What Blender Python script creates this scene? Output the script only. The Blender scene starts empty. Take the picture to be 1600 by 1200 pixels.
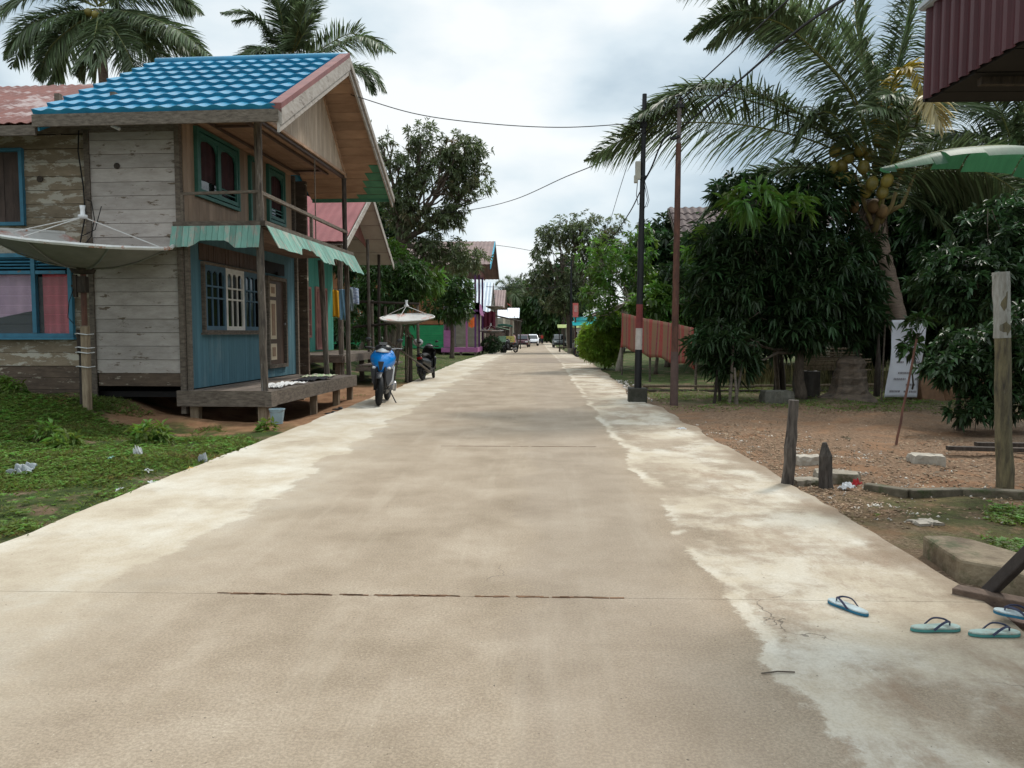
import bpy, math, random
import numpy as np
from mathutils import Vector, Matrix
random.seed(7); RNG = np.random.default_rng(11)
sc = bpy.context.scene; COL = sc.collection
R = math.radians
# ------------------------------------------------------------------ camera
FPX = 1200.; CAMZ = 1.5
PITCH = math.atan(80/FPX); YAW = math.atan(40/FPX/math.cos(PITCH))
cd = bpy.data.cameras.new('camera'); cam = bpy.data.objects.new('camera', cd); COL.objects.link(cam)
cam.location = (0, 0, CAMZ); cam.rotation_euler = (R(90)-PITCH, 0, YAW)
cd.sensor_width = 36; cd.lens = 27; cd.clip_end = 3000; cd.clip_start = .05
sc.camera = cam
# ------------------------------------------------------------------ sky and sun (thin overcast)
SUN_EL = 52; SUN_AZ = 42     # azimuth clockwise from +Y
w = bpy.data.worlds.new('World'); sc.world = w; w.use_nodes = True
nt = w.node_tree; nt.nodes.clear()
def N(nt, t, **k):
    n = nt.nodes.new(t)
    for a, b in k.items(): setattr(n, a, b)
    return n
out = N(nt, 'ShaderNodeOutputWorld'); bg = N(nt, 'ShaderNodeBackground')
sky = N(nt, 'ShaderNodeTexSky', sky_type='NISHITA', sun_disc=False)
sky.sun_elevation = R(SUN_EL); sky.sun_rotation = R(SUN_AZ)
tc = N(nt, 'ShaderNodeTexCoord'); mp = N(nt, 'ShaderNodeMapping'); mp.inputs['Scale'].default_value = (1, 1, 2.2)
mp.inputs['Location'].default_value = (.35, .1, .25)
nz = N(nt, 'ShaderNodeTexNoise'); nz.inputs['Scale'].default_value = 2.1; nz.inputs['Detail'].default_value = 7; nz.inputs['Roughness'].default_value = .48
cr = N(nt, 'ShaderNodeValToRGB')
e = cr.color_ramp.elements; e[0].position = .40; e[0].color = (3.9, 4.95, 5.75, 1); e[1].position = .585; e[1].color = (8.6, 8.9, 8.9, 1)
x_ = cr.color_ramp.elements.new(.49); x_.color = (6.4, 7.3, 7.8, 1)
mx = N(nt, 'ShaderNodeMixRGB'); mx.inputs[0].default_value = .93
L = nt.links.new
L(tc.outputs['Generated'], mp.inputs[0]); L(mp.outputs[0], nz.inputs['Vector']); L(nz.outputs['Fac'], cr.inputs[0])
L(sky.outputs[0], mx.inputs[1]); L(cr.outputs[0], mx.inputs[2])
# an overcast dome is brighter overhead than near the horizon
sx = N(nt, 'ShaderNodeSeparateXYZ'); L(tc.outputs['Generated'], sx.inputs[0])
mr0 = N(nt, 'ShaderNodeMapRange'); mr0.interpolation_type = 'SMOOTHSTEP'; L(sx.outputs[2], mr0.inputs[0])
for i_, v_ in enumerate((.42, .95, 1., 2.1)): mr0.inputs[i_+1].default_value = v_
vm = N(nt, 'ShaderNodeVectorMath', operation='SCALE'); L(mx.outputs[0], vm.inputs[0]); L(mr0.outputs[0], vm.inputs['Scale']); L(vm.outputs[0], bg.inputs['Color']); L(bg.outputs[0], out.inputs[0])
bg.inputs['Strength'].default_value = .088
sd = bpy.data.lights.new('sun', 'SUN'); so = bpy.data.objects.new('sun', sd); COL.objects.link(so)
sd.energy = 1.9; sd.angle = R(8); sd.color = (1, .95, .87)
dsun = Vector((math.sin(R(SUN_AZ))*math.cos(R(SUN_EL)), math.cos(R(SUN_AZ))*math.cos(R(SUN_EL)), math.sin(R(SUN_EL))))
so.rotation_euler = dsun.to_track_quat('Z', 'Y').to_euler()
sc.view_settings.view_transform = 'Standard'; sc.view_settings.look = 'None'; sc.view_settings.gamma = 1; sc.view_settings.exposure = .44
# ------------------------------------------------------------------ measuring helpers
_cy, _sy = math.cos(YAW), math.sin(YAW); _cp, _sp = math.cos(PITCH), math.sin(PITCH)
_fw = Vector((-_sy*_cp, _cy*_cp, -_sp)); _rt = Vector((_cy, _sy, 0)); _up = Vector((-_sy*_sp, _cy*_sp, _cp))
def _ray(px, py): return _fw+_rt*((px-800)/FPX)+_up*((600-py)/FPX)
def P(px, py, Y):
    d = _ray(px, py); t = Y/d.y; return Vector((d.x*t, Y, CAMZ+d.z*t))
def G(px, py, z=0):
    d = _ray(px, py); t = (z-CAMZ)/d.z; return Vector((d.x*t, d.y*t, z))
# ------------------------------------------------------------------ object helpers
def tag(o, label=None, cat=None, group=None, kind=None):
    if label: o['label'] = label
    if cat: o['category'] = cat
    if group: o['group'] = group
    if kind: o['kind'] = kind
    return o
def thing(name, label, cat, loc=(0, 0, 0), rz=0, group=None):
    o = bpy.data.objects.new(name, None); COL.objects.link(o); o.location = loc; o.rotation_euler = (0, 0, rz)
    o.empty_display_size = .2
    return tag(o, label, cat, group)
def kids(o): return [c for c in bpy.data.objects if c.parent == o]
def copy_tree(o, parent=None):
    ch = kids(o)
    c = o.copy(); COL.objects.link(c); c.parent = parent
    for k in ch: copy_tree(k, c)
    return c
class MB:
    def __init__(s): s.v = []; s.f = []; s.r = []; s.n = 0
    def add(s, vs, fs, r=None):
        if r is None: r = random.random()
        vs = [tuple(map(float, v)) for v in vs]
        s.v += vs; s.f += [tuple(i+s.n for i in f) for f in fs]; s.n += len(vs)
        s.r += (list(r) if hasattr(r, '__len__') else [r]*len(vs)); return s
    def box(s, c, d, rot=(0, 0, 0), r=None, jit=0):
        m = Matrix.Rotation(rot[2], 3, 'Z') @ Matrix.Rotation(rot[1], 3, 'Y') @ Matrix.Rotation(rot[0], 3, 'X')
        c = Vector(c); vs = []
        for z in (-1, 1):
            for x, y in ((-1, -1), (1, -1), (1, 1), (-1, 1)):
                q = m @ Vector((x*d[0]/2, y*d[1]/2, z*d[2]/2))+c
                if jit: q += Vector([random.uniform(-jit, jit) for _ in range(3)])
                vs.append(q)
        return s.add(vs, [(3, 2, 1, 0), (4, 5, 6, 7), (0, 1, 5, 4), (1, 2, 6, 5), (2, 3, 7, 6), (3, 0, 4, 7)], r)
    def hexa(s, a, b, r=None):   # two quads (4 pts each) joined
        return s.add(list(a)+list(b), [(3, 2, 1, 0), (4, 5, 6, 7), (0, 1, 5, 4), (1, 2, 6, 5), (2, 3, 7, 6), (3, 0, 4, 7)], r)
    def beam(s, a, b, w_, h, r=None, up=(0, 0, 1)):
        a = Vector(a); b = Vector(b); d = (b-a).normalized(); u = Vector(up)
        if abs(d.dot(u)) > .95: u = Vector((0, 1, 0))
        x = d.cross(u).normalized(); y = x.cross(d)
        q = [x*(i*w_/2)+y*(j*h/2) for i, j in ((-1, -1), (1, -1), (1, 1), (-1, 1))]
        return s.hexa([a+k for k in q], [b+k for k in q], r)
    def tube(s, pts, rad, n=8, r=None, jit=0, cap=True):
        pts = [Vector(p) for p in pts]; k = len(pts)
        if not hasattr(rad, '__len__'): rad = [rad]*k
        vs = []; x = None
        for i, p in enumerate(pts):
            d = (pts[min(i+1, k-1)]-pts[max(i-1, 0)])
            d = d.normalized() if d.length > 1e-9 else Vector((0, 0, 1))
            if x is None:
                x = d.cross(Vector((0, 0, 1)) if abs(d.z) < .9 else Vector((0, 1, 0))).normalized()
            x = (x-d*x.dot(d)).normalized(); y = d.cross(x)
            for j in range(n):
                a = 2*math.pi*j/n; rr = rad[i]*(1+random.uniform(-jit, jit))
                vs.append(p+x*(math.cos(a)*rr)+y*(math.sin(a)*rr))
        fs = [(i*n+j, i*n+(j+1) % n, (i+1)*n+(j+1) % n, (i+1)*n+j) for i in range(k-1) for j in range(n)]
        if cap: fs += [tuple(range(n))[::-1], tuple(range((k-1)*n, k*n))]
        return s.add(vs, fs, r)
    def lathe(s, prof, c=(0, 0, 0), n=20, axis='Z', r=None):
        c = Vector(c); vs = []
        for (rr, z) in prof:
            for j in range(n):
                a = 2*math.pi*j/n; p = (rr*math.cos(a), rr*math.sin(a), z)
                if axis == 'X': p = (p[2], p[0], p[1])
                if axis == 'Y': p = (p[0], p[2], p[1])
                vs.append(c+Vector(p))
        k = len(prof)
        fs = [(i*n+j, i*n+(j+1) % n, (i+1)*n+(j+1) % n, (i+1)*n+j) for i in range(k-1) for j in range(n)]
        return s.add(vs, fs, r)
    def torus(s, c, R_, r_, axis='X', n=26, m=8, r=None, sx=1.):
        vs = []; c = Vector(c)
        for i in range(n):
            a = 2*math.pi*i/n
            for j in range(m):
                b = 2*math.pi*j/m; q = R_+r_*math.cos(b); t = r_*sx*math.sin(b)
                p = (t, q*math.cos(a), q*math.sin(a)) if axis == 'X' else (q*math.cos(a), q*math.sin(a), t)
                vs.append(c+Vector(p))
        fs = [(i*m+j, ((i+1) % n)*m+j, ((i+1) % n)*m+(j+1) % m, i*m+(j+1) % m) for i in range(n) for j in range(m)]
        return s.add(vs, fs, r)
    def prism(s, outline, off, r=None):
        o = [Vector(p) for p in outline]; off = Vector(off); n = len(o)
        fs = [tuple(range(n))[::-1], tuple(range(n, 2*n))]+[(i, (i+1) % n, n+(i+1) % n, n+i) for i in range(n)]
        return s.add(o+[p+off for p in o], fs, r)
    def ball(s, c, rad, n=10, m=7, jit=0, r=None):
        c = Vector(c); rad = rad if hasattr(rad, '__len__') else (rad,)*3
        vs = [c+Vector((0, 0, -rad[2]))]
        for i in range(1, m):
            t = math.pi*i/m
            for j in range(n):
                a = 2*math.pi*j/n; q = 1+random.uniform(-jit, jit)
                vs.append(c+Vector((rad[0]*math.sin(t)*math.cos(a)*q, rad[1]*math.sin(t)*math.sin(a)*q, -rad[2]*math.cos(t)*q)))
        vs.append(c+Vector((0, 0, rad[2]))); T = len(vs)-1
        fs = [(0, 1+(j+1) % n, 1+j) for j in range(n)]
        for i in range(m-2):
            fs += [(1+i*n+j, 1+i*n+(j+1) % n, 1+(i+1)*n+(j+1) % n, 1+(i+1)*n+j) for j in range(n)]
        fs += [(1+(m-2)*n+j, 1+(m-2)*n+(j+1) % n, T) for j in range(n)]
        return s.add(vs, fs, r)
    def grid(s, fn, nu, nv, r=None):
        vs = [fn(i/nu, j/nv) for j in range(nv+1) for i in range(nu+1)]
        fs = [(j*(nu+1)+i, j*(nu+1)+i+1, (j+1)*(nu+1)+i+1, (j+1)*(nu+1)+i) for j in range(nv) for i in range(nu)]
        return s.add(vs, fs, r)
    def boards(s, O, U, V, u0, u1, v0, v1, wd, along='u', holes=(), th=.02, gap=.006, warp=.004, lap=0):
        """wall of separate boards in the plane O + u U + v V, front side towards U x V"""
        O = Vector(O); U = Vector(U).normalized(); V = Vector(V).normalized(); Nn = U.cross(V)
        a0, a1, b0, b1 = (v0, v1, u0, u1) if along == 'u' else (u0, u1, v0, v1)
        k = max(1, round((a1-a0)/wd)); st = (a1-a0)/k
        for i in range(k):
            lo, hi = a0+i*st+gap/2, a0+(i+1)*st-gap/2; r = random.random(); dz = random.uniform(-warp, warp)
            cuts = sorted({lo, hi}|{c for h in holes for c in ((h[2], h[3]) if along == 'u' else (h[0], h[1])) if lo < c < hi})
            for q0, q1 in zip(cuts, cuts[1:]):
                segs = [(b0, b1)]
                for h in holes:
                    ha, hb, hc, hd = (h[2], h[3], h[0], h[1]) if along == 'u' else h
                    if q0 < hb-1e-6 and q1 > ha+1e-6:
                        new = []
                        for (x0, x1) in segs:
                            if hd <= x0 or hc >= x1: new.append((x0, x1)); continue
                            if hc > x0: new.append((x0, hc))
                            if hd < x1: new.append((hd, x1))
                        segs = new
                for x0, x1 in segs:
                    if x1-x0 < .01: continue
                    def pt(a, b, n): 
                        u, v = (b, a) if along == 'u' else (a, b)
                        return O+U*u+V*v+Nn*n
                    l0 = dz+lap; 
                    s.hexa([pt(q0, x0, -th+dz), pt(q0, x1, -th+dz), pt(q1, x1, -th+dz), pt(q1, x0, -th+dz)],
                           [pt(q0, x0, l0), pt(q0, x1, l0+random.uniform(-warp, warp)), pt(q1, x1, dz), pt(q1, x0, dz)], r)
        return s
    def slope(s, TL, TR, BR, BL, rows=1, amp=.02, per=.25, step=.0, th=.01, sharp=1.):
        TL, TR, BR, BL = map(Vector, (TL, TR, BR, BL)); W_ = (TR-TL).length
        Nn = (TR-TL).cross(BL-TL).normalized()
        if Nn.z < 0: Nn = -Nn
        nu = max(2, int(W_/per*8)) if amp else 6
        nu = min(nu, 400)
        for k in range(rows):
            v0, v1 = k/rows, (k+1)/rows; r = random.random(); ph = 0
            vs = []
            prof = [(v0, 0.), (v1+.12/rows if k < rows-1 and step else v1, step), (v1+.12/rows if k < rows-1 and step else v1, -.015)]
            if not step: prof = [(v0+(v1-v0)*q/4, 0) for q in range(5)]
            for (v, h) in prof:
                for i in range(nu+1):
                    u = i/nu; t = math.cos(2*math.pi*(u*W_/per)); t = math.copysign(abs(t)**sharp, t)
                    p = (TL*(1-u)+TR*u)*(1-v)+(BL*(1-u)+BR*u)*v
                    vs.append(p+Nn*(h+amp*t))
            fs = [(j*(nu+1)+i, j*(nu+1)+i+1, (j+1)*(nu+1)+i+1, (j+1)*(nu+1)+i) for j in range(len(prof)-1) for i in range(nu)]
            s.add(vs, fs, r)
        return s
    def build(s, name, mat, parent=None, smooth=False, bevel=0, solid=0):
        me = bpy.data.meshes.new(name); me.from_pydata(s.v, [], s.f); me.update()
        at = me.attributes.new('rnd', 'FLOAT', 'POINT'); at.data.foreach_set('value', s.r)
        if mat: me.materials.append(mat)
        if smooth: me.polygons.foreach_set('use_smooth', [True]*len(me.polygons))
        o = bpy.data.objects.new(name, me); COL.objects.link(o)
        if parent: o.parent = parent
        if solid:
            m = o.modifiers.new('s', 'SOLIDIFY'); m.thickness = solid; m.offset = 0
        if bevel:
            m = o.modifiers.new('b', 'BEVEL'); m.width = bevel; m.segments = 2; m.limit_method = 'ANGLE'
        return o
# ------------------------------------------------------------------ materials
MC = {}
def lin(c): return tuple((x/255/12.92 if x/255 <= .04045 else ((x/255+.055)/1.055)**2.4) for x in c)
def M(name, col, col2=None, scale=6, rough=.75, bump=.15, rnd=.25, metal=0, stretch=(1, 1, 1), peel=None, peel_t=.55, peel_s=4, spec=.3, trans=0, dirt=None, coat=0, alpha=None, peel_w=.03, bscale=None, hue=None):
    if name in MC: return MC[name]
    m = bpy.data.materials.new(name); m.use_nodes = True; nt = m.node_tree; nt.nodes.clear(); L = nt.links.new
    out = N(nt, 'ShaderNodeOutputMaterial'); b = N(nt, 'ShaderNodeBsdfPrincipled')
    tc = N(nt, 'ShaderNodeTexCoord'); mp = N(nt, 'ShaderNodeMapping'); mp.inputs['Scale'].default_value = stretch
    L(tc.outputs['Object'], mp.inputs[0])
    nz = N(nt, 'ShaderNodeTexNoise'); nz.inputs['Scale'].default_value = scale; nz.inputs['Detail'].default_value = 8; nz.inputs['Roughness'].default_value = .65
    at = N(nt, 'ShaderNodeAttribute', attribute_name='rnd')
    # shift the noise per board so neighbouring boards do not continue one pattern
    cm = N(nt, 'ShaderNodeVectorMath', operation='MULTIPLY_ADD'); cx = N(nt, 'ShaderNodeCombineXYZ')
    L(at.outputs['Fac'], cx.inputs[0]); L(at.outputs['Fac'], cx.inputs[2]); L(cx.outputs[0], cm.inputs[0]); cm.inputs[1].default_value = (9, 0, 7); L(mp.outputs[0], cm.inputs[2])
    L(cm.outputs[0], nz.inputs['Vector'])
    cr = N(nt, 'ShaderNodeValToRGB'); e = cr.color_ramp.elements
    c2 = col2 or tuple(x*.6 for x in col)
    e[0].position = .32; e[0].color = (*c2, 1); e[1].position = .68; e[1].color = (*col, 1)
    L(nz.outputs['Fac'], cr.inputs[0]); last = cr.outputs[0]
    if peel:
        n2 = N(nt, 'ShaderNodeTexNoise'); n2.inputs['Scale'].default_value = peel_s; n2.inputs['Detail'].default_value = 9; n2.inputs['Roughness'].default_value = .7
        L(mp.outputs[0], n2.inputs['Vector'])
        r2 = N(nt, 'ShaderNodeValToRGB'); r2.color_ramp.elements[0].position = peel_t; r2.color_ramp.elements[1].position = peel_t+peel_w
        mm = N(nt, 'ShaderNodeMixRGB'); L(n2.outputs['Fac'], r2.inputs[0]); L(r2.outputs[0], mm.inputs[0]); L(last, mm.inputs[1]); mm.inputs[2].default_value = (*peel, 1); last = mm.outputs[0]
    if rnd:
        ma = N(nt, 'ShaderNodeMapRange'); ma.inputs[3].default_value = 1-rnd; ma.inputs[4].default_value = 1+rnd*.6
        L(at.outputs['Fac'], ma.inputs[0]); hv = N(nt, 'ShaderNodeHueSaturation'); L(ma.outputs[0], hv.inputs['Value']); L(last, hv.inputs['Color']); last = hv.outputs[0]
        if hue:
            mh = N(nt, 'ShaderNodeMapRange'); mh.inputs[3].default_value = .5-hue; mh.inputs[4].default_value = .5+hue
            L(at.outputs['Fac'], mh.inputs[0]); L(mh.outputs[0], hv.inputs['Hue'])
    L(last, b.inputs['Base Color']); b.inputs['Roughness'].default_value = rough; b.inputs['Metallic'].default_value = metal
    b.inputs['Specular IOR Level'].default_value = spec
    if coat: b.inputs['Coat Weight'].default_value = coat; b.inputs['Coat Roughness'].default_value = .08
    if bump:
        bn = N(nt, 'ShaderNodeTexNoise'); bn.inputs['Scale'].default_value = bscale or scale*5; bn.inputs['Detail'].default_value = 5
        L(cm.outputs[0], bn.inputs['Vector'])
        bp = N(nt, 'ShaderNodeBump'); bp.inputs['Strength'].default_value = min(1, bump*2); bp.inputs['Distance'].default_value = .01
        L(bn.outputs['Fac'], bp.inputs['Height']); L(bp.outputs[0], b.inputs['Normal'])
    sh = b.outputs[0]
    if trans:
        tr = N(nt, 'ShaderNodeBsdfTranslucent'); ms = N(nt, 'ShaderNodeMixShader'); ms.inputs[0].default_value = trans
        g = N(nt, 'ShaderNodeHueSaturation'); g.inputs['Value'].default_value = 1.8; g.inputs['Saturation'].default_value = 1.1; L(last, g.inputs['Color']); L(g.outputs[0], tr.inputs['Color'])
        L(b.outputs[0], ms.inputs[1]); L(tr.outputs[0], ms.inputs[2]); sh = ms.outputs[0]
    L(sh, out.inputs[0]); MC[name] = m; return m
def wood(name, col, col2=None, **k):
    d = dict(scale=3, stretch=(1, 1, 1), rough=.85, bump=.3, rnd=.3); d.update(k)
    return M(name, col, col2, **d)
graywood = wood('gray_weathered_wood', (.20, .165, .13), (.075, .058, .045), scale=5, stretch=(1.6, 1.6, 6))
postwood = wood('post_wood', (.20, .165, .13), (.05, .04, .034), scale=4, stretch=(5, 5, .8), peel=(.34, .31, .28), peel_t=.58, peel_w=.1, peel_s=5)
darkwood = wood('dark_wet_wood', (.075, .057, .045), (.02, .016, .013), scale=4, stretch=(6, 6, 1))
rawwood = wood('raw_wood', (.30, .235, .16), (.14, .10, .065), scale=4, stretch=(5, 5, .7))
deckwood = wood('deck_wood', (.25, .20, .165), (.10, .08, .065), scale=4, stretch=(1, 5, 3))
pole_rust = M('rusty_steel', (.17, .075, .05), (.07, .035, .028), scale=7, rough=.75, stretch=(2, 2, .6), peel=(.2, .14, .11), peel_t=.6, peel_w=.12, peel_s=4)
blackpaint = M('black_paint', (.018, .018, .02), (.008, .008, .009), scale=5, rough=.45, stretch=(3, 3, .5), rnd=0)
rubber = M('black_rubber', (.02, .02, .021), (.012, .012, .012), scale=14, rough=.7, rnd=0)
plastic_black = M('black_plastic', (.02, .02, .022), (.013, .013, .014), scale=10, rough=.4, rnd=0, bump=.05, spec=.5)
metal_grey = M('grey_metal', (.35, .35, .36), (.2, .2, .21), scale=12, rough=.35, metal=.8, rnd=.1, bump=.05)
darkglass = M('dark_glass', (.012, .014, .016), (.008, .009, .01), scale=2, rough=.08, rnd=0, bump=0, spec=.7)
wire_m = M('cable_rubber', (.012, .012, .013), rnd=0, bump=0)
mossy_slab = M('mossy_slab_concrete', (.27, .215, .14), (.10, .07, .042), scale=4, peel=(.055, .06, .022), peel_t=.50, peel_w=.12, peel_s=3, bump=.6, bscale=26, rnd=0)
concrete_m = M('old_concrete', (.33, .29, .23), (.15, .12, .085), scale=5, peel=(.06, .065, .03), peel_t=.52, peel_w=.12, peel_s=2.2, bump=.5, bscale=30)
soil_m = M('red_soil', (.24, .13, .07), (.13, .07, .04), scale=4, bump=.6, bscale=25)
white_cloth = M('white_cloth', (.75, .74, .73), (.6, .59, .58), scale=3, rough=.9, rnd=.05, bump=.1, trans=.2)
plastic_bag = M('clear_plastic_bag', (.55, .58, .6), (.35, .37, .38), scale=9, rough=.3, rnd=.1, trans=.25)
whiteplastic = M('white_plastic', (.7, .7, .7), (.55, .55, .55), scale=8, rough=.35, rnd=.05)
# ------------------------------------------------------------------ noise helper for terrain
def vnoise(x, y, s, seed=0):
    x = np.asarray(x)*s+seed*17.3; y = np.asarray(y)*s-seed*9.1
    xi = np.floor(x); yi = np.floor(y); fx = x-xi; fy = y-yi; fx = fx*fx*(3-2*fx); fy = fy*fy*(3-2*fy)
    def h(a, b):
        t = np.sin(a*127.1+b*311.7+seed*74.7)*43758.5453; return t-np.floor(t)
    return (h(xi, yi)*(1-fx)+h(xi+1, yi)*fx)*(1-fy)+(h(xi, yi+1)*(1-fx)+h(xi+1, yi+1)*fx)*fy
def bump_(x, y, cx, cy, rx, ry): return np.exp(-(((x-cx)/rx)**2+((y-cy)/ry)**2))
PROF = ((-50, 0), (22, 0), (30, .06), (36, .10), (42, .07), (70, -.18), (100, -.38), (200, -.45), (2000, -.45))
def prof(y): return np.interp(y, [p[0] for p in PROF], [p[1] for p in PROF])
def sst(t): t = np.clip(t, 0, 1); return t*t*(3-2*t)
def gh(x, y):
    x = np.asarray(x, float); y = np.asarray(y, float)
    off = np.maximum(np.maximum(-3.85-x, x-2.45), 0)          # distance from the road
    n = (vnoise(x, y, .7, 1)-.5)*.10+(vnoise(x, y, 2.3, 2)-.5)*.05+(vnoise(x, y, 7, 3)-.5)*.02
    z = -.035+n*np.clip(off/1.2, .15, 1)*1.0
    z = z+.42*sst((-x-6.5)/1.7)*sst((y-9)/3.8)+prof(y)
    z = z+.10*bump_(x, y, -5.9, 12.9, 1.6, .5)+.10*bump_(x, y, -7.0, 13.4, .6, .4)+.07*np.clip((x+3.9)/-6, 0, 1)
    z = z-.22*bump_(x, y, -5.2, 15.5, .9, 2.5)
    z = z-.45/(1+np.exp(-(x-2.95)*9))/(1+np.exp((y-4.35)*9))    # hollow beside the near right road edge
    z = np.where((x > -3.95) & (x < 2.5), np.minimum(z, prof(y)-.03), z)
    return z
def lines(dense0, dense1, st, far0, far1):
    a = list(np.arange(dense0, dense1+1e-6, st)); 
    q = dense1; d = st
    while q < far1: d *= 1.35; q += d; a.append(q)
    q = dense0; d = st
    while q > far0: d *= 1.35; q -= d; a.insert(0, q)
    return np.array(a)
def np_mesh(name, V, F, mat, parent=None, rnd=None, smooth=False):
    me = bpy.data.meshes.new(name); nf = len(F); k = F.shape[1]
    me.vertices.add(len(V)); me.vertices.foreach_set('co', np.ascontiguousarray(V, np.float32).ravel())
    me.loops.add(nf*k); me.loops.foreach_set('vertex_index', np.ascontiguousarray(F, np.int32).ravel())
    me.polygons.add(nf); me.polygons.foreach_set('loop_start', np.arange(0, nf*k, k, dtype=np.int32)); me.polygons.foreach_set('loop_total', np.full(nf, k, np.int32))
    if smooth: me.polygons.foreach_set('use_smooth', np.ones(nf, bool))
    me.update(calc_edges=True)
    if rnd is not None:
        at = me.attributes.new('rnd', 'FLOAT', 'POINT'); at.data.foreach_set('value', np.ascontiguousarray(rnd, np.float32))
    me.materials.append(mat); me.validate()
    o = bpy.data.objects.new(name, me); COL.objects.link(o)
    if parent: o.parent = parent
    return o
# ---- ground material: dirt, orange soil, grass film, gravel
def ground_mat():
    m = bpy.data.materials.new('earth'); m.use_nodes = True; nt = m.node_tree; L = nt.links.new
    b = nt.nodes['Principled BSDF']; b.inputs['Roughness'].default_value = .95; b.inputs['Specular IOR Level'].default_value = .15
    tc = N(nt, 'ShaderNodeTexCoord'); sp = N(nt, 'ShaderNodeSeparateXYZ'); L(tc.outputs['Object'], sp.inputs[0])
    def noise(s, d=6, r=.6):
        n = N(nt, 'ShaderNodeTexNoise'); n.inputs['Scale'].default_value = s; n.inputs['Detail'].default_value = d; n.inputs['Roughness'].default_value = r; L(tc.outputs['Object'], n.inputs['Vector']); return n.outputs['Fac']
    def ramp(f, stops):
        r = N(nt, 'ShaderNodeValToRGB'); e = r.color_ramp.elements
        e[0].position, e[0].color = stops[0][0], (*stops[0][1], 1); e[1].position, e[1].color = stops[-1][0], (*stops[-1][1], 1)
        for p_, c in stops[1:-1]: q = e.new(p_); q.color = (*c, 1)
        L(f, r.inputs[0]); return r.outputs[0]
    def mix(f, a, b_):
        x = N(nt, 'ShaderNodeMixRGB'); L(f, x.inputs[0]); L(a, x.inputs[1]); L(b_, x.inputs[2]); return x.outputs[0]
    def math_(op, a, b_=None):
        x = N(nt, 'ShaderNodeMath', operation=op)
        for i, q in enumerate((a, b_)):
            if q is None: continue
            if isinstance(q, (int, float)): x.inputs[i].default_value = q
            else: L(q, x.inputs[i])
        return x.outputs[0]
    def mr(f, a, b_, c=0, d=1):
        x = N(nt, 'ShaderNodeMapRange', clamp=True); x.interpolation_type = 'SMOOTHSTEP'
        L(f, x.inputs[0]); x.inputs[1].default_value = a; x.inputs[2].default_value = b_; x.inputs[3].default_value = c; x.inputs[4].default_value = d; return x.outputs[0]
    soil = ramp(noise(2.2, 9), [(.3, (.075, .05, .032)), (.5, (.15, .098, .062)), (.72, (.22, .15, .10))])
    grit = ramp(noise(38, 3), [(.3, (.05, .033, .022)), (.5, (.19, .13, .085)), (.64, (.30, .22, .155)), (.72, (.48, .40, .31))])
    gravel = ramp(noise(24, 4, .75), [(.34, (.085, .052, .032)), (.5, (.20, .125, .078)), (.62, (.29, .19, .12)), (.74, (.44, .33, .23))])
    orange = ramp(noise(3, 9), [(.3, (.17, .085, .045)), (.7, (.33, .19, .105))])
    green = ramp(noise(9, 9, .7), [(.3, (.022, .03, .010)), (.55, (.05, .075, .018)), (.75, (.09, .12, .03))])
    x, y = sp.outputs[0], sp.outputs[1]
    wob = noise(1.1, 7)
    wx = math_('ADD', x, math_('MULTIPLY', math_('SUBTRACT', wob, .5), 3.2)); wy = math_('ADD', y, math_('MULTIPLY', math_('SUBTRACT', noise(.8, 7), .5), 4))
    base = mix(mr(noise(1.3, 8), .4, .6), soil, grit)
    # gravel yard on the right: x 2.4..7.5, y 6.5..13.5
    gm = math_('MULTIPLY', math_('MULTIPLY', mr(wx, 2.0, 2.3), mr(wx, 8.5, 5.5)), math_('MULTIPLY', mr(wy, 5.6, 6.8), mr(wy, 17.5, 14.0)))
    base = mix(gm, base, gravel)
    rm = math_('MULTIPLY', gm, mr(noise(1.6, 6), .48, .62)); base = mix(math_('MULTIPLY', rm, .75), base, orange)
    # orange soil by the porch on the left
    om = math_('MULTIPLY', math_('MULTIPLY', mr(wx, -7.6, -6.6), mr(wx, -3.2, -3.8)), math_('MULTIPLY', mr(wy, 10.6, 11.8), mr(wy, 27, 21)))
    base = mix(om, base, orange)
    # green film elsewhere
    lft = math_('MAXIMUM', math_('MULTIPLY', mr(wx, -3.0, -4.2), mr(wy, 12.8, 11.2)), math_('MULTIPLY', mr(wx, -6.8, -7.8), mr(wy, 15, 14)))
    rgt = math_('MULTIPLY', mr(wx, 2.3, 3.4), math_('MAXIMUM', mr(wy, 8.0, 6.4), mr(wy, 15.5, 18)))
    far = mr(y, 21, 24)
    gmask = math_('MULTIPLY', math_('MAXIMUM', math_('MAXIMUM', lft, math_('MULTIPLY', rgt, .75)), far), mr(noise(1.7, 8, .7), .36, .5))
    base = mix(gmask, base, green)
    L(base, b.inputs['Base Color'])
    bp = N(nt, 'ShaderNodeBump'); bp.inputs['Strength'].default_value = .9; bp.inputs['Distance'].default_value = .03
    L(noise(28, 6, .75), bp.inputs['Height']); L(bp.outputs[0], b.inputs['Normal'])
    return m
gx = lines(-13, 11, .14, -700, 700); gy = lines(2.2, 24, .14, -40, 1200)
XX, YY = np.meshgrid(gx, gy); ZZ = gh(XX, YY); V = np.stack([XX, YY, ZZ], -1).reshape(-1, 3)
nx, ny = len(gx), len(gy); ii = np.arange(nx*ny).reshape(ny, nx)
F = np.stack([ii[:-1, :-1], ii[:-1, 1:], ii[1:, 1:], ii[1:, :-1]], -1).reshape(-1, 4)
tag(np_mesh('ground', V, F, ground_mat(), smooth=True), 'bare soil and weedy ground on both sides of the road', 'ground', kind='structure')
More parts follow.
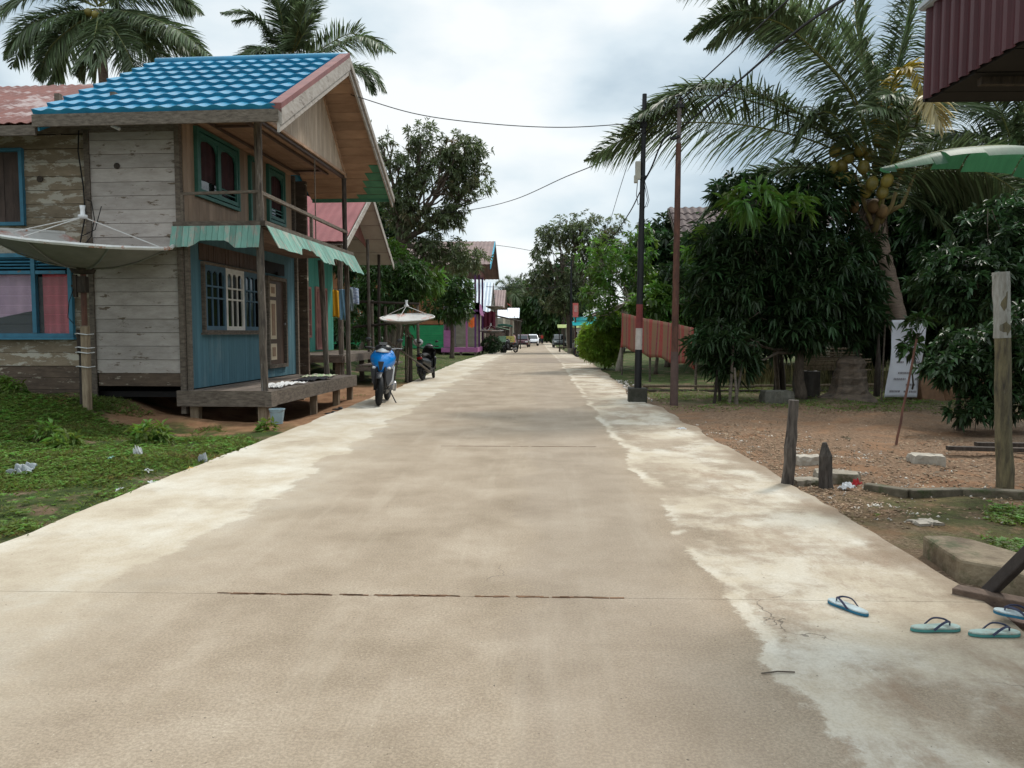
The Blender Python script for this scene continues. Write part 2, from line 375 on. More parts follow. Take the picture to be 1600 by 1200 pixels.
# ---- road
def road_mat():
    m = bpy.data.materials.new('concrete_road'); m.use_nodes = True; nt = m.node_tree; L = nt.links.new
    b = nt.nodes['Principled BSDF']; b.inputs['Specular IOR Level'].default_value = .25
    tc = N(nt, 'ShaderNodeTexCoord'); sp = N(nt, 'ShaderNodeSeparateXYZ'); L(tc.outputs['Object'], sp.inputs[0])
    def noise(s, d=6, r=.6, st=(1, 1, 1), loc=(0, 0, 0)):
        mp = N(nt, 'ShaderNodeMapping'); mp.inputs['Scale'].default_value = st; mp.inputs['Location'].default_value = loc; L(tc.outputs['Object'], mp.inputs[0])
        n = N(nt, 'ShaderNodeTexNoise'); n.inputs['Scale'].default_value = s; n.inputs['Detail'].default_value = d; n.inputs['Roughness'].default_value = r; L(mp.outputs[0], n.inputs['Vector']); return n.outputs['Fac']
    def ramp(f, stops):
        r = N(nt, 'ShaderNodeValToRGB'); e = r.color_ramp.elements
        e[0].position, e[0].color = stops[0][0], (*stops[0][1], 1); e[1].position, e[1].color = stops[-1][0], (*stops[-1][1], 1)
        for p_, c in stops[1:-1]: q = e.new(p_); q.color = (*c, 1)
        L(f, r.inputs[0]); return r.outputs[0]
    def mix(f, a, b_, mode='MIX'):
        x = N(nt, 'ShaderNodeMixRGB', blend_type=mode)
        if isinstance(f, float): x.inputs[0].default_value = f
        else: L(f, x.inputs[0])
        L(a, x.inputs[1])
        if isinstance(b_, tuple): x.inputs[2].default_value = (*b_, 1)
        else: L(b_, x.inputs[2])
        return x.outputs[0]
    def ma(op, a, b_=None):
        x = N(nt, 'ShaderNodeMath', operation=op)
        for i, q in enumerate((a, b_)):
            if q is None: continue
            if isinstance(q, (int, float)): x.inputs[i].default_value = q
            else: L(q, x.inputs[i])
        return x.outputs[0]
    def mr(f, a, b_, c=0., d=1.):
        x = N(nt, 'ShaderNodeMapRange', clamp=True); x.interpolation_type = 'SMOOTHSTEP'
        L(f, x.inputs[0]); x.inputs[1].default_value = a; x.inputs[2].default_value = b_; x.inputs[3].default_value = c; x.inputs[4].default_value = d; return x.outputs[0]
    x, y = sp.outputs[0], sp.outputs[1]
    mid = ramp(noise(1.3, 9, .62), [(.3, (.285, .222, .155)), (.5, (.37, .295, .215)), (.7, (.45, .37, .28))])
    mid = mix(mr(noise(75, 5, .8), .42, .60), mix(1., mid, (.72, .71, .70), 'MULTIPLY'), mid)
    mid = mix(mr(noise(17, 6, .8, (.6, 1.6, 1), (9, 2, 0)), .60, .75, 0, .14), mid, (.17, .13, .095))          # sandy grain
    mid = mix(mr(noise(6, 8, .8, (.35, 6, 1)), .57, .70, 0, .34), mid, (.16, .12, .085))
    mid = mix(mr(noise(7, 9, .75), .50, .70, 0, .25), mid, (.20, .15, .11))
    mid = mix(mr(noise(2.2, 9, .7, (1.6, .16, 1), (2, 2, 0)), .50, .68, 0, .22), mid, (.47, .40, .31))              # broom lines across the lane
    mid = mix(mr(noise(85, 1, .5), .73, .76, 0, .5), mid, (.62, .55, .44))                            # pale stones
    lane = ma('MULTIPLY', mr(ma('ADD', x, ma('MULTIPLY', ma('SUBTRACT', noise(1.0, 6), .5), 1.1)), -.20, .0), mr(ma('ADD', x, ma('MULTIPLY', ma('SUBTRACT', noise(1.2, 6), .5), .9)), 1.1, .7))
    mid = mix(ma('MULTIPLY', lane, .22), mid, (.25, .205, .165))
    lightc = ramp(noise(1.1, 9, .68, (1, .8, 1)), [(.30, (.38, .31, .225)), (.46, (.49, .42, .32)), (.62, (.585, .54, .455)), (.75, (.64, .605, .53))])
    lightc = mix(mr(noise(60, 3, .7), .35, .6), mix(1., lightc, (.88, .87, .86), 'MULTIPLY'), lightc)
    # boundaries of the worn slurry skin
    wob = ma('ADD', ma('MULTIPLY', ma('SUBTRACT', noise(.75, 4, .5), .5), 1.1), ma('MULTIPLY', ma('SUBTRACT', noise(5.5, 9, .72), .5), .42))
    xl = ma('ADD', x, wob)
    left = mr(xl, -2.43, -2.53); leftsoft = mr(xl, -1.6, -2.6)
    lfade = mr(ma('ADD', y, ma('MULTIPLY', noise(1.1, 6), 2.2)), 4.2, 6.6)
    wob2 = ma('ADD', ma('MULTIPLY', ma('SUBTRACT', noise(.65, 3, .5, loc=(5, 3, 0)), .5), .55), ma('MULTIPLY', ma('SUBTRACT', noise(6.5, 9, .75, loc=(2, 9, 0)), .5), .30))
    xr = ma('ADD', x, wob2)
    right = mr(xr, 1.06, 1.11)
    rpatch = mr(noise(.72, 10, .70, loc=(1.3, 2.7, 0)), .43, .57)
    edge = ma('MULTIPLY', ma('MULTIPLY', mr(xr, 1.05, 1.1), mr(xr, 1.24, 1.15)), mr(noise(.9, 6, .6, loc=(8, 1, 0)), .40, .5))
    col = mix(ma('MULTIPLY', ma('MULTIPLY', left, mr(noise(.8, 8, .7), .3, .48)), lfade), mid, lightc)
    col = mix(ma('MULTIPLY', leftsoft, .35), col, lightc)
    col = mix(ma('MULTIPLY', right, ma('MAXIMUM', rpatch, edge)), col, lightc)
    # pale tyre-worn streak, brown earth stains (mostly right side)
    st = ma('MULTIPLY', mr(noise(1.6, 10, .75, (1, .45, 1), (4, 1, 0)), .52, .66), mr(x, .6, 1.6)); col = mix(ma('MULTIPLY', st, .68), col, (.26, .18, .12))
    st2 = mr(noise(3.4, 9, .8, (.5, 1.6, 1), (7, 7, 0)), .62, .70); col = mix(ma('MULTIPLY', ma('MULTIPLY', st2, mr(x, 1.0, 1.5)), .7), col, (.17, .115, .08))
    st3 = mr(noise(.9, 9, .7, (1, .8, 1), (1, 5, 0)), .6, .72); col = mix(ma('MULTIPLY', st3, .35), col, (.28, .22, .15))
    col = mix(mr(noise(42, 2, .5, (1, 1, 1), (3, 3, 0)), .73, .755, 0, .85), col, (.07, .055, .045))    # dark specks
    # far part gets earthy dirt across it, incl. the wet patch at y 38..44
    wet = ma('MULTIPLY', ma('MULTIPLY', mr(ma('ADD', y, ma('MULTIPLY', noise(.5, 5), 3)), 36.5, 38), mr(y, 47, 42)), mr(ma('ADD', x, ma('MULTIPLY', noise(.6, 6), 3)), -1.5, 1.8)); 
    col = mix(ma('MULTIPLY', wet, .55), col, (.17, .13, .10))
    # dirty margin next to the soil
    ed = ma('MAXIMUM', mr(ma('ADD', x, ma('MULTIPLY', noise(4, 8, .7), .3)), 2.42, 2.58), 0.0)
    col = mix(ma('MULTIPLY', ed, .5), col, (.20, .14, .09))
    vo = N(nt, 'ShaderNodeTexVoronoi', feature='DISTANCE_TO_EDGE'); vo.inputs['Scale'].default_value = .42
    wv = N(nt, 'ShaderNodeVectorMath', operation='ADD'); nn_ = N(nt, 'ShaderNodeTexNoise'); nn_.inputs['Scale'].default_value = 2.2; nn_.inputs['Detail'].default_value = 7; L(tc.outputs['Object'], nn_.inputs['Vector'])
    sc_ = N(nt, 'ShaderNodeVectorMath', operation='SCALE'); sc_.inputs['Scale'].default_value = .9; L(nn_.outputs['Color'], sc_.inputs[0]); L(sc_.outputs[0], wv.inputs[0]); L(tc.outputs['Object'], wv.inputs[1]); L(wv.outputs[0], vo.inputs['Vector'])
    crk = ma('MULTIPLY', mr(vo.outputs['Distance'], .003, .001), mr(noise(.45, 5, .6, loc=(6, 6, 0)), .60, .66)); col = mix(ma('MULTIPLY', crk, .75), col, (.09, .07, .055))
    L(col, b.inputs['Base Color'])
    b.inputs['Roughness'].default_value = .85
    bp = N(nt, 'ShaderNodeBump'); bp.inputs['Strength'].default_value = .5; bp.inputs['Distance'].default_value = .012
    L(noise(40, 6, .75), bp.inputs['Height'])
    bp2 = N(nt, 'ShaderNodeBump'); bp2.inputs['Strength'].default_value = .35; bp2.inputs['Distance'].default_value = .01
    L(noise(7, 8, .8, (.35, 6, 1)), bp2.inputs['Height']); L(bp.outputs[0], bp2.inputs['Normal']); L(bp2.outputs[0], b.inputs['Normal'])
    return m
def road():
    mb = MB(); rmat = road_mat()
    joints = [-8, -1.6, 4.28, 10.08, 15.9, 21.8, 28.2, 35.9, 42, 48, 54, 60, 66, 72, 80, 90, 100, 120, 150, 190]
    for k, (a, b_) in enumerate(zip(joints, joints[1:])):
        n = 40 if b_ < 30 else 14; g = .0008 if a != 35.9 and b_ != 35.9 else .05
        ys = np.linspace(a+g/2, b_-g/2, n+1); dz = random.uniform(-.0012, .0012)
        vs = []
        for y in ys:
            jl = .05*(vnoise(np.array(y), np.array(0.), 1.7, 5)-.5)*2+.03*(vnoise(np.array(y), np.array(0.), 7, 6)-.5); jr = .09*(vnoise(np.array(y), np.array(3.), 1.3, 7)-.5)*2+.05*(vnoise(np.array(y), np.array(3.), 6, 8)-.5)
            wr = 2.5+(.55*math.exp(-((y-2.6)/1.0)**2)*0)
            if y > 16 and y < 30: wr += -.25*math.exp(-((y-19)/2.4)**2)
            bend = 0; pz = float(prof(y))
            vs += [(-3.86+float(jl)+bend, y, pz-.14), (-3.86+float(jl)+bend, y, pz+dz-.01), (-3.845+float(jl)+bend, y, pz+dz), (wr+float(jr)-.015+bend, y, pz+dz), (wr+float(jr)+bend, y, pz+dz-.012), (wr+float(jr)+bend, y, pz-.14)]
        fs = []
        for i in range(n):
            for j in range(5): fs.append((i*6+j, i*6+j+6, i*6+j+7, i*6+j+1))
        fs += [(0, 1, 2, 3, 4, 5), tuple(n*6+j for j in (5, 4, 3, 2, 1, 0))]
        mb.add(vs, fs, .5)
    tag(mb.build('road', rmat), 'pale worn concrete village road running straight ahead', 'road', kind='structure')
road()
# joint chips: worn broken edge of the nearest joint filled with dirt
jm = MB()
for yj, sx0, sx1 in ((4.28, -2.0, .5), (10.08, -1.3, .9)):
    for i in range(75):
        x0 = sx0+(sx1-sx0)*random.betavariate(1.6, 1.6)
        jm.box((x0, yj+random.uniform(-.006, .008), .001), (random.uniform(.03, .12), random.uniform(.004, .014), .005), (0, 0, random.uniform(-.1, .1)))
tag(jm.build('joint_dirt', soil_m), 'dark crumbs of dirt lying in the road joints', 'dirt', kind='stuff')
# ---- grass and weeds (stuff)
def leaves_mesh(name, base, direc, up, length, width, mat, parent=None, rnd=None, fold=.18, bend=0.):
    """folded leaf of two triangles pairs: base, L, tip, R; all arrays (n,3)/(n,)"""
    n = len(base); d = direc/np.linalg.norm(direc, axis=1, keepdims=True)
    s = np.cross(d, up); s /= np.maximum(np.linalg.norm(s, axis=1, keepdims=True), 1e-6); u = np.cross(s, d)
    Lh = length[:, None]; W_ = width[:, None]
    mid = base+d*Lh*.45
    a = base; l = mid+s*W_*.5+u*W_*fold; r_ = mid-s*W_*.5+u*W_*fold
    t = base+d*Lh-np.array([[0, 0, 1]])*Lh*bend
    V = np.stack([a, l, t, r_], 1).reshape(-1, 3)
    k = np.arange(n)*4
    F = np.concatenate([np.stack([k, k+2, k+1], 1), np.stack([k, k+3, k+2], 1)])
    rr = np.repeat(RNG.random(n) if rnd is None else rnd, 4)
    return np_mesh(name, V, F, mat, parent, rr)
def randu(n): 
    v = RNG.normal(size=(n, 3)); return v/np.linalg.norm(v, axis=1, keepdims=True)
grass_m = M('grass_blades', (.21, .25, .065), (.10, .14, .035), scale=1.5, rough=.6, rnd=.55, trans=.3, bump=0, peel=(.26, .18, .08), peel_t=.53, peel_s=1.6, peel_w=.12, hue=.04)
weed_m = M('weed_leaves', (.17, .25, .055), (.08, .13, .028), scale=1.2, rough=.55, rnd=.6, trans=.35, bump=0, hue=.045, peel=(.16, .13, .055), peel_t=.58, peel_s=1.3, peel_w=.1)
def scatter(n, x0, x1, y0, y1, dens):
    x = RNG.uniform(x0, x1, n*3); y = RNG.uniform(y0, y1, n*3); k = RNG.random(n*3) < dens(x, y); return x[k][:n], y[k][:n]
def dl(x, y):   # left verge density
    f = vnoise(x, y, .9, 21)*.6+vnoise(x, y, 2.6, 22)*.4; d = np.clip((f-.30)*5, .06, 1)
    d = d*np.clip((-3.80-x)/.12, 0, 1)*np.clip((12.95+(vnoise(x, y, 1.3, 9)-.5)*2-y-np.clip(x+6.7, 0, 3)*.8)/.5, 0, 1)
    return d*(1-.85*bump_(x, y, -6.1, 8.6, .9, .5))*np.clip((x-(-.60*y-3.2))*5, 0, 1)
def dr(x, y):
    f = vnoise(x, y, 1.1, 31)*.6+vnoise(x, y, 3, 32)*.4; d = np.clip((f-.38)*5, 0.0, 1)
    return d*np.clip((x-2.75)/.4, 0, 1)*np.clip((6.9-y)/.4, 0, 1)*.9
def dr2(x, y):
    f = vnoise(x, y, .9, 41)*.5+vnoise(x, y, 3, 42)*.5; return np.clip((f-.35)*3, 0, 1)*np.clip((x-2.5)/.3, 0, 1)*np.clip((y-14.6)/1.4, 0, 1)
def dfar(x, y):
    return np.clip((vnoise(x, y, .5, 51)-.3)*3, 0, 1)*np.clip((-3.9-x)/.5, 0, 1)*.8
def grass(nm, x, y, hmin, hmax, wd, label, mat):
    n = len(x); z = gh(x, y); b = np.stack([x, y, z-.01], 1)
    d = randu(n)*np.array([[.75, .75, .3]]); d[:, 2] = np.abs(d[:, 2])+.45
    ln = RNG.uniform(hmin, hmax, n)*(.5+vnoise(x, y, 1.8, 61)); return tag(leaves_mesh(nm, b, d, randu(n), ln, wd*RNG.uniform(.7, 1.3, n), mat, bend=.25), label, 'grass', kind='stuff')
x1, y1 = scatter(60000, -13, -3.80, 4.2, 13.2, dl); grass('grass', x1, y1, .045, .13, .009, 'short green grass growing over the left verge', grass_m)
x1, y1 = scatter(9000, 2.7, 6, 3.6, 7, dr); x2, y2 = scatter(9000, 2.6, 12, 14, 22, dr2); x3, y3 = scatter(16000, -16, -3.9, 18.5, 50, dfar); k = (y3 > 26) | (x3 > -4.9)
grass('grass', np.r_[x1, x2, x3[k]], np.r_[y1, y2, y3[k]], .03, .09, .014, 'thin grass on the right yard and along the far left road edge', grass_m)
def weeds(x, y, nm, label, s=1., mat=weed_m):   # low broad-leaved ground cover
    n = len(x); z = gh(x, y)+RNG.uniform(.0, .05, n)*s; k = 5
    B = np.repeat(np.stack([x, y, z], 1), k, 0); a = np.tile(np.arange(k)*2*math.pi/k, n)+np.repeat(RNG.uniform(0, 6, n), k)
    D = np.stack([np.cos(a), np.sin(a), RNG.uniform(.1, .8, n*k)], 1); sz = np.repeat(RNG.uniform(.02, .045, n)*s*(.6+.9*vnoise(x, y, 1.4, 71)), k)
    return tag(leaves_mesh(nm, B, D, np.tile([[0, 0, 1.]], (n*k, 1)), sz, sz*.62, mat, rnd=np.repeat(RNG.random(n), k), bend=.15), label, 'weeds', kind='stuff')
x1, y1 = scatter(24000, -13, -3.85, 4.2, 12.7, dl); weeds(x1, y1, 'weeds', 'low clover-like weeds covering the left verge')
x1, y1 = scatter(7000, 2.7, 6, 3.4, 7, dr); x2, y2 = scatter(2500, 2.6, 12, 14.4, 21, dr2); weeds(np.r_[x1, x2], np.r_[y1, y2], 'weeds', 'low dull weeds between the stones on the right', .85)
# gravel (stuff)
def stones(n, x0, x1, y0, y1, dens, smin, smax, nm, label, mat):
    x, y = scatter(n, x0, x1, y0, y1, dens); n = len(x); z = gh(x, y); s = RNG.uniform(smin, smax, n)**1.0
    c = np.stack([x, y, z+s*.15], 1)
    o = np.array([[1, 0, 0], [0, 1, 0], [-1, 0, 0], [0, -1, 0], [0, 0, .6], [0, 0, -.6]], float)
    a = RNG.uniform(0, 6.3, n); ca, sa = np.cos(a), np.sin(a); rot = np.stack([np.stack([ca, -sa, ca*0], 1), np.stack([sa, ca, ca*0], 1), np.stack([ca*0, ca*0, ca*0+1], 1)], 1)
    sh = o[None]*RNG.uniform(.55, 1.2, (n, 6, 1))*np.array([[[1, .72, 1]]]); V = c[:, None]+np.einsum('nij,nkj->nki', rot, sh)*s[:, None, None]
    f = np.array([[0, 1, 4], [1, 2, 4], [2, 3, 4], [3, 0, 4], [1, 0, 5], [2, 1, 5], [3, 2, 5], [0, 3, 5]])
    F = (f[None]+np.arange(n)[:, None, None]*6).reshape(-1, 3)
    return tag(np_mesh(nm, V.reshape(-1, 3), F, mat, None, np.repeat(RNG.random(n), 6)), label, 'gravel', kind='stuff')
grav_m = M('gravel_stone', (.38, .27, .17), (.20, .125, .075), scale=3, rnd=.5, bump=.1, peel=(.60, .55, .48), peel_t=.56, peel_s=3)
def dg(x, y): return np.clip((vnoise(x, y, 1.0, 81)*.6+vnoise(x, y, 4, 82)*.4-.30)*3, 0, 1)*np.clip((x-2.48)/.05, 0, 1)*np.clip((y-5.9-(x-2.5)*.1)/.7, 0, 1)*np.clip((14.5-y)/3, 0, 1)*np.clip(1.15-(x-2.5)/2.2, .10, 1)*np.clip((12-y)/5+.25, .15, 1)
stones(15000, 2.45, 8.5, 5.4, 14.5, dg, .008, .026, 'gravel', 'tan river gravel scattered over the yard beside the road', grav_m)
stones(900, -3.8, 2.5, 2.0, 14, lambda x, y: x*0+1., .002, .0055, 'road_grit', 'loose grit lying on the concrete road', grav_m)
chip_m = M('leaf_litter', (.35, .27, .17), (.12, .075, .04), scale=6, rnd=.6, bump=0)
x1, y1 = scatter(6000, 2.7, 13, 4.2, 21, lambda x, y: np.clip((vnoise(x, y, .8, 91)-.3)*2, 0, 1)); n = len(x1)
tag(leaves_mesh('leaf_litter', np.stack([x1, y1, gh(x1, y1)+.008], 1), randu(n)*np.array([[1, 1, .15]]), np.tile([[0, 0, 1.]], (n, 1))+randu(n)*.3, RNG.uniform(.03, .10, n), RNG.uniform(.015, .035, n), chip_m), 'dry fallen leaves and chips lying on the right yard', 'leaf litter', kind='stuff')
# ================================================================== NEAR TIMBER HOUSE
m_graywall = M('weathered_white_boards', (.45, .41, .375), (.31, .275, .245), scale=2.5, stretch=(1, 1, 3), rnd=.14, rough=.9, bump=.25, peel=(.15, .115, .085), peel_t=.585, peel_w=.04, peel_s=3.0)
m_tanwall = M('weathered_tan_boards', (.27, .215, .15), (.16, .125, .085), scale=2.5, stretch=(1, 1, 3), rnd=.22, rough=.9, bump=.25, peel=(.38, .35, .29), peel_t=.515, peel_w=.03, peel_s=2.3)
m_brownwall = M('bare_brown_boards', (.13, .095, .068), (.06, .043, .032), scale=3, stretch=(1, 1, 4), rnd=.3, rough=.9, bump=.25, peel=(.32, .28, .22), peel_t=.59, peel_w=.04, peel_s=3)
m_bluewall = M('faded_blue_boards', (.085, .185, .225), (.062, .14, .175), scale=2, stretch=(1, 1, .5), rnd=.1, rough=.75, bump=.15, peel=(.13, .20, .22), peel_t=.58, peel_w=.15, peel_s=1.3)
m_balcwall = M('varnished_tan_boards', (.36, .26, .185), (.24, .165, .11), scale=3, stretch=(1, 1, .4), rnd=.2, rough=.65)
m_soffit = M('varnished_soffit_boards', (.43, .27, .175), (.27, .16, .10), scale=2.6, stretch=(.5, 1.5, 1), rnd=.22, rough=.6)
m_greenpaint = M('green_painted_boards', (.085, .26, .15), (.05, .16, .10), scale=3, rnd=.15, rough=.6, peel=(.40, .25, .16), peel_t=.64, peel_w=.03, peel_s=3)
m_pediment = M('pale_pediment_boards', (.52, .41, .31), (.36, .27, .19), scale=3, stretch=(1, 1, .5), rnd=.16, rough=.6)
m_trimteal = M('teal_green_frame_paint', (.05, .165, .13), (.03, .11, .085), scale=6, rnd=.1, rough=.45)
m_blueframe = M('blue_frame_paint', (.05, .20, .30), (.035, .13, .20), scale=5, rnd=.15, rough=.55, peel=(.17, .13, .10), peel_t=.64, peel_w=.03, peel_s=6)
m_duskblue = M('dusk_blue_frame_paint', (.065, .13, .18), (.045, .09, .13), scale=5, rnd=.1, rough=.55)
m_whiteframe = M('white_frame_paint', (.62, .60, .56), (.46, .44, .40), scale=6, rnd=.05, rough=.5)
m_valance = M('faded_turquoise_boards', (.20, .40, .33), (.15, .29, .24), scale=3, stretch=(3, 3, .7), rnd=.28, rough=.8, bump=.3, peel=(.34, .33, .28), peel_t=.50, peel_w=.12, peel_s=3)
m_tile = M('blue_metal_tile', (.022, .25, .41), (.012, .17, .31), scale=2.5, rnd=.16, rough=.36, bump=.05, spec=.5, peel=(.16, .30, .38), peel_t=.58, peel_w=.2, peel_s=2.2)
m_rust = M('rust_red_tin', (.20, .065, .046), (.12, .04, .03), scale=1.6, stretch=(.8, 1.6, 1.6), rnd=.12, rough=.6, bump=.12, peel=(.34, .26, .245), peel_t=.53, peel_w=.09, peel_s=1.3)
m_redtrim = M('red_ridge_tin', (.25, .09, .075), (.16, .055, .05), scale=4, rnd=.05, rough=.5)
m_rake = M('chipped_white_rake_board', (.46, .42, .38), (.30, .26, .22), scale=5, stretch=(2, 1, 3), rnd=.1, peel=(.14, .11, .09), peel_t=.56, peel_w=.10, peel_s=2.5)
m_curt_r = M('red_curtain', (.75, .16, .20), (.55, .09, .12), scale=2, stretch=(1, 1, 1), rnd=.1, rough=.9)
m_curt_p = M('mauve_curtain', (.62, .40, .52), (.45, .28, .40), scale=2, rnd=.1, rough=.9)
m_curt_d = M('dark_maroon_curtain', (.07, .03, .032), (.03, .015, .016), scale=4, rnd=.1, rough=.9)
m_glass = M('louvre_glass', (.06, .07, .08), (.04, .05, .055), scale=2, rnd=.2, rough=.1, bump=0, spec=.8)
m_doorbrown = M('brown_door_paint', (.10, .065, .05), (.065, .04, .03), scale=5, stretch=(1, 1, .5), rnd=.1, rough=.5)
m_doorcream = M('cream_door_panel', (.62, .52, .38), (.48, .38, .27), scale=5, rnd=.05, rough=.6)
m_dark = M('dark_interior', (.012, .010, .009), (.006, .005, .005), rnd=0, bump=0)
TH = R(-2.6)
H = thing('timber_house', 'two-storey timber house on the left with blue tile roof, balcony and blue porch wall', 'house', (-6.06, 13.1, 0), TH)
def HB(name, mb, mat, par=None, **k): return mb.build(name, mat, par or H, **k)
# --- front plank wall (faces the camera), local plane y=0
hole = [(-3.98, -2.02, 1.42, 2.86), (-3.9, -2.86, 3.38, 4.66)]
mb = MB(); mb.boards((0, 0, 0), (1, 0, 0), (0, 0, 1), -1.66, -.12, .80, 5.02, .235, holes=[], lap=.008, warp=.006); w1 = HB('front_wall', mb, m_graywall)
mb = MB(); mb.boards((0, .012, 0), (1, 0, 0), (0, 0, 1), -8.0, -1.70, .92, 4.9, .235, holes=hole, lap=.008, warp=.006); HB('front_wall', mb, m_tanwall)
mb = MB(); mb.boards((0, 0, 0), (1, 0, 0), (0, 0, 1), -1.62, -.12, .57, .80, .23); mb.boards((0, .012, 0), (1, 0, 0), (0, 0, 1), -8, -1.70, .30, .92, .21); HB('lower_boards', mb, m_brownwall)
mb = MB()
mb.beam((-1.68, -.022, .3), (-1.68, -.022, 4.95), .09, .03); mb.beam((-.06, -.01, .1), (-.06, -.01, 5.15), .085, .10)
mb.beam((-8, .10, .28), (-1.7, .10, .28), .14, .14); mb.beam((-8, .02, 5.0), (-.1, .02, 5.0), .05, .16)
for x in (-7.2, -5.4, -3.6, -1.75): mb.beam((x, .12, -.2), (x, .12, .3), .16, .16)
for x in (-7, -5.2, -3.5, -2.2, -1.2): mb.beam((x, .05, 4.9), (x, .05, 5.6), .09, .09)
HB('timber_frame', mb, graywood)
# hidden walls: back, left, floor
mb = MB(); mb.box((-3.9, 5.6, 2.7), (8.2, .1, 4.9)); mb.box((-8.05, 2.8, 2.7), (.1, 5.5, 4.9)); HB('rear_wall', mb, m_brownwall)
mb = MB(); mb.box((-4.05, 2.85, .42), (7.9, 5.4, .1)); mb.box((-4.05, 2.85, 3.25), (7.9, 5.4, .1)); mb.box((-4.05, 2.85, 5.02), (7.9, 5.3, .05)); HB('inner_floor', mb, m_dark)
# --- windows in the front wall
def casing(mb, x0, x1, z0, z1, y, t=.06, d=.08):
    mb.box(((x0+x1)/2, y, z1-t/2), (x1-x0, d, t)); mb.box(((x0+x1)/2, y, z0+t/2), (x1-x0, d, t))
    mb.box((x0+t/2, y, (z0+z1)/2), (t, d, z1-z0-2*t)); mb.box((x1-t/2, y, (z0+z1)/2), (t, d, z1-z0-2*t))
mb = MB(); casing(mb, -3.98, -2.02, 1.42, 2.88, -.02, .07); mb.box((-2.72, -.022, 2.15), (.075, .078, 1.3)); mb.box((-3.35, -.022, 2.55), (1.17, .07, .06)); mb.box((-2.4, -.022, 2.55), (.55, .07, .06))
for k in range(4):
    mb.box((-3.35, -.02, 2.63+k*.055), (1.17, .05, .012), (.6, 0, 0)); mb.box((-2.40, -.02, 2.63+k*.055), (.55, .05, .012), (.6, 0, 0))
mb.box((-3.0, -.045, 1.40), (2.05, .13, .035))
win = HB('window', mb, m_blueframe); win['label'] = 'lower window with chipped blue frame, louvres and curtains'
def curtain(mb, x0, x1, z0, z1, y, amp=.02, n=7):
    mb.grid(lambda u, v: (x0+(x1-x0)*u, y+amp*math.sin(u*n*6.28)*(.4+.6*(1-v)), z0+(z1-z0)*v), 60, 6)
mb = MB(); curtain(mb, -2.62, -2.12, 1.49, 2.52, .05, n=3); HB('curtain', mb, m_curt_r, win)['label'] = 'translucent red curtain'
mb = MB(); mb.grid(lambda u, v: (-3.9+1.15*u, .05+.012*math.sin(u*30), 2.52-(1-v)*(.62+.22*abs(u-1)+0*u)), 40, 4); HB('curtain', mb, m_curt_p, win)['label'] = 'mauve curtain pulled up on the left'
mb = MB()
for x0, x1 in ((-3.91, -2.76), (-2.68, -2.09)):
    for k in range(6): mb.box(((x0+x1)/2, .015, 1.57+k*.165), (x1-x0-.01, .006, .16), (.13, 0, 0))
gl = M('louvre_pane', (.35, .38, .4), (.3, .33, .35), rough=.08, rnd=.1, bump=0, spec=.6)
_o = [n for n in gl.node_tree.nodes if n.type == 'OUTPUT_MATERIAL'][0]; _t = N(gl.node_tree, 'ShaderNodeBsdfTransparent'); _m = N(gl.node_tree, 'ShaderNodeMixShader'); _m.inputs[0].default_value = .16
gl.node_tree.links.new(_t.outputs[0], _m.inputs[1]); gl.node_tree.links.new([n for n in gl.node_tree.nodes if n.type == 'BSDF_PRINCIPLED'][0].outputs[0], _m.inputs[2]); gl.node_tree.links.new(_m.outputs[0], _o.inputs[0])
_nt = gl.node_tree; _b = [n for n in _nt.nodes if n.type == 'BSDF_PRINCIPLED'][0]; 
HB('louvre_panes', mb, gl, win)
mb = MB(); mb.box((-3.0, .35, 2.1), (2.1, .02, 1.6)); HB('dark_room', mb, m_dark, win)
mb = MB(); casing(mb, -3.9, -2.84, 3.36, 4.68, -.02, .06); win2 = HB('window', mb, m_blueframe); win2['label'] = 'upper shuttered window with blue frame'
mb = MB(); mb.boards((0, 0, 0), (1, 0, 0), (0, 0, 1), -3.84, -2.90, 3.42, 4.62, .15, along='v'); HB('shutter', mb, M('dark_shutter_boards', (.09, .06, .05), (.04, .028, .024), scale=4, stretch=(2, 2, .5)), win2)
# knot holes / nails
mb = MB()
for x, z in ((-1.15, 4.35), (-2.55, 4.15)): mb = MB(); mb.lathe([(.0, -.03), (.055, -.02), (.05, 0)], (x, .0, z), 10, 'Y'); HB('knot_hole', mb, darkwood)
mb = MB(); mb.tube([(-1.78, -.06, 4.95), (-1.8, -.07, 4.6), (-1.74, -.05, 4.0), (-1.72, -.06, 3.5), (-1.86, -.05, 2.95)], .012, 5)
mb.tube([(-1.80, -.05, 2.98), (-1.62, -.07, 3.15), (-1.55, -.07, 3.45), (-1.6, -.06, 3.75), (-1.68, -.05, 3.78)], .008, 5)
HB('antenna_cable', mb, wire_m)
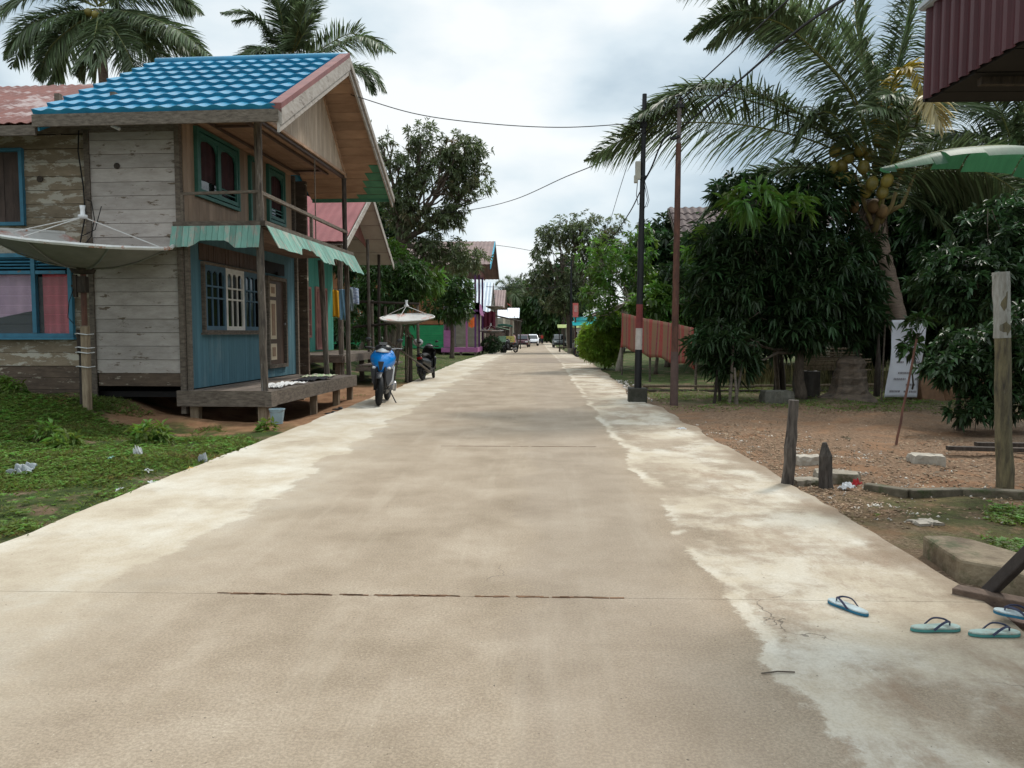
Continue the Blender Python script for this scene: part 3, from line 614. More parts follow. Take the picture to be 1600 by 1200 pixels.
# --- side walls facing the road (local plane x=0, normal +x):   u = +y, v = z, U x V = +x
lw = (.56, 3.14, 1.50, 2.78); ld = (3.46, 4.56, .72, 2.74)
mb = MB(); mb.boards((0, 0, 0), (0, 1, 0), (0, 0, 1), .05, 5.3, .52, 3.33, .105, along='v', holes=[lw, ld], gap=.004, warp=.002); HB('porch_wall', mb, m_bluewall)
uw = [(.42, 2.16, 3.90, 5.12), (3.62, 4.6, 3.92, 5.15), (2.68, 3.3, 3.4, 5.12)]
mb = MB(); mb.boards((0, 0, 0), (0, 1, 0), (0, 0, 1), .05, 5.12, 3.36, 5.3, .13, along='v', holes=uw, gap=.004, warp=.002); HB('balcony_wall', mb, m_balcwall)
mb = MB(); mb.boards((0, .012, 0), (-1, 0, 0), (0, 0, 1), -1.3, 0, 5.3, 5.301, .13) if 0 else None
def side_frame(mb, y0, y1, z0, z1, t=.07, x=.015, d=.07):
    for c, s in (((x, (y0+y1)/2, z1-t/2), (d, y1-y0, t)), ((x, (y0+y1)/2, z0+t/2), (d, y1-y0, t)), ((x, y0+t/2, (z0+z1)/2), (d, t, z1-z0-2*t)), ((x, y1-t/2, (z0+z1)/2), (d, t, z1-z0-2*t))): mb.box(c, s)
# lower triple window
y0, y1, z0, z1 = lw
mb = MB(); side_frame(mb, y0, y1, z0, z1, .05, .02, .09); mb.box((.06, (y0+y1)/2, z0-.015), (.13, y1-y0+.08, .035)); wl = HB('window', mb, graywood); wl['label'] = 'porch window with three barred sashes, the middle one white'
ys = [y0+.05, y0+.05+.84, y0+.05+1.66, y1-.05]
for k in range(3):
    a, b = ys[k], ys[k+1]; mb = MB(); t = .075; zb, zt = z0+.05, z1-.05; x = .035
    mb.box((x, (a+b)/2, zb+t/2), (.035, b-a, t)); mb.box((x, (a+b)/2, zt-t/2), (.035, b-a, t)); mb.box((x, a+t/2, (zb+zt)/2), (.035, t, zt-zb-2*t)); mb.box((x, b-t/2, (zb+zt)/2), (.035, t, zt-zb-2*t))
    wdt = (b-a-2*t)/3
    for q in (1, 2): mb.box((x, a+t+wdt*q, (zb+zt)/2), (.022, .032, zt-zb-2*t))
    for q in (.50, .68): mb.box((x+.002, (a+b)/2, zb+(zt-zb)*q), (.022, b-a-2*t, .032))
    for q in range(3): # arched head pieces
        c0 = a+t+wdt*q; 
        mb.prism([(x-.01, c0, zt-t), (x-.01, c0, zt-t-.09), (x-.01, c0+wdt*.25, zt-t-.03), (x-.01, c0+wdt*.5, zt-t-.015), (x-.01, c0+wdt*.75, zt-t-.03), (x-.01, c0+wdt, zt-t-.09), (x-.01, c0+wdt, zt-t)], (.02, 0, 0))
    HB('sash', mb, (m_duskblue, m_whiteframe, m_duskblue)[k], wl)
mb = MB(); mb.box((-.03, (y0+y1)/2, (z0+z1)/2), (.01, y1-y0-.04, z1-z0-.04)); HB('pane', mb, darkglass, wl)
mb = MB(); mb.boards((.012, 0, 0), (0, 1, 0), (0, 0, 1), .5, 3.2, 2.80, 3.1, .07, along='v'); HB('vent_panel', mb, m_doorbrown)
# lower door
y0, y1, z0, z1 = ld
mb = MB(); side_frame(mb, y0, y1, z0, z1, .08, .02, .1); door = HB('door', mb, graywood); door['label'] = 'brown door with cream raised panels'
mb = MB(); mb.box((-.01, (y0+y1)/2, (z0+z1)/2), (.04, y1-y0-.16, z1-z0-.16)); HB('door_leaf', mb, m_doorbrown, door)
mb = MB()
for (za, zb) in ((.90, 1.26), (1.36, 2.22), (2.30, 2.58)):
    yc = y0+.36; mb.box((.016, yc, (za+zb)/2), (.016, .34, zb-za))
HB('door_panel', mb, m_doorcream, door)
mb = MB()
for (za, zb) in ((.98, 1.18), (1.44, 2.14), (2.37, 2.51)):
    yc = y0+.36; mb.box((.028, yc, (za+zb)/2), (.014, .17, zb-za))
HB('panel_inlay', mb, M('tan_inlay', (.33, .22, .15), (.25, .16, .11), rnd=.05), door)
mb = MB(); mb.box((.0, (y0+y1)/2, 2.93), (.03, y1-y0, .26)); mb.box((.05, (y0+y1)/2+.1, 2.82), (.05, .22, .07)); HB('transom', mb, m_dark, door)
mb = MB(); mb.ball((.06, y1-.16, 1.7), .03); HB('handle', mb, metal_grey, door)
# upper windows
for (a, b, c, d), lab in ((uw[0], 'balcony window with two green sashes and maroon curtain'), (uw[1], 'green balcony window beside the far corner')):
    mb = MB(); side_frame(mb, a, b, c, d, .06, .03, .08); 
    n = 2 if b-a > 1.2 else 1
    st = (b-a-.16)/n
    for k in range(n):
        p, q = a+.08+k*st, a+.08+(k+1)*st
        mb.box((.035, p+.03, (c+d)/2), (.05, .06, d-c-.16)); mb.box((.035, q-.03, (c+d)/2), (.05, .06, d-c-.16)); mb.box((.036, (p+q)/2, c+.12), (.05, q-p-.12, .07)); mb.box((.036, (p+q)/2, d-.12), (.05, q-p-.12, .07))
        mb.prism([(.012, p+.06, d-.15), (.012, p+.06, d-.33), (.012, p+.14, d-.22), (.012, (p+q)/2, d-.17), (.012, q-.14, d-.22), (.012, q-.06, d-.33), (.012, q-.06, d-.15)], (.03, 0, 0))
        if k == n-1:
            for zz in (.24, .31): mb.box((.03, (p+q)/2, c+zz), (.015, q-p-.1, .018))
    wn = HB('window', mb, m_trimteal); wn['label'] = lab
    mb = MB(); mb.box((-.04, (a+b)/2, (c+d)/2), (.01, b-a-.02, d-c-.02)); HB('pane', mb, darkglass, wn)
    mb = MB(); mb.grid(lambda u, v: (-.02+.01*math.sin(u*40), a+.12+(b-a-.24)*u, c+.35+(d-c-.5)*v), 40, 3); HB('curtain', mb, m_curt_d, wn)
a, b, c, d = uw[2]; mb = MB(); side_frame(mb, a, b, c, d, .07, .02, .09); dr_ = HB('door', mb, m_trimteal); dr_['label'] = 'balcony door in the tan wall'
mb = MB(); mb.boards((-.01, 0, 0), (0, 1, 0), (0, 0, 1), a+.07, b-.07, c+.02, d-.07, .14, along='v'); HB('door_leaf', mb, M('olive_door_boards', (.17, .145, .105), (.10, .085, .06), scale=4), dr_)
# end wall of wing
mb = MB(); mb.boards((0, 5.3, 0), (-1, 0, 0), (0, 0, 1), 0, 2, .5, 5, .12, along='v'); HB('far_wall', mb, m_bluewall)
for a_, b_, w0 in (((0.01, 5.2, 3.4), (0.01, 5.2, 5.2), .1), ((.02, 5.28, .3), (.02, 5.28, 3.3), .09), ((.03, .04, .5), (.03, .04, 3.36), .07)): mb = MB(); mb.beam(a_, b_, w0, w0); HB('corner_board', mb, graywood)
# --- porch deck
mb = MB(); mb.boards((0, 0, .50), (1, 0, 0), (0, 1, 0), .03, 1.46, -.10, 5.12, .14, along='v', th=.03, warp=.005); deck = HB('porch_deck', mb, deckwood)
mb = MB(); mb.box((.67, -.13, .375), (1.6, .05, .27), r=.5); mb.box((1.49, 2.5, .37), (.05, 5.28, .25), r=.3); mb.box((1.5, -.07, .37), (.12, .24, .265), r=.6)
mb.box((.7, 1.6, .38), (1.3, .08, .12)); mb.box((.7, 3.4, .38), (1.3, .08, .12)); HB('deck_beam', mb, graywood)
for (x, y, s) in ((.12, .02, .14), (1.36, -.02, .16), (1.38, 2.45, .13), (1.38, 3.95, .13), (1.38, 5.0, .12), (.2, 2.6, .15), (.2, 5, .15)):
    mb = MB(); mb.box((x, y, .02), (s, s, .5), (0, 0, random.uniform(-.1, .1)), jit=.008); HB('stilt', mb, rawwood)
# --- balcony floor beam, porch ceiling
mb = MB(); mb.box((.65, -.02, 3.345), (1.62, .10, .09), r=.2); mb.box((1.42, 2.55, 3.345), (.10, 5.24, .09), r=.4); mb.box((.7, 5.15, 3.345), (1.4, .08, .09)); HB('balcony_beam', mb, graywood)
mb = MB(); mb.boards((0, 0, 3.26), (0, 1, 0), (1, 0, 0), .03, 5.1, .02, 1.38, .15, th=.04); HB('porch_ceiling', mb, wood('ceiling_boards', (.23, .15, .11), (.15, .095, .07), scale=3))
# --- balcony posts / porch posts
def post(x, y, z0, z1, r_=.06, lean=(0, 0), mat=None, name='post', par=None):
    mb = MB(); n = 9
    pts = [(x+lean[0]*i/(n-1)+random.uniform(-.006, .006), y+lean[1]*i/(n-1)+random.uniform(-.006, .006), z0+(z1-z0)*i/(n-1)) for i in range(n)]
    mb.tube(pts, [r_*random.uniform(.93, 1.07) for _ in range(n)], 7, jit=.06); return HB(name, mb, mat or postwood, par)
post(1.36, 0.0, .50, 3.31, .068, (-.03, 0)); post(1.36, 5.02, .25, 3.31, .055, (-.02, 0)); post(.83, 5.0, .50, 3.2, .07, (-.1, 0))
post(1.33, .03, 3.38, 5.12, .065, mat=postwood, name='balcony_post'); post(1.33, 4.95, 3.38, 5.2, .055, mat=darkwood, name='balcony_post')
mb = MB(); mb.beam((1.36, 0, 3.87), (1.36, 5.0, 3.84), .06, .06, r=.8); mb.beam((-.03, -.03, 3.86), (1.34, -.03, 3.88), .05, .045, r=.7); mb.beam((1.36, 2.55, 3.38), (1.36, 2.55, 3.85), .06, .05); mb.beam((.0, -.03, 3.38), (.0, -.03, 3.86), .05, .05)
mb.tube([(1.33, 2.9, 3.4), (1.33, 2.9, 5.15)], .012, 5); HB('railing', mb, graywood)
# --- valance
mb = MB()
def val(mb, p0, p1, outv, zt, prof, w_=.1):
    """boards hung from p0..p1, prof(t)->bottom z; outv = outward direction * flare"""
    p0 = Vector(p0); p1 = Vector(p1); Ln = (p1-p0).length; k = int(Ln/w_); outv = Vector(outv); d = (p1-p0).normalized()
    for i in range(k):
        a, b = i*Ln/k+.003, (i+1)*Ln/k-.003; r = random.random(); ta, tb = a/Ln, b/Ln
        qa, qb = prof(ta+1e-4), prof(tb-1e-4); e = random.uniform(-.008, .008)
        A = [p0+d*a+Vector((0, 0, zt)), p0+d*b+Vector((0, 0, zt)), p0+d*b+outv*((zt-qb)/.4)+Vector((0, 0, qb+e)), p0+d*a+outv*((zt-qa)/.4)+Vector((0, 0, qa+e))]
        nn = outv.normalized()*.016
        mb.hexa(A, [p+nn for p in A], r)
def pf1(t):
    x = -.17+t*1.56
    return 2.95 if x < .2 else (2.95+(x-.2)/.12*.10 if x < .32 else (3.06 if x < .82 else (3.06-(x-.82)/.12*.11 if x < .94 else 2.93)))
val(mb, (-.17, -.075, 0), (1.39, -.075, 0), (0, -.10, 0), 3.31, pf1)
def pf2(t):
    y = t*5.25
    for (a, b, z) in ((0, 1.15, 2.93), (1.25, 2.0, 3.07), (2.3, 3.1, 2.90), (3.2, 3.95, 3.06), (4.25, 5.3, 2.88)):
        if a <= y <= b: return z
    return 3.0
val(mb, (1.475, -.06, 0), (1.475, 5.15, 0), (.22, 0, 0), 3.31, pf2)
HB('valance', mb, m_valance)
# light bulb under the porch
mb = MB(); mb.lathe([(.0, .1), (.045, .09), (.05, .04), (.03, .03)], (.9, 1.0, 3.09), 12); mb.lathe([(0, -.09), (.035, -.07), (.05, -.03), (.045, .01), (.02, .04)], (.9, 1.0, 3.09), 14); HB('light_bulb', mb, whiteplastic, smooth=True)
# --- roof
RL, RZ, YR = -1.95, 7.06, 2.82; E0, E1, ZE = -.95, 6.55, 4.98; XG = 2.08
mb = MB(); mb.slope((RL, YR, RZ), (XG-.05, YR, RZ), (XG-.05, E0, ZE), (RL, E0, ZE), rows=9, amp=.015, per=.30, step=.065, sharp=.8); HB('tile_roof', mb, m_tile, smooth=False)
mb = MB(); mb.slope((RL, YR, RZ), (XG-.05, YR, RZ), (XG-.05, E1, ZE), (RL, E1, ZE), rows=10, amp=.022, per=.30, step=.05); HB('tile_roof', mb, m_tile)
mb = MB(); mb.tube([(RL, YR, RZ+.02), (XG, YR, RZ+.02)], .075, 10); HB('ridge_cap', mb, m_tile, smooth=True)
RR, RE = 6.66, 4.86
mb = MB(); mb.slope((-9, YR, RR), (RL+.15, YR, RR), (RL+.15, E0+.05, RE), (-9, E0+.05, RE), rows=1, amp=.012, per=.2); mb.slope((-9, YR, RR), (RL+.15, YR, RR), (RL+.15, E1, RE), (-9, E1, RE), amp=.012, per=.2); HB('rust_roof', mb, m_rust, solid=.01)
mb = MB(); mb.box((-5.5, E0+.05, 4.74), (7.1, .04, .16), r=.4); HB('eave_board', mb, graywood)
mb = MB(); mb.box(((RL+XG)/2, E0-.015, 4.87), (XG-RL, .04, .19), r=.6); HB('eave_board', mb, graywood)
mb = MB(); mb.prism([(RL+.03, YR, RZ-.03), (RL+.03, E0+.06, ZE-.03), (RL+.03, E0+.06, ZE-.25), (RL+.03, YR, RZ-.5)], (.03, 0, 0)); HB('rake_closure', mb, m_tile)
for z_, lab in ((0, 0),):
    A = Vector((XG+.02, YR, RZ+.04)); B0 = Vector((XG+.02, E0-.02, ZE+.03)); B1 = Vector((XG+.02, E1+.05, ZE-.02))
    mb = MB(); mb.beam(A-Vector((0, 0, .02)), B0-Vector((0, 0, .02)), .26, .03, up=(1, 0, 0)) if 0 else None
    # red trim laid on top of the near rake, chipped board below it
    up = Vector((0, 0, 1)); mb = MB()
    mb.hexa([A+Vector((-.16, 0, .05)), B0+Vector((-.16, 0, .05)), B0+Vector((.03, 0, .05)), A+Vector((.03, 0, .05))], [A+Vector((-.16, 0, .02)), B0+Vector((-.16, 0, .02)), B0+Vector((.03, 0, -.10)), A+Vector((.03, 0, -.10))]); HB('rake_flashing', mb, m_redtrim)
    mb = MB()
    for Bq, wd in ((B0, .24), (B1, .13)):
        a0 = A-Vector((0, 0, .04)); b0 = Bq-Vector((0, 0, .04)); mb.hexa([a0, b0, b0-up*wd, a0-up*wd], [q+Vector((.035, 0, 0)) for q in (a0, b0, b0-up*wd, a0-up*wd)])
        a0 = A+Vector((-.045, 0, -.06)); b0 = Bq+Vector((-.045, 0, -.06)); mb.hexa([a0, b0, b0-up*(wd+.1), a0-up*(wd+.1)], [q+Vector((.04, 0, 0)) for q in (a0, b0, b0-up*(wd+.1), a0-up*(wd+.1))])
    HB('rake_board', mb, m_rake)
# soffit boards under both slopes (parallel to the ridge)
def soff(ya, za, yb, zb, x0, x1, w_=.26, mat=m_soffit, skip=lambda i: False, name='soffit', drop=.11):
    mb = MB(); d = Vector((0, yb-ya, zb-za)); Ln = d.length; k = int(Ln/w_)
    O = Vector((0, ya, za-drop)); d.normalize(); 
    for i in range(k):
        if skip(i): continue
        r = random.random(); a = O+d*(i*Ln/k+.006); b = O+d*((i+1)*Ln/k-.006); e = random.uniform(-.006, .006); n = Vector((0, 0, .02)); ee = Vector((0, 0, e))
        mb.hexa([a+Vector((x0, 0, 0))+ee, a+Vector((x1, 0, 0)), b+Vector((x1, 0, 0)), b+Vector((x0, 0, 0))+ee], [q+n for q in (a+Vector((x0, 0, 0)), a+Vector((x1, 0, 0)), b+Vector((x1, 0, 0)), b+Vector((x0, 0, 0)))], r)
    return HB(name, mb, mat)
soff(YR, RZ, E1, ZE, .0, XG-.04); soff(YR, RZ, E0, ZE, .0, XG-.04)
# green painted outer corner of the far slope
dd = Vector((0, E1-YR, ZE-RZ)); 
mb = MB()
for i, (t0, t1, xx) in enumerate(((.70, .765, 1.78), (.765, .83, 1.62), (.83, .89, 1.50), (.89, .95, 1.45), (.95, 1.0, 1.22))):
    a = Vector((0, YR, RZ-.127))+dd*(t0+.003); b = Vector((0, YR, RZ-.127))+dd*(t1-.003)
    mb.hexa([a+Vector((xx, 0, 0)), a+Vector((XG-.045, 0, 0)), b+Vector((XG-.045, 0, 0)), b+Vector((xx+.05, 0, 0))], [q+Vector((0, 0, .012)) for q in (a+Vector((xx, 0, 0)), a+Vector((XG-.045, 0, 0)), b+Vector((XG-.045, 0, 0)), b+Vector((xx+.05, 0, 0)))], random.random())
HB('painted_soffit', mb, m_greenpaint)
mb = MB(); mb.box((0.0+1.03, E1-.02, ZE-.13), (2.0, .04, .10)); HB('far_eave_board', mb, m_greenpaint)
# balcony ceiling with frame battens
mb = MB(); mb.boards((0, 0, 5.17), (0, 1, 0), (1, 0, 0), -.1, 4.9, .02, 1.33, .22, th=.02); HB('balcony_ceiling', mb, m_soffit)
mb = MB(); mb.box((.35, 2.4, 5.13), (.05, 4.6, .04)); mb.box((1.02, 2.4, 5.13), (.05, 4.6, .04)); mb.box((.68, .55, 5.128), (.62, .05, .04)); mb.box((.68, 4.3, 5.128), (.62, .05, .04)); mb.box((1.32, 2.35, 5.11), (.07, 5.1, .09)); HB('ceiling_batten', mb, m_doorbrown)
# pediment (vertical boards)
mb = MB(); k = 42
for i in range(k):
    ya = -.55+i*(5.45/k); yb = ya+5.45/k-.005
    def top(y): return min(5.98+(y+.55)*.0+0*y, 1e9) if 0 else (5.05+(y+.75)*.53 if y < 2.82 else max(5.2, 6.95-(y-2.82)*.93))
    def zt_(y): return min(top(y), 6.9)
    def bot(y): return 5.16 if y < 4.5 else 5.2
    r = random.random()
    if zt_(ya)-5.1 < .02: continue
    mb.hexa([(1.37, ya, bot(ya)), (1.37, yb, bot(yb)), (1.37, yb, zt_(yb)), (1.37, ya, zt_(ya))], [(1.385, ya, bot(ya)), (1.385, yb, bot(yb)), (1.385, yb, zt_(yb)), (1.385, ya, zt_(ya))], r)
HB('pediment', mb, m_pediment)
mb = MB(); mb.beam((1.40, 2.82, 6.93), (1.40, 4.85, 5.08), .03, .04); mb.beam((1.39, -.3, 5.14), (1.39, 4.85, 5.15), .04, .05); HB('pediment_trim', mb, m_soffit)
mb = MB(); mb.lathe([(.0, -.02), (.02, -.01), (.02, .12), (0, .12)], (.7, -.25, 5.0), 8); HB('eave_bracket', mb, white_cloth); mb = MB(); mb.tube([(-1.0, -.3, 5.1), (-1.05, -.28, 4.95), (-.92, -.28, 4.9)], .03, 6); HB('eave_bracket', mb, white_cloth)

# ================================================================== generic village house
def village_house(label, loc, rz, W_, D_, zf, ze, zr, walls, roofm, overhang=.6, ridge='x', group=None, parts=(), gable=None, trim=None, seedk=0, roofw=.02, roofstep=0, rows=1, low=None):
    """local: x from -W to 0 (road side is +x), y from 0 (near) to D.  ridge 'x': gable faces the road"""
    h = thing('village_house', label, 'house', loc, rz, group)
    mb = MB()
    mb.boards((0, 0, 0), (1, 0, 0), (0, 0, 1), -W_, 0, zf, ze, .22, holes=[(p[1], p[2], p[3], p[4]) for p in parts if p[0].startswith('n')])
    mb.boards((0, 0, 0), (0, 1, 0), (0, 0, 1), 0, D_, zf, ze, .2, along='v', holes=[(p[1], p[2], p[3], p[4]) for p in parts if p[0].startswith('s')])
    mb.box((-W_/2, D_, (zf+ze)/2), (W_, .06, ze-zf)); mb.box((-W_, D_/2, (zf+ze)/2), (.06, D_, ze-zf)); mb.box((-W_/2, D_/2, zf+.02), (W_-.1, D_-.1, .06))
    mb.build('wall', walls, h)
    o = overhang
    if ridge == 'x':
        mb = MB(); 
        mb.slope((-W_-o, D_/2, zr), (o*1.6, D_/2, zr), (o*1.6, -o, ze-.1), (-W_-o, -o, ze-.1), rows=rows, amp=roofw, per=.3, step=roofstep)
        mb.slope((-W_-o, D_/2, zr), (o*1.6, D_/2, zr), (o*1.6, D_+o, ze-.1), (-W_-o, D_+o, ze-.1), rows=rows, amp=roofw, per=.3, step=roofstep); rf = mb.build('roof', roofm, h, solid=.02)
        mb = MB(); n = 12; 
        for i in range(n):
            ya, yb = D_*i/n, D_*(i+1)/n; f = lambda y: ze-.1+(zr-ze)*(1-abs(y-D_/2)/(D_/2+o))-.05
            mb.hexa([(0, ya, ze), (0, yb, ze), (0, yb, max(ze+.01, f(yb))), (0, ya, max(ze+.01, f(ya)))], [(.03, ya, ze), (.03, yb, ze), (.03, yb, max(ze+.01, f(yb))), (.03, ya, max(ze+.01, f(ya)))])
        mb.build('gable', gable or walls, h)
        mb = MB()
        for s_ in (-1, 1):
            a = Vector((o*1.6+.02, D_/2, zr-.03)); b = Vector((o*1.6+.02, D_/2+s_*(D_/2+o), ze-.13)); u = Vector((0, 0, .2)); q = [a, b, b-u, a-u]; mb.hexa(q, [p+Vector((.03, 0, 0)) for p in q])
        mb.build('rake_board', trim or graywood, h)
    else:
        mb = MB(); mb.slope((-W_/2, -o, zr), (-W_/2, D_+o, zr), (o, D_+o, ze-.1), (o, -o, ze-.1), rows=rows, amp=roofw, per=.3, step=roofstep); mb.slope((-W_/2, -o, zr), (-W_/2, D_+o, zr), (-W_-o, D_+o, ze-.1), (-W_-o, -o, ze-.1), rows=rows, amp=roofw, per=.3, step=roofstep); mb.build('roof', roofm, h, solid=.02)
        mb = MB(); mb.prism([(-W_, 0, ze), (0, 0, ze), (-W_/2, 0, zr-.15)], (0, .04, 0)); mb.build('gable', gable or walls, h)
        mb = MB()
        for s_ in (-1, 1):
            a = Vector((-W_/2, -o-.03, zr-.03)); b = Vector((-W_/2+s_*(W_/2+o), -o-.03, ze-.13)); u = Vector((0, 0, .18)); q = [a, b, b-u, a-u]; mb.hexa(q, [p+Vector((0, .03, 0)) for p in q])
        mb.build('rake_board', trim or graywood, h)
    for p in parts:
        kind, u0, u1, z0, z1, fm, gm = p
        nm = 'door' if 'd' in kind[1:] else 'window'; mb = MB(); mg = MB()
        def pt(u, z, n): return (u, -n, z) if kind[0] == 'n' else (n, u, z)
        def bx(mb, ua, ub, za, zb, n0, n1): mb.hexa([pt(ua, za, n0), pt(ub, za, n0), pt(ub, zb, n0), pt(ua, zb, n0)], [pt(ua, za, n1), pt(ub, za, n1), pt(ub, zb, n1), pt(ua, zb, n1)])
        t = .07; bx(mb, u0, u1, z0, z0+t, -.02, .05); bx(mb, u0, u1, z1-t, z1, -.02, .05); bx(mb, u0, u0+t, z0+t, z1-t, -.02, .05); bx(mb, u1-t, u1, z0+t, z1-t, -.02, .05)
        if nm == 'window':
            bx(mb, (u0+u1)/2-.04, (u0+u1)/2+.04, z0+t, z1-t, -.01, .05)
            for q in (.25, .55): bx(mb, u0+t, u1-t, z0+(z1-z0)*q-.015, z0+(z1-z0)*q+.015, 0, .045)
            n = int((u1-u0)/.16)
            for q in range(1, n): bx(mb, u0+(u1-u0)*q/n-.012, u0+(u1-u0)*q/n+.012, z0+t, z1-t, .005, .04)
        f = mb.build(nm, fm, h); bx(mg, u0+.02, u1-.02, z0+.02, z1-.02, -.05, -.03) if nm == 'window' else bx(mg, u0+t, u1-t, z0+t, z1-t, -.02, .02)
        if nm == 'door':
            for (a_, b_) in ((.1, .35), (.42, .65), (.7, .92)): bx(mg, u0+.2, u1-.2, z0+(z1-z0)*a_, z0+(z1-z0)*b_, .02, .035)
        mg.build('pane' if nm == 'window' else 'door_leaf', gm, f)
    return h
def stilts(h, pts, z, mat=graywood, s=.13):
    for x, y in pts: mb = MB(); mb.box((x, y, z/2-.15), (s, s, z+.3)); mb.build('stilt', mat, h)
def posts(h, pts, z0, z1, mat, r_=.06, lean=.03):
    for x, y in pts:
        mb = MB(); mb.tube([(x, y, z0), (x+random.uniform(-lean, lean), y, (z0+z1)/2), (x+random.uniform(-lean, lean), y, z1)], r_, 7); mb.build('post', mat, h)
def deck(h, x0, x1, y0, y1, z, mat=deckwood, edge=graywood):
    mb = MB(); mb.boards((0, 0, z), (1, 0, 0), (0, 1, 0), x0, x1, y0, y1, .16, along='v', th=.03); mb.box(((x0+x1)/2, y0-.02, z-.12), (x1-x0, .05, .18)); mb.box((x1+.02, (y0+y1)/2, z-.12), (.05, y1-y0, .18)); return mb.build('deck', mat, h)
# second house: teal wall, red roof with gable to the road
m_tealwall = M('teal_green_boards', (.06, .30, .235), (.045, .21, .165), scale=2, rnd=.1, rough=.6, stretch=(1, 1, .6))
m_pinkp = M('dusty_pink_paint', (.42, .20, .17), (.30, .14, .12), scale=4, rnd=.05)
m_redroof = M('faded_red_roof_tin', (.28, .085, .085), (.21, .06, .06), scale=1.5, rnd=.08, rough=.55)
m_redgable = M('red_brown_gable_boards', (.28, .12, .10), (.19, .08, .07), scale=3, rnd=.1)
m_greysoffit = M('grey_soffit_sheet', (.46, .39, .34), (.36, .30, .26), scale=2, rnd=.08)
h2 = village_house('teal timber house with red tin gable roof and pink barred window, behind the blue-roofed house', (-7.3, 21.3, 0), R(-1), 5.5, 5.6, .9, 4.0, 5.85, m_tealwall, m_redroof, overhang=.35, roofw=.006,
    parts=[('sw', 1.55, 3.05, 1.35, 2.95, m_pinkp, m_dark), ('sd', 3.55, 4.8, .95, 3.0, m_pinkp, m_redgable)], gable=m_redgable, trim=m_rake)
# extended road-side roof over its porch
mb = MB(); yr = 2.8
for s_ in (-1, 1):
    mb.slope((.4, yr, 5.85), (2.05, yr, 5.85), (2.05, yr+s_*3.15, 3.98), (.4, yr+s_*3.15, 3.98), amp=.006)
mb.build('porch_roof', m_redroof, h2, solid=.02)
mb = MB()
for s_ in (-1, 1):
    a = Vector((2.08, yr, 5.84)); b = Vector((2.08, yr+s_*3.2, 3.93)); u = Vector((0, 0, .2)); q = [a, b, b-u, a-u]; mb.hexa(q, [p+Vector((.03, 0, 0)) for p in q])
mb.build('rake_board', m_rake, h2)
mb = MB()
for i in range(5):
    for s_ in (-1, 1):
        t0, t1 = i/5+.004, (i+1)/5-.004; A = Vector((0, yr, 5.75)); D = Vector((0, s_*3.1, -1.87)); a = A+D*t0; b = A+D*t1
        mb.hexa([a+Vector((.1, 0, 0)), a+Vector((2.03, 0, 0)), b+Vector((2.03, 0, 0)), b+Vector((.1, 0, 0))], [q+Vector((0, 0, .012)) for q in (a+Vector((.1, 0, 0)), a+Vector((2.03, 0, 0)), b+Vector((2.03, 0, 0)), b+Vector((.1, 0, 0)))])
mb.build('soffit', m_greysoffit, h2)
mb = MB(); n = 24
for i in range(n):
    ya = yr-2.4+4.8*i/n; yb = ya+4.8/n-.004; f = lambda y: 5.65-abs(y-yr)*.60; g_ = lambda y: 4.25+.35*math.cos((y-yr)*.62)
    if f((ya+yb)/2) > g_((ya+yb)/2)+.02: mb.hexa([(1.4, ya, g_(ya)), (1.4, yb, g_(yb)), (1.4, yb, f(yb)), (1.4, ya, f(ya))], [(1.42, ya, g_(ya)), (1.42, yb, g_(yb)), (1.42, yb, f(yb)), (1.42, ya, f(ya))])
mb.build('pediment', m_redgable, h2)
posts(h2, [(1.75, .3)], .3, 4.2, postwood, .075); posts(h2, [(1.75, 3.6)], .3, 4.5, postwood, .05); posts(h2, [(1.7, 5.4)], .3, 4.2, darkwood, .05)
deck(h2, .05, 1.9, -.1, 5.6, .88); stilts(h2, [(.1, .1), (1.7, .1), (1.7, 2.8), (1.7, 5.4), (-3, .1), (.1, 5.4)], .85)
mb = MB(); mb.boards((0, 0, .55), (1, 0, 0), (0, 1, 0), 1.9, 2.7, 1.4, 4.4, .2, along='v', th=.05); mb.box((2.3, 1.38, .42), (.85, .05, .12)); mb.build('step', deckwood, h2)
mb = MB(); mb.slope((-4.2, 0, 5.4), (-1.9, 0, 5.4), (-1.7, -1.2, 4.2), (-4.2, -1.2, 4.2), rows=6, amp=.03, per=.2, step=.04); mb.build('thatch_patch', M('grey_shingle', (.17, .145, .13), (.06, .05, .045), scale=5), h2, solid=.05)
o = MB().box((0, 0, .13), (.34, .26, .26)).build('yellow_box', M('yellow_plastic', (.75, .48, .02), (.6, .36, .015), rnd=.03, rough=.4), bevel=.02)
o.location = P(470, 556, 21.9); o.location.z = .93; tag(o, 'small bright yellow plastic box on the step under the pink window', 'box')
# ================================================================== TREES AND PLANTS
bark = M('bark', (.16, .125, .095), (.06, .047, .037), scale=9, rough=.95, bump=.6, stretch=(2, 2, .7), rnd=0, peel=(.25, .24, .20), peel_t=.62, peel_w=.1, peel_s=4)
palebark = M('pale_bark', (.36, .32, .26), (.20, .17, .14), scale=9, rough=.95, bump=.5, rnd=0, stretch=(2, 2, .7))
lf_dark = M('dark_mango_leaf', (.046, .085, .030), (.025, .048, .02), scale=.9, rough=.42, rnd=.65, trans=.22, bump=0, spec=.25, hue=.03)
lf_mid = M('mid_green_leaf', (.070, .125, .032), (.038, .075, .022), scale=.8, rough=.42, rnd=.6, trans=.28, bump=0, spec=.4, hue=.03)
lf_brown = M('olive_mango_leaf', (.15, .185, .085), (.085, .11, .05), scale=.8, rough=.42, rnd=.6, trans=.25, bump=0, spec=.4, peel=(.22, .165, .10), peel_t=.56, peel_w=.1, peel_s=.9, hue=.02)
lf_light = M('light_green_leaf', (.12, .21, .042), (.065, .125, .028), scale=.8, rough=.42, rnd=.5, trans=.35, bump=0, spec=.4, hue=.03)
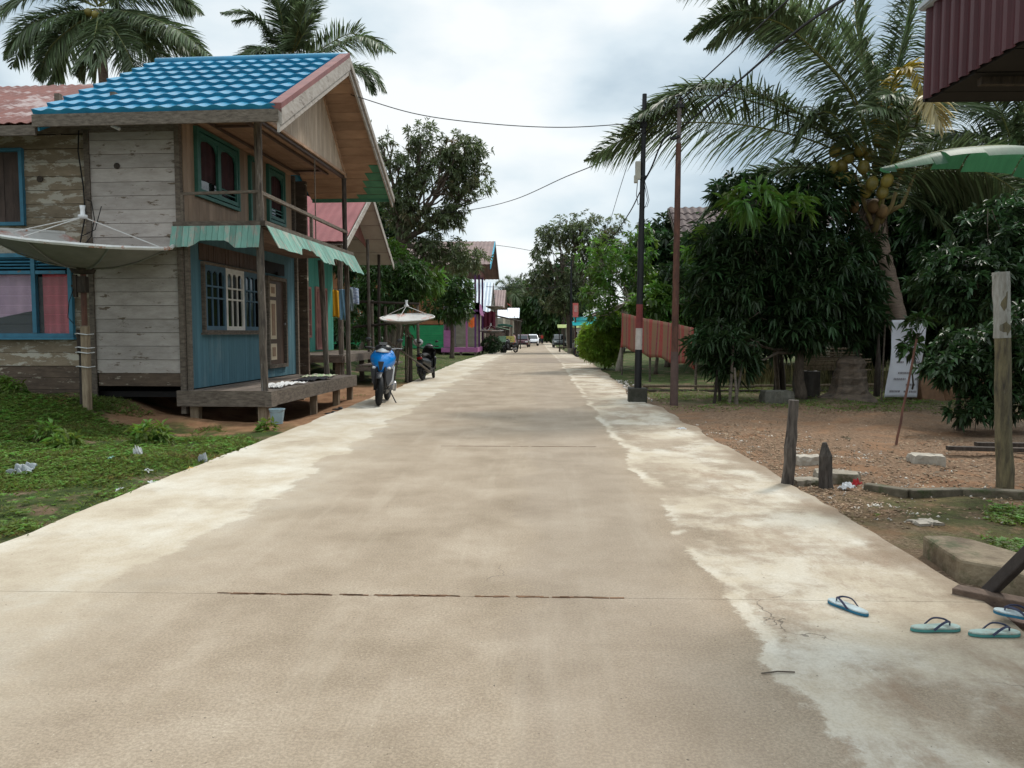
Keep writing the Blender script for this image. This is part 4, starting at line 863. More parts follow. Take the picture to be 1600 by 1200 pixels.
lf_yellow = M('yellow_green_leaf', (.26, .36, .06), (.14, .22, .035), scale=.8, rough=.42, rnd=.45, trans=.45, bump=0, hue=.03)
lf_palm = M('palm_leaflet', (.14, .18, .085), (.075, .105, .05), scale=.7, rough=.48, rnd=.55, trans=.25, bump=0, spec=.3, hue=.02)
lf_palm_y = M('yellowing_palm_leaflet', (.38, .26, .04), (.20, .17, .035), scale=.9, rough=.45, rnd=.5, trans=.3, bump=0)
lf_palm_p = M('dry_palm_leaflet', (.48, .40, .22), (.32, .27, .13), scale=.9, rough=.5, rnd=.4, trans=.3, bump=0)
def crown(name, lobes, mat, parent, ll=.28, lwd=.05, per=9, dens=1., droop=.55, seed=None, bend=.25, gap=.0, spread=1., shell=.45):
    """rosettes of leaves filling lobes [(centre, (rx,ry,rz), n)]"""
    B = []; D = []; LN = []; RN = []
    for c, rad, n in lobes:
        n = int(n*dens); v = randu(n); rr = (shell+(1-shell)*RNG.random(n)**.6)[:, None]
        p = np.array(c)[None]+v*rr*np.array(rad)[None]*(1+.28*np.sin(v[:, :1]*5+v[:, 2:]*7+c[0])*.6)
        f = vnoise(p[:, 0]+p[:, 1]*.7, p[:, 2]+p[:, 1]*.3, 1.3/max(.6, rad[0]**.5), 5); k = f > gap; p = p[k]; v = v[k]; n = len(p)
        out = v*np.array([[.8, .8, .5]])+randu(n)*.5; out[:, 2] += .25
        a = np.tile(np.arange(per)*2.4, n)+np.repeat(RNG.uniform(0, 6, n), per)
        o = np.repeat(out/np.linalg.norm(out, axis=1, keepdims=True), per, 0)
        s1 = np.cross(o, np.array([[.3, .2, 1.]])); s1 /= np.maximum(1e-6, np.linalg.norm(s1, axis=1, keepdims=True)); s2 = np.cross(o, s1)
        d = o*.55+(s1*np.cos(a)[:, None]+s2*np.sin(a)[:, None])*.8*spread; d[:, 2] -= droop*RNG.random(len(d))
        B.append(np.repeat(p, per, 0)+o*(RNG.random((len(d), 1))*.12*ll/.28)); D.append(d); LN.append(ll*RNG.uniform(.6, 1.2, len(d)))
        RN.append(np.clip(np.repeat(RNG.random(n), per)*.7+RNG.random(len(d))*.3, 0, 1))
    B = np.concatenate(B); D = np.concatenate(D); LN = np.concatenate(LN); RN = np.concatenate(RN)
    return leaves_mesh(name, B, D, randu(len(B))*.4+np.array([[0, 0, 1.]]), LN, LN*lwd/ll*1., mat, parent, RN, bend=bend)
def limb(mb, a, b, ra, rb, wob=.12, n=7):
    a = Vector(a); b = Vector(b); L_ = (b-a).length
    pts = [a.lerp(b, i/(n-1))+Vector([random.uniform(-1, 1)*wob*L_*.25*math.sin(math.pi*i/(n-1)) for _ in range(3)]) for i in range(n)]
    mb.tube(pts, [ra+(rb-ra)*i/(n-1) for i in range(n)], 7, jit=.08); return pts
def tree(name, label, cat, base, fork, lobes, mat, tr=.14, bmat=None, group=None, twigs=5, **k):
    base = Vector(base); t = thing(name, label, cat, base, 0, group)
    mb = MB(); fk = Vector(fork)-base
    mb.tube([Vector((0, 0, -.1)), Vector((0, 0, .12)), fk*.35+Vector((random.uniform(-.05, .05), 0, 0)), fk*.7+Vector((random.uniform(-.06, .06), 0, 0)), fk], [tr*1.5, tr*1.15, tr, tr*.9, tr*.8], 10, jit=.07)
    rel = []
    for c, rad, n in lobes:
        c = Vector(c)-base; rel.append((tuple(c), rad, n)); pts = limb(mb, fk, c, tr*.42, tr*.07)
        for _ in range(twigs):
            v = Vector([random.gauss(0, 1) for _ in range(3)]).normalized(); e = c+Vector((v.x*rad[0], v.y*rad[1], v.z*rad[2]))*.95
            limb(mb, pts[random.choice((3, 4, 5))], e, tr*.16, .006, .25, 5)
    mb.build('trunk', bmat or bark, t, smooth=True); crown('crown', rel, mat, t, **k); return t
def Lb(px, py, Y, rpx, rpy, n, ry=None):   # lobe from a sighting: centre, radii in metres at that distance
    c = P(px, py, Y); s = Y/1200.; return (tuple(c), (rpx*s, ry or max(rpx, rpy)*s*.8, rpy*s), n)
# left mango tree over the second house
b = G(610, 570, 0); b = (P(612, 560, 34).x, 34, 0)
tree('mango_tree', 'tall open mango tree with olive leaves standing behind the red-roofed house on the left', 'tree', b, P(625, 385, 34),
     [Lb(632, 330, 34, 44, 42, 300), Lb(620, 250, 34, 34, 42, 100), Lb(660, 225, 34, 30, 30, 85), Lb(722, 240, 34, 38, 30, 170), Lb(700, 275, 34, 40, 34, 180), Lb(735, 300, 34, 32, 26, 95), Lb(668, 290, 34, 40, 36, 170), Lb(715, 330, 34, 26, 18, 45), Lb(690, 345, 34, 35, 22, 100), Lb(596, 215, 34, 20, 24, 35), Lb(720, 405, 34, 40, 26, 160), Lb(670, 395, 34, 30, 28, 120), Lb(752, 285, 34, 14, 30, 35)],
     lf_brown, tr=.30, ll=.26, lwd=.062, per=9, droop=.8, gap=.42, shell=.12, dens=1.55, twigs=9)
# shrub tree right behind the near dish
tree('leafy_tree', 'small bushy tree in front of the pink porch', 'tree', (P(706, 560, 45).x, 45, 0), P(706, 505, 45), [Lb(704, 448, 45, 34, 26, 190), Lb(700, 480, 45, 34, 24, 150), Lb(722, 468, 45, 16, 28, 80)], lf_mid, tr=.12, ll=.40, lwd=.10, per=8, gap=.1)
tree('leafy_bush', 'dark leafy bush behind the clothesline poles', 'bush', (P(600, 560, 31).x, 31, 0), P(600, 500, 31), [Lb(588, 452, 31, 40, 40, 420), Lb(640, 440, 31, 34, 30, 220), Lb(565, 500, 31, 44, 40, 420), Lb(628, 470, 31, 22, 30, 120)], lf_mid, tr=.08, ll=.26, lwd=.07, per=8, gap=.25)
tree('papaya_tree', 'light green papaya-like tree beside the mango trunk', 'tree', (P(612, 560, 32).x, 32, 0), P(625, 430, 32), [Lb(612, 400, 32, 20, 15, 30), Lb(655, 440, 32, 35, 24, 60)], lf_light, tr=.07, ll=.5, lwd=.09, per=9, bmat=palebark)
tree('leafy_bush', 'green bush behind the red roof gable on the left', 'bush', (P(560, 560, 42).x, 42, 0), P(580, 500, 42), [Lb(590, 360, 42, 30, 50, 160), Lb(560, 400, 42, 40, 60, 260), Lb(612, 390, 42, 20, 50, 120)], lf_dark, tr=.12, ll=.5, lwd=.14, per=8)
tree('low_shrub', 'dark shrub at the road edge beyond the pink porch', 'bush', (P(766, 552, 58).x, 58, 0), P(766, 540, 58), [Lb(766, 537, 58, 14, 12, 110), Lb(779, 543, 62, 10, 8, 60)], lf_dark, tr=.05, ll=.3, lwd=.08, per=7)
# central big dark tree, right of the vanishing point
Y0 = 62
tree('dark_tree', 'large dark spreading tree overhanging the road in the distance', 'tree', (P(893, 545, Y0).x, Y0, 0), P(888, 480, Y0),
     [Lb(880, 400, Y0, 45, 50, 420), Lb(850, 435, Y0, 32, 32, 260), Lb(905, 440, Y0, 45, 45, 420), Lb(870, 362, Y0, 32, 26, 150), Lb(920, 370, Y0, 42, 32, 230), Lb(950, 400, Y0, 40, 40, 260), Lb(882, 468, Y0, 40, 24, 240), Lb(848, 385, Y0, 18, 26, 60), Lb(905, 345, Y0, 34, 18, 45), Lb(960, 350, Y0, 22, 20, 40)],
     lf_brown, tr=.28, ll=.34, lwd=.12, per=8, gap=.40, shell=.15, dens=1.5, twigs=8)
tree('slim_tree', 'slim pale-trunked tree with light green leaves by the patterned cloth', 'tree', G(966, 581), P(985, 470, 29.5),
     [Lb(960, 420, 30, 40, 40, 120), Lb(995, 440, 30, 28, 30, 80), Lb(935, 460, 30, 34, 26, 80), Lb(1000, 385, 30, 20, 26, 40), Lb(925, 400, 30, 24, 30, 45), Lb(975, 478, 30, 20, 12, 30), Lb(945, 500, 30, 20, 12, 30)], lf_light, tr=.085, bmat=palebark, ll=.27, lwd=.08, per=8, gap=.28, dens=1.4)
Yb = 31
tree('roadside_bush', 'feathery light green bush at the right road edge', 'bush', (P(945, 577, Yb).x, Yb, 0), P(945, 560, Yb), [Lb(938, 535, Yb, 30, 30, 560), Lb(955, 518, Yb, 22, 26, 300), Lb(922, 540, Yb, 18, 26, 260), Lb(950, 560, Yb, 22, 12, 120)], lf_yellow, tr=.03, ll=.19, lwd=.034, per=9, droop=.2, dens=1.5)
# right-hand mango (dark, dense, low)
Ym = 18.3
tree('mango_tree', 'dense dark mango tree with a forked trunk beside the coconut palm', 'tree', (P(1252, 617, Ym).x, Ym, 0), P(1250, 545, Ym),
     [Lb(1180, 380, Ym, 80, 66, 420), Lb(1250, 330, Ym, 80, 50, 360), Lb(1190, 470, Ym, 100, 62, 520), Lb(1290, 420, Ym, 80, 76, 420), Lb(1130, 450, Ym, 56, 66, 300), Lb(1245, 505, Ym, 80, 40, 280), Lb(1135, 540, Ym-1, 60, 36, 170), Lb(1330, 480, Ym, 44, 56, 200), Lb(1110, 380, Ym+1, 34, 30, 90), Lb(1150, 575, Ym-1.2, 30, 16, 34), Lb(1160, 300, Ym+.5, 46, 24, 80)],
     lf_dark, tr=.115, ll=.30, lwd=.062, per=10, droop=.6, shell=.25, gap=.24, dens=1.15)
tree('mango_tree', 'bright green young mango shoots above the dark mango tree', 'tree', (P(1215, 612, 19.5).x, 19.5, 0), P(1190, 330, 19.5), [Lb(1170, 315, 16.6, 42, 22, 26), Lb(1240, 325, 16.6, 24, 16, 12), Lb(1120, 395, 18.8, 38, 34, 60), Lb(1100, 440, 18.8, 24, 30, 40)], lf_light, tr=.05, ll=.36, lwd=.08, per=10, droop=.9)
tree('leafy_tree', 'dark tree standing behind the black pole', 'tree', (P(1045, 560, 33).x, 33, 0), P(1045, 470, 33), [Lb(1030, 400, 33, 40, 50, 300), Lb(1065, 440, 33, 50, 50, 320), Lb(1020, 450, 33, 34, 44, 200), Lb(1085, 380, 33, 24, 30, 90)], lf_dark, tr=.15, ll=.45, lwd=.12, per=9)
tree('leafy_bush', 'bright green bush behind the patterned cloth', 'bush', (P(1025, 560, 28).x, 28, 0), P(1025, 520, 28), [Lb(1020, 480, 28, 30, 30, 160), Lb(1060, 490, 28, 34, 30, 170)], lf_light, tr=.06, ll=.34, lwd=.12, per=7)
# backdrop trees on the right
bt = [(1120, 28, 'leafy_tree', 'dark backdrop tree behind the left side of the mango', [(1110, 430, 60, 70, 300), (1180, 520, 80, 40, 240)], lf_dark), (1400, 24, 'leafy_tree', 'dense dark tree behind the coconut palm trunk', [(1420, 400, 70, 70, 420), (1350, 480, 70, 70, 400), (1450, 500, 70, 80, 420), (1400, 320, 60, 50, 200)], lf_dark),
      (1530, 20, 'leafy_tree', 'mid green tree at the right edge behind the tall post', [(1540, 400, 80, 60, 380), (1500, 330, 70, 40, 220), (1590, 330, 60, 60, 260), (1600, 470, 60, 80, 360), (1560, 270, 60, 30, 120)], lf_dark)]
for px, Yq, nm, lab, lb, mt in bt: tree(nm, lab, 'tree', (P(px, 600, Yq).x, Yq, 0), P(px, 500, Yq), [Lb(a, c, Yq, d, e_, n) for a, c, d, e_, n in lb], mt, tr=.14, ll=.42, lwd=.12, per=9)
tree('leafy_bush', 'glossy green bush in front of the white sack', 'bush', G(1500, 668), P(1500, 600, 12.3), [Lb(1490, 575, 12.2, 42, 26, 90), Lb(1545, 585, 12.2, 50, 40, 150), Lb(1520, 540, 12.4, 48, 26, 90), Lb(1590, 620, 12, 45, 36, 90), Lb(1520, 640, 12, 30, 20, 36), Lb(1605, 530, 12, 50, 50, 120)], lf_dark, tr=.04, ll=.17, lwd=.06, per=8, dens=1.3, gap=.2)
tree('leafy_bush', 'dark low foliage on the right in front of the tree line', 'bush', G(1560, 640), P(1560, 560, 14.5), [Lb(1520, 450, 14.5, 80, 60, 330), Lb(1600, 430, 14.5, 60, 80, 280), Lb(1480, 430, 15.5, 40, 50, 130), Lb(1570, 350, 15, 70, 40, 170)], lf_dark, tr=.06, ll=.21, lwd=.065, per=9, dens=1.2, gap=.2)
tree('leafy_bush', 'pale sprig of bush rising before the white sack', 'bush', G(1424, 622, 0), P(1428, 560, 17), [Lb(1424, 535, 17, 13, 22, 16), Lb(1436, 505, 17, 16, 10, 12)], lf_mid, tr=.02, ll=.24, lwd=.09, per=7)
# far end of the road
for i, (px, py, Yq, rx, ry, mt, lab) in enumerate([(840, 470, 165, 26, 28, lf_mid, 'rounded green tree at the far end of the road'), (812, 462, 150, 22, 22, lf_mid, 'green tree above the far tin roofs'), (862, 495, 150, 24, 22, lf_mid, 'low green tree where the road disappears'), (832, 500, 190, 26, 22, lf_light, 'light green tree at the road end'), (880, 440, 130, 34, 40, lf_dark, 'dark tree behind the large dark tree'), (800, 478, 170, 22, 24, lf_dark, 'dark tree behind the grey tin roof'), (870, 515, 170, 24, 14, lf_dark, 'low dark tree at the road end on the right'), (845, 518, 205, 30, 12, lf_dark, 'distant hedge-like tree closing the road')]):
    tree('distant_tree', lab, 'tree', (P(px, 525, Yq).x, Yq, 0), P(px, py+ry*.6, Yq), [Lb(px, py, Yq, rx, ry, 280), Lb(px-rx*.5, py+ry*.6, Yq, rx*.8, ry*.7, 180), Lb(px+rx*.5, py+ry*.5, Yq, rx*.8, ry*.7, 180)], mt, tr=.3, ll=1.3, lwd=.5, per=6, twigs=1, group='trees at the far end of the road')
def treeline(name, label, pts, mat, n, s, ll):
    lobes = [((x, y, z), (s*random.uniform(.8, 1.2), s, z*.95), n) for x, y, z in pts]
    return tag(crown(name, lobes, mat, None, ll=ll, lwd=ll*.42, per=6, shell=.35), label, 'treeline', kind='stuff')
treeline('tree_line', 'continuous low tree line closing the view beyond the village on both sides', [(x, 210+random.uniform(-8, 8), random.uniform(3.5, 5.5)) for x in range(-190, 200, 11)]+[(x, 120+random.uniform(-5, 5), random.uniform(2.5, 4)) for x in list(range(-90, -18, 7))+list(range(12, 90, 7))], lf_mid, 120, 8, 1.2)
treeline('tree_line', 'thick garden greenery filling the plots behind the left houses', [(x, 46+random.uniform(-2, 2), random.uniform(1.6, 2.6)) for x in np.arange(-34, -9.5, 3)]+[(x, 27+random.uniform(-1, 1), 1.3) for x in np.arange(-20, -12.5, 2)], lf_dark, 170, 2.6, .5)
treeline('tree_line', 'thick garden greenery filling the plots behind the right-hand trees', [(x, 38+random.uniform(-2, 2), random.uniform(2.0, 3.2)) for x in np.arange(9, 36, 3.2)]+[(x, 27+random.uniform(-1, 1), 1.7) for x in np.arange(11.5, 24, 2.4)], lf_dark, 190, 2.8, .5)
# weeds by the house wall
for px, py, hh, n, lab in [(100, 700, .16, 16, 'leafy weed patch in the middle of the left verge'), (160, 640, .22, 20, 'weed clump just right of the dish post'), (15, 660, .24, 22, 'weeds at the left frame edge on the verge'), (60, 640, .34, 26, 'tall broad-leaved weed clump by the plank wall'), (30, 625, .30, 18, 'weed clump at the left edge by the house'), (235, 690, .26, 16, 'dark fern-like weed clump on the verge'), (68, 690, .2, 14, 'broad-leaved weed on the verge at left'), (195, 640, .24, 10, 'thin weed in front of the gap under the house'), (418, 668, .11, 6, 'small weed by the porch stilt')]:
    c = G(px, py); t = tag(crown('weed_clump', [((0, 0, hh*.45), (hh*.9, hh*.6, hh*.6), n*3)], weed_m, None, ll=.15, lwd=.045, per=6, droop=.3), lab, 'weed', 'weed clumps on the left verge'); t.location = (c.x, c.y, float(gh(c.x, c.y)))
# ---------------------------------------------------------------- palms
def cat(pts, n):
    pts = [Vector(p) for p in pts]; pts = [pts[0]*2-pts[1]]+pts+[pts[-1]*2-pts[-2]]; out = []
    m = len(pts)-3
    for i in range(n):
        t = i/(n-1)*m; k = min(int(t), m-1); u = t-k; a, b, c, d = pts[k:k+4]
        out.append(.5*((2*b)+(c-a)*u+(2*a-5*b+4*c-d)*u*u+(3*b-a-3*c+d)*u**3))
    return out
def frond(ctrl, parent, ll=.75, n=62, droop=.5, mat=None, w_=.05, roll=None, stem=.03, name='frond', start=.1, side=None, gapn=.0, ang=1.0, label=None):
    c = cat(ctrl, n); c = np.array([tuple(p) for p in c]); T = np.gradient(c, axis=0); T /= np.linalg.norm(T, axis=1, keepdims=True)
    sd = np.cross(T, np.array([[0, 0, 1.]])); 
    if side is not None: sd = sd+np.array(side)[None]*.6
    sd /= np.maximum(np.linalg.norm(sd, axis=1, keepdims=True), 1e-5); up = np.cross(sd, T)
    ro = random.choice((-1, 1))*random.uniform(.25, .8) if roll is None else roll
    sd, up = sd*math.cos(ro)+up*math.sin(ro), up*math.cos(ro)-sd*math.sin(ro)
    droop *= .5; ll *= 1.12
    i0 = int(start*n); B = []; Dv = []; LN = []
    for i in range(i0, n):
        u = (i-i0)/(n-1-i0); L_ = ll*(math.sin(math.pi*min(1, u*.80+.22))**.7*.95+.05)
        for s_ in (-1, 1):
            for q in (0, .33, .66):
                if random.random() < gapn: continue
                fw_ = .35+.75*u
                d = sd[i]*s_*ang+T[i]*fw_+up[i]*.25+RNG.normal(size=3)*.10
                B.append(c[i]+(c[min(i+1, n-1)]-c[i])*q); Dv.append(d/np.linalg.norm(d)); LN.append(L_*random.uniform(.85, 1.1))
    B = np.array(B); Dv = np.array(Dv); LN = np.array(LN)[:, None]; m = len(B)
    wv = np.cross(Dv, np.array([[0, 0, 1.]])+RNG.normal(size=(m, 3))*.5); wv /= np.linalg.norm(wv, axis=1, keepdims=True)
    dz = np.array([[0, 0, -1.]]); V = []
    dr = droop*RNG.uniform(.5, 1.6, (m, 1))
    for t, wf in ((0, .45), (.35, 1.), (.7, .75), (1, .06)):
        p = B+Dv*LN*t*(1-.25*dr*t)+dz*LN*dr*t*t; V += [p-wv*w_*.5*wf, p+wv*w_*.5*wf]
    V = np.stack(V, 1).reshape(-1, 3); k = (np.arange(m)*8)[:, None]
    F = np.concatenate([k+np.array([[0, 1, 3, 2]]), k+np.array([[2, 3, 5, 4]]), k+np.array([[4, 5, 7, 6]])])
    o = np_mesh(name, V, F, mat or lf_palm, parent, np.repeat(RNG.random(m), 8))
    mb = MB(); st = c[::4]; mb.tube(st, [stem*(1-.85*i/(len(st)-1)) for i in range(len(st))], 5)
    r_ = mb.build('midrib', M('palm_midrib', (.20, .22, .06), (.13, .12, .045), scale=5, rnd=0, rough=.5), o, smooth=True)
    if label: o['label'] = label
    return o
def rel(base, pts): return [Vector(p)-Vector(base) for p in pts]
# the coconut palm on the right
Yp = 19.1; bp_ = Vector((P(1432, 612, Yp+.4).x, Yp+.4, 0)); cp_ = P(1372, 290, Yp)
palm = thing('coconut_palm', 'leaning coconut palm heavy with yellow-green nuts on the right', 'palm', bp_)
mb = MB(); tp = rel(bp_, [P(1436, 618, Yp+.4), P(1422, 570, Yp+.4), P(1408, 520, Yp+.3), P(1388, 440, Yp+.2), P(1372, 370, Yp+.1), P(1366, 310, Yp)])
cc = cat(tp, 40); mb.tube(cc, [(.235-.045*i/39)*(1+(.07 if i % 2 else 0)) for i in range(40)], 12, jit=.03)
mb.build('trunk', M('palm_trunk', (.27, .20, .155), (.12, .09, .07), scale=6, stretch=(1, 1, 5), bump=.6, rnd=0), palm, smooth=True)
def fr(pts, **k):
    if k.get('mat') is None and random.random() < .5:
        jx, jy, jd = random.uniform(-45, 45), random.uniform(0, 50), random.uniform(-1.2, 1.6); n_ = len(pts)-1
        frond(rel(bp_, [P(a+jx*i/n_, b_+jy*i/n_, y_+2.6+jd*i/n_) for i, (a, b_, y_) in enumerate(pts)]), palm, **dict(k, ll=k.get('ll', .8)*.9, droop=.9))
    return frond(rel(bp_, [P(a, b_, y_+2.6) for a, b_, y_ in pts]), palm, **k)
K = dict(ll=1.12, droop=.6, n=84, w_=.042)
fr([(1365, 290, 16.5), (1300, 232, 16.2), (1180, 198, 15.5), (1060, 192, 15), (985, 212, 14.7), (915, 250, 14.5)], **K)
fr([(1368, 275, 16.5), (1310, 215, 16), (1215, 160, 15.2), (1125, 135, 14.6), (1050, 150, 14.3), (985, 190, 14.1)], **K)
fr([(1370, 270, 16.5), (1330, 150, 15.6), (1250, 62, 14.6), (1190, 22, 14), (1130, 20, 13.6), (1070, 60, 13.4)], ll=.85, droop=.6, n=78)
fr([(1375, 265, 16.5), (1345, 150, 16), (1290, 60, 15.6), (1220, 0, 15), (1130, -40, 14.4), (1040, -20, 14)], **K)
fr([(1378, 265, 16.5), (1360, 140, 16.4), (1340, 50, 16.2), (1330, -60, 16), (1290, -160, 15.6)], **K)
fr([(1380, 265, 16.5), (1395, 140, 16.8), (1415, 50, 17), (1440, -60, 17.2), (1500, -150, 17.5)], **K)
fr([(1380, 265, 16.8), (1370, 150, 18), (1330, 70, 19), (1250, 30, 20), (1180, 60, 20.5)], **K)
fr([(1382, 265, 16.5), (1440, 170, 16.4), (1500, 110, 16), (1570, 80, 15.6), (1650, 100, 15.2)], **K)
fr([(1365, 300, 16.5), (1300, 268, 16.8), (1220, 262, 17), (1150, 285, 17.2), (1090, 345, 17.3)], ll=.7, droop=.7, n=60)
fr([(1385, 290, 16.5), (1450, 262, 16), (1520, 262, 15.6), (1590, 300, 15.3), (1640, 360, 15.1)], **K)
fr([(1385, 310, 16.5), (1430, 300, 17), (1490, 330, 17.2), (1530, 390, 17.3), (1550, 450, 17.3)], ll=.7, droop=.7, n=56)
fr([(1370, 330, 16.2), (1400, 250, 15.4), (1420, 190, 14.8), (1400, 150, 14.4), (1370, 150, 14.2)], ll=.8, droop=.75, n=52)
fr([(1355, 280, 16.2), (1330, 215, 15.6), (1295, 175, 15.2), (1265, 190, 15), (1240, 235, 14.9)], ll=.7, droop=.7, n=50)
fr([(1385, 270, 16.8), (1430, 190, 17.6), (1480, 160, 18.3), (1550, 180, 19), (1600, 250, 19.4)], **K)
fr([(1375, 265, 16.4), (1385, 170, 15.6), (1400, 118, 15), (1425, 105, 14.6), (1440, 135, 14.4), (1448, 175, 14.3)], ll=.42, droop=.6, n=36, mat=lf_palm_y, label='yellowing frond')
fr([(1430, 200, 14.5), (1442, 160, 14.2), (1452, 150, 14), (1462, 175, 13.9), (1470, 205, 13.9)], ll=.55, droop=.9, n=24, mat=lf_palm_p, label='dry pale frond tip')
mb = MB()
for i in range(3):  # petioles hugging the crown
    mb.tube(rel(bp_, [P(1366+i*8, 362-i*14, Yp-.1), P(1378+i*16, 320, Yp-.25), P(1390+i*24, 250, Yp-.3)]), [.09, .05, .03], 6)
mb.tube(rel(bp_, [P(1362, 350, Yp-.1), P(1350, 315, Yp-.2), P(1335, 270, Yp-.1)]), [.06, .05, .03], 6); mb.build('leaf_stalk', M('leaf_stalk', (.24, .19, .07), (.14, .10, .05), scale=4, rnd=.2), palm, smooth=True)
nut = M('yellow_coconut', (.30, .23, .05), (.15, .13, .035), scale=4, rough=.4, rnd=.35, bump=.05); nutb = M('brown_coconut', (.20, .12, .045), (.10, .06, .03), scale=4, rnd=.2)
def nutob(px, py, y_, m_=nut, s=1.):
    c = P(px, py, y_)-bp_; mb = MB(); mb.ball((0, 0, 0), (.14*s, .14*s, .175*s), 12, 8); o = mb.build('coconut', m_, palm, smooth=True); o.location = c; o.rotation_euler = (random.uniform(-.4, .4), random.uniform(-.4, .4), 0)
for a, b_ in ((1362, 240), (1385, 228), (1350, 262), (1372, 262), (1397, 248), (1360, 285), (1385, 282), (1402, 262), (1378, 300), (1392, 242), (1372, 222), (1345, 235), (1352, 300)): nutob(a+random.uniform(-3, 3), b_+random.uniform(-3, 3), Yp-.75+random.uniform(-.2, .15))
for a, b_ in ((1305, 235), (1315, 260), (1300, 262), (1325, 245), (1308, 285), (1322, 280), (1330, 300)): nutob(a, b_, Yp-.5)
for a, b_ in ((1316, 336), (1333, 322), (1378, 330), (1365, 322)): nutob(a, b_, Yp-.3, nutb)
mb = MB()
for i in range(46): 
    a = P(1362+random.uniform(-25, 25), 340+random.uniform(-20, 20), Yp+random.uniform(-.2, .2))-bp_; mb.tube([a, a+Vector((random.uniform(-.15, .15), 0, -.25)), a+Vector((random.uniform(-.25, .25), 0, -random.uniform(.4, .9)))], [.03, .02, .008], 5)
mb.build('fibre', M('palm_fibre', (.13, .085, .06), (.05, .035, .025), rnd=.3), palm)
# back-left palms
def palm2(label, px, py, Yq, fr_, ll=.9, tr_=.16, gy=None):
    b = Vector((P(px[0], 500, Yq).x, Yq, 0)); t = thing('coconut_palm', label, 'palm', b)
    top = P(px[1], py, Yq)-b; mb = MB(); cc = cat([Vector((0, 0, 0)), top*.4+Vector((.2, 0, 0)), top*.75+Vector((.1, 0, 0)), top], 24); mb.tube(cc, [tr_*1.25]+[tr_*(1+(.05 if i % 2 else 0)) for i in range(23)], 8); mb.build('trunk', MC['palm_trunk'], t, smooth=True)
    for pts, kw in fr_:
        frond([P(a, c, Yq+dy)-b for a, c, dy in pts], t, **dict(dict(ll=ll, droop=.7, n=56, w_=.05), **kw))
        if Yq < 60:
            jx, jy, jd = random.uniform(-26, 26), random.uniform(-8, 24), random.uniform(-1.5, 1.5); n_ = len(pts)-1
            frond([P(a+jx*i/n_, c+jy*i/n_, Yq+dy+jd*i/n_)-b for i, (a, c, dy) in enumerate(pts)], t, **dict(dict(ll=ll*.9, droop=.9, n=46, w_=.05), **kw))
    mb = MB()
    for i in range(9): mb.ball(top+Vector((random.uniform(-.4, .4), random.uniform(-.4, .2), -random.uniform(.2, .7))), .14, 8, 6)
    mb.build('coconuts', nut, t, smooth=True); return t
q = lambda *p, **k: (p, k)
palm2('coconut palm behind the rusty roof at the left, its drooping fronds spread wide', (170, 155), 18, 27, [
    q((150, 15, 0), (90, 25, -.5), (40, 45, -1), (8, 95, -1.2)), q((150, 12, 0), (110, -8, 0), (60, -15, 0), (0, 20, 0), (-30, 60, 0)), q((150, 18, 0), (105, 50, -.6), (75, 80, -1), (60, 125, -1.2)),
    q((155, 20, 0), (150, 50, -1.4), (140, 85, -2), (120, 120, -2.2)), q((155, 20, 0), (180, 50, -1), (200, 85, -1.5), (215, 125, -1.7)), q((155, 15, 0), (220, 25, -.5), (280, 50, -1), (330, 92, -1.2)),
    q((155, 12, 0), (215, -12, 0), (265, -8, 0), (305, 22, 0)), q((155, 15, 0), (225, 50, 1), (280, 65, 1.4), (320, 88, 1.6)), q((152, 10, 0), (150, -40, 0), (170, -90, 0), (230, -110, 0)), q((152, 10, 0), (120, -50, 0), (70, -90, 0), (10, -90, 0)), q((155, 18, 0), (190, 40, 1), (240, 80, 1.6), (262, 120, 1.8)), q((150, 18, 0), (130, 40, 1), (100, 90, 1.6), (95, 130, 1.8)), q((152, 12, 0), (200, -30, .5), (250, -50, .8), (300, -40, 1))])
palm2('younger palm with upright fronds behind the blue roof', (455, 455), 95, 30, [
    q((455, 95, 0), (458, 50, 0), (460, 10, 0), (452, -50, 0), droop=.35, ll=1.), q((455, 95, 0), (470, 50, 0), (488, 5, 0), (505, -50, 0), droop=.35), q((455, 95, 0), (440, 50, 0), (430, 10, 0), (415, -30, 0), droop=.35), q((452, 95, 0), (425, 60, 0), (390, 25, -.5), (345, 22, -.8)), q((458, 98, 0), (500, 80, 0), (550, 55, -.4), (598, 78, -.6)),
    q((452, 98, 0), (430, 85, -1), (405, 80, -1.5), (385, 100, -1.6)), q((458, 98, 0), (520, 110, 1), (560, 112, 1.4), (585, 150, 1.6)), q((455, 90, 0), (463, 60, -1), (472, 30, -1.4), (478, 10, -1.6), droop=.3)], ll=.95)
palm2('small far palm rising over the trees at the road end', (797, 797), 452, 120, [
    q((797, 455, 0), (790, 443, 0), (783, 436, 0), (775, 440, 0)), q((797, 455, 0), (797, 440, 0), (795, 432, 0), (791, 428, 0)), q((797, 455, 0), (803, 440, 0), (808, 433, 0), (815, 434, 0)), q((797, 455, 0), (806, 447, 0), (813, 445, 0), (820, 452, 0)), q((797, 455, 0), (788, 450, 0), (780, 450, 0), (775, 460, 0)), q((797, 455, 0), (804, 455, -2), (808, 460, -2), (812, 468, -2)), q((797, 455, 0), (792, 458, -2), (786, 464, -2), (783, 472, -2))], ll=1.5, tr_=.2)
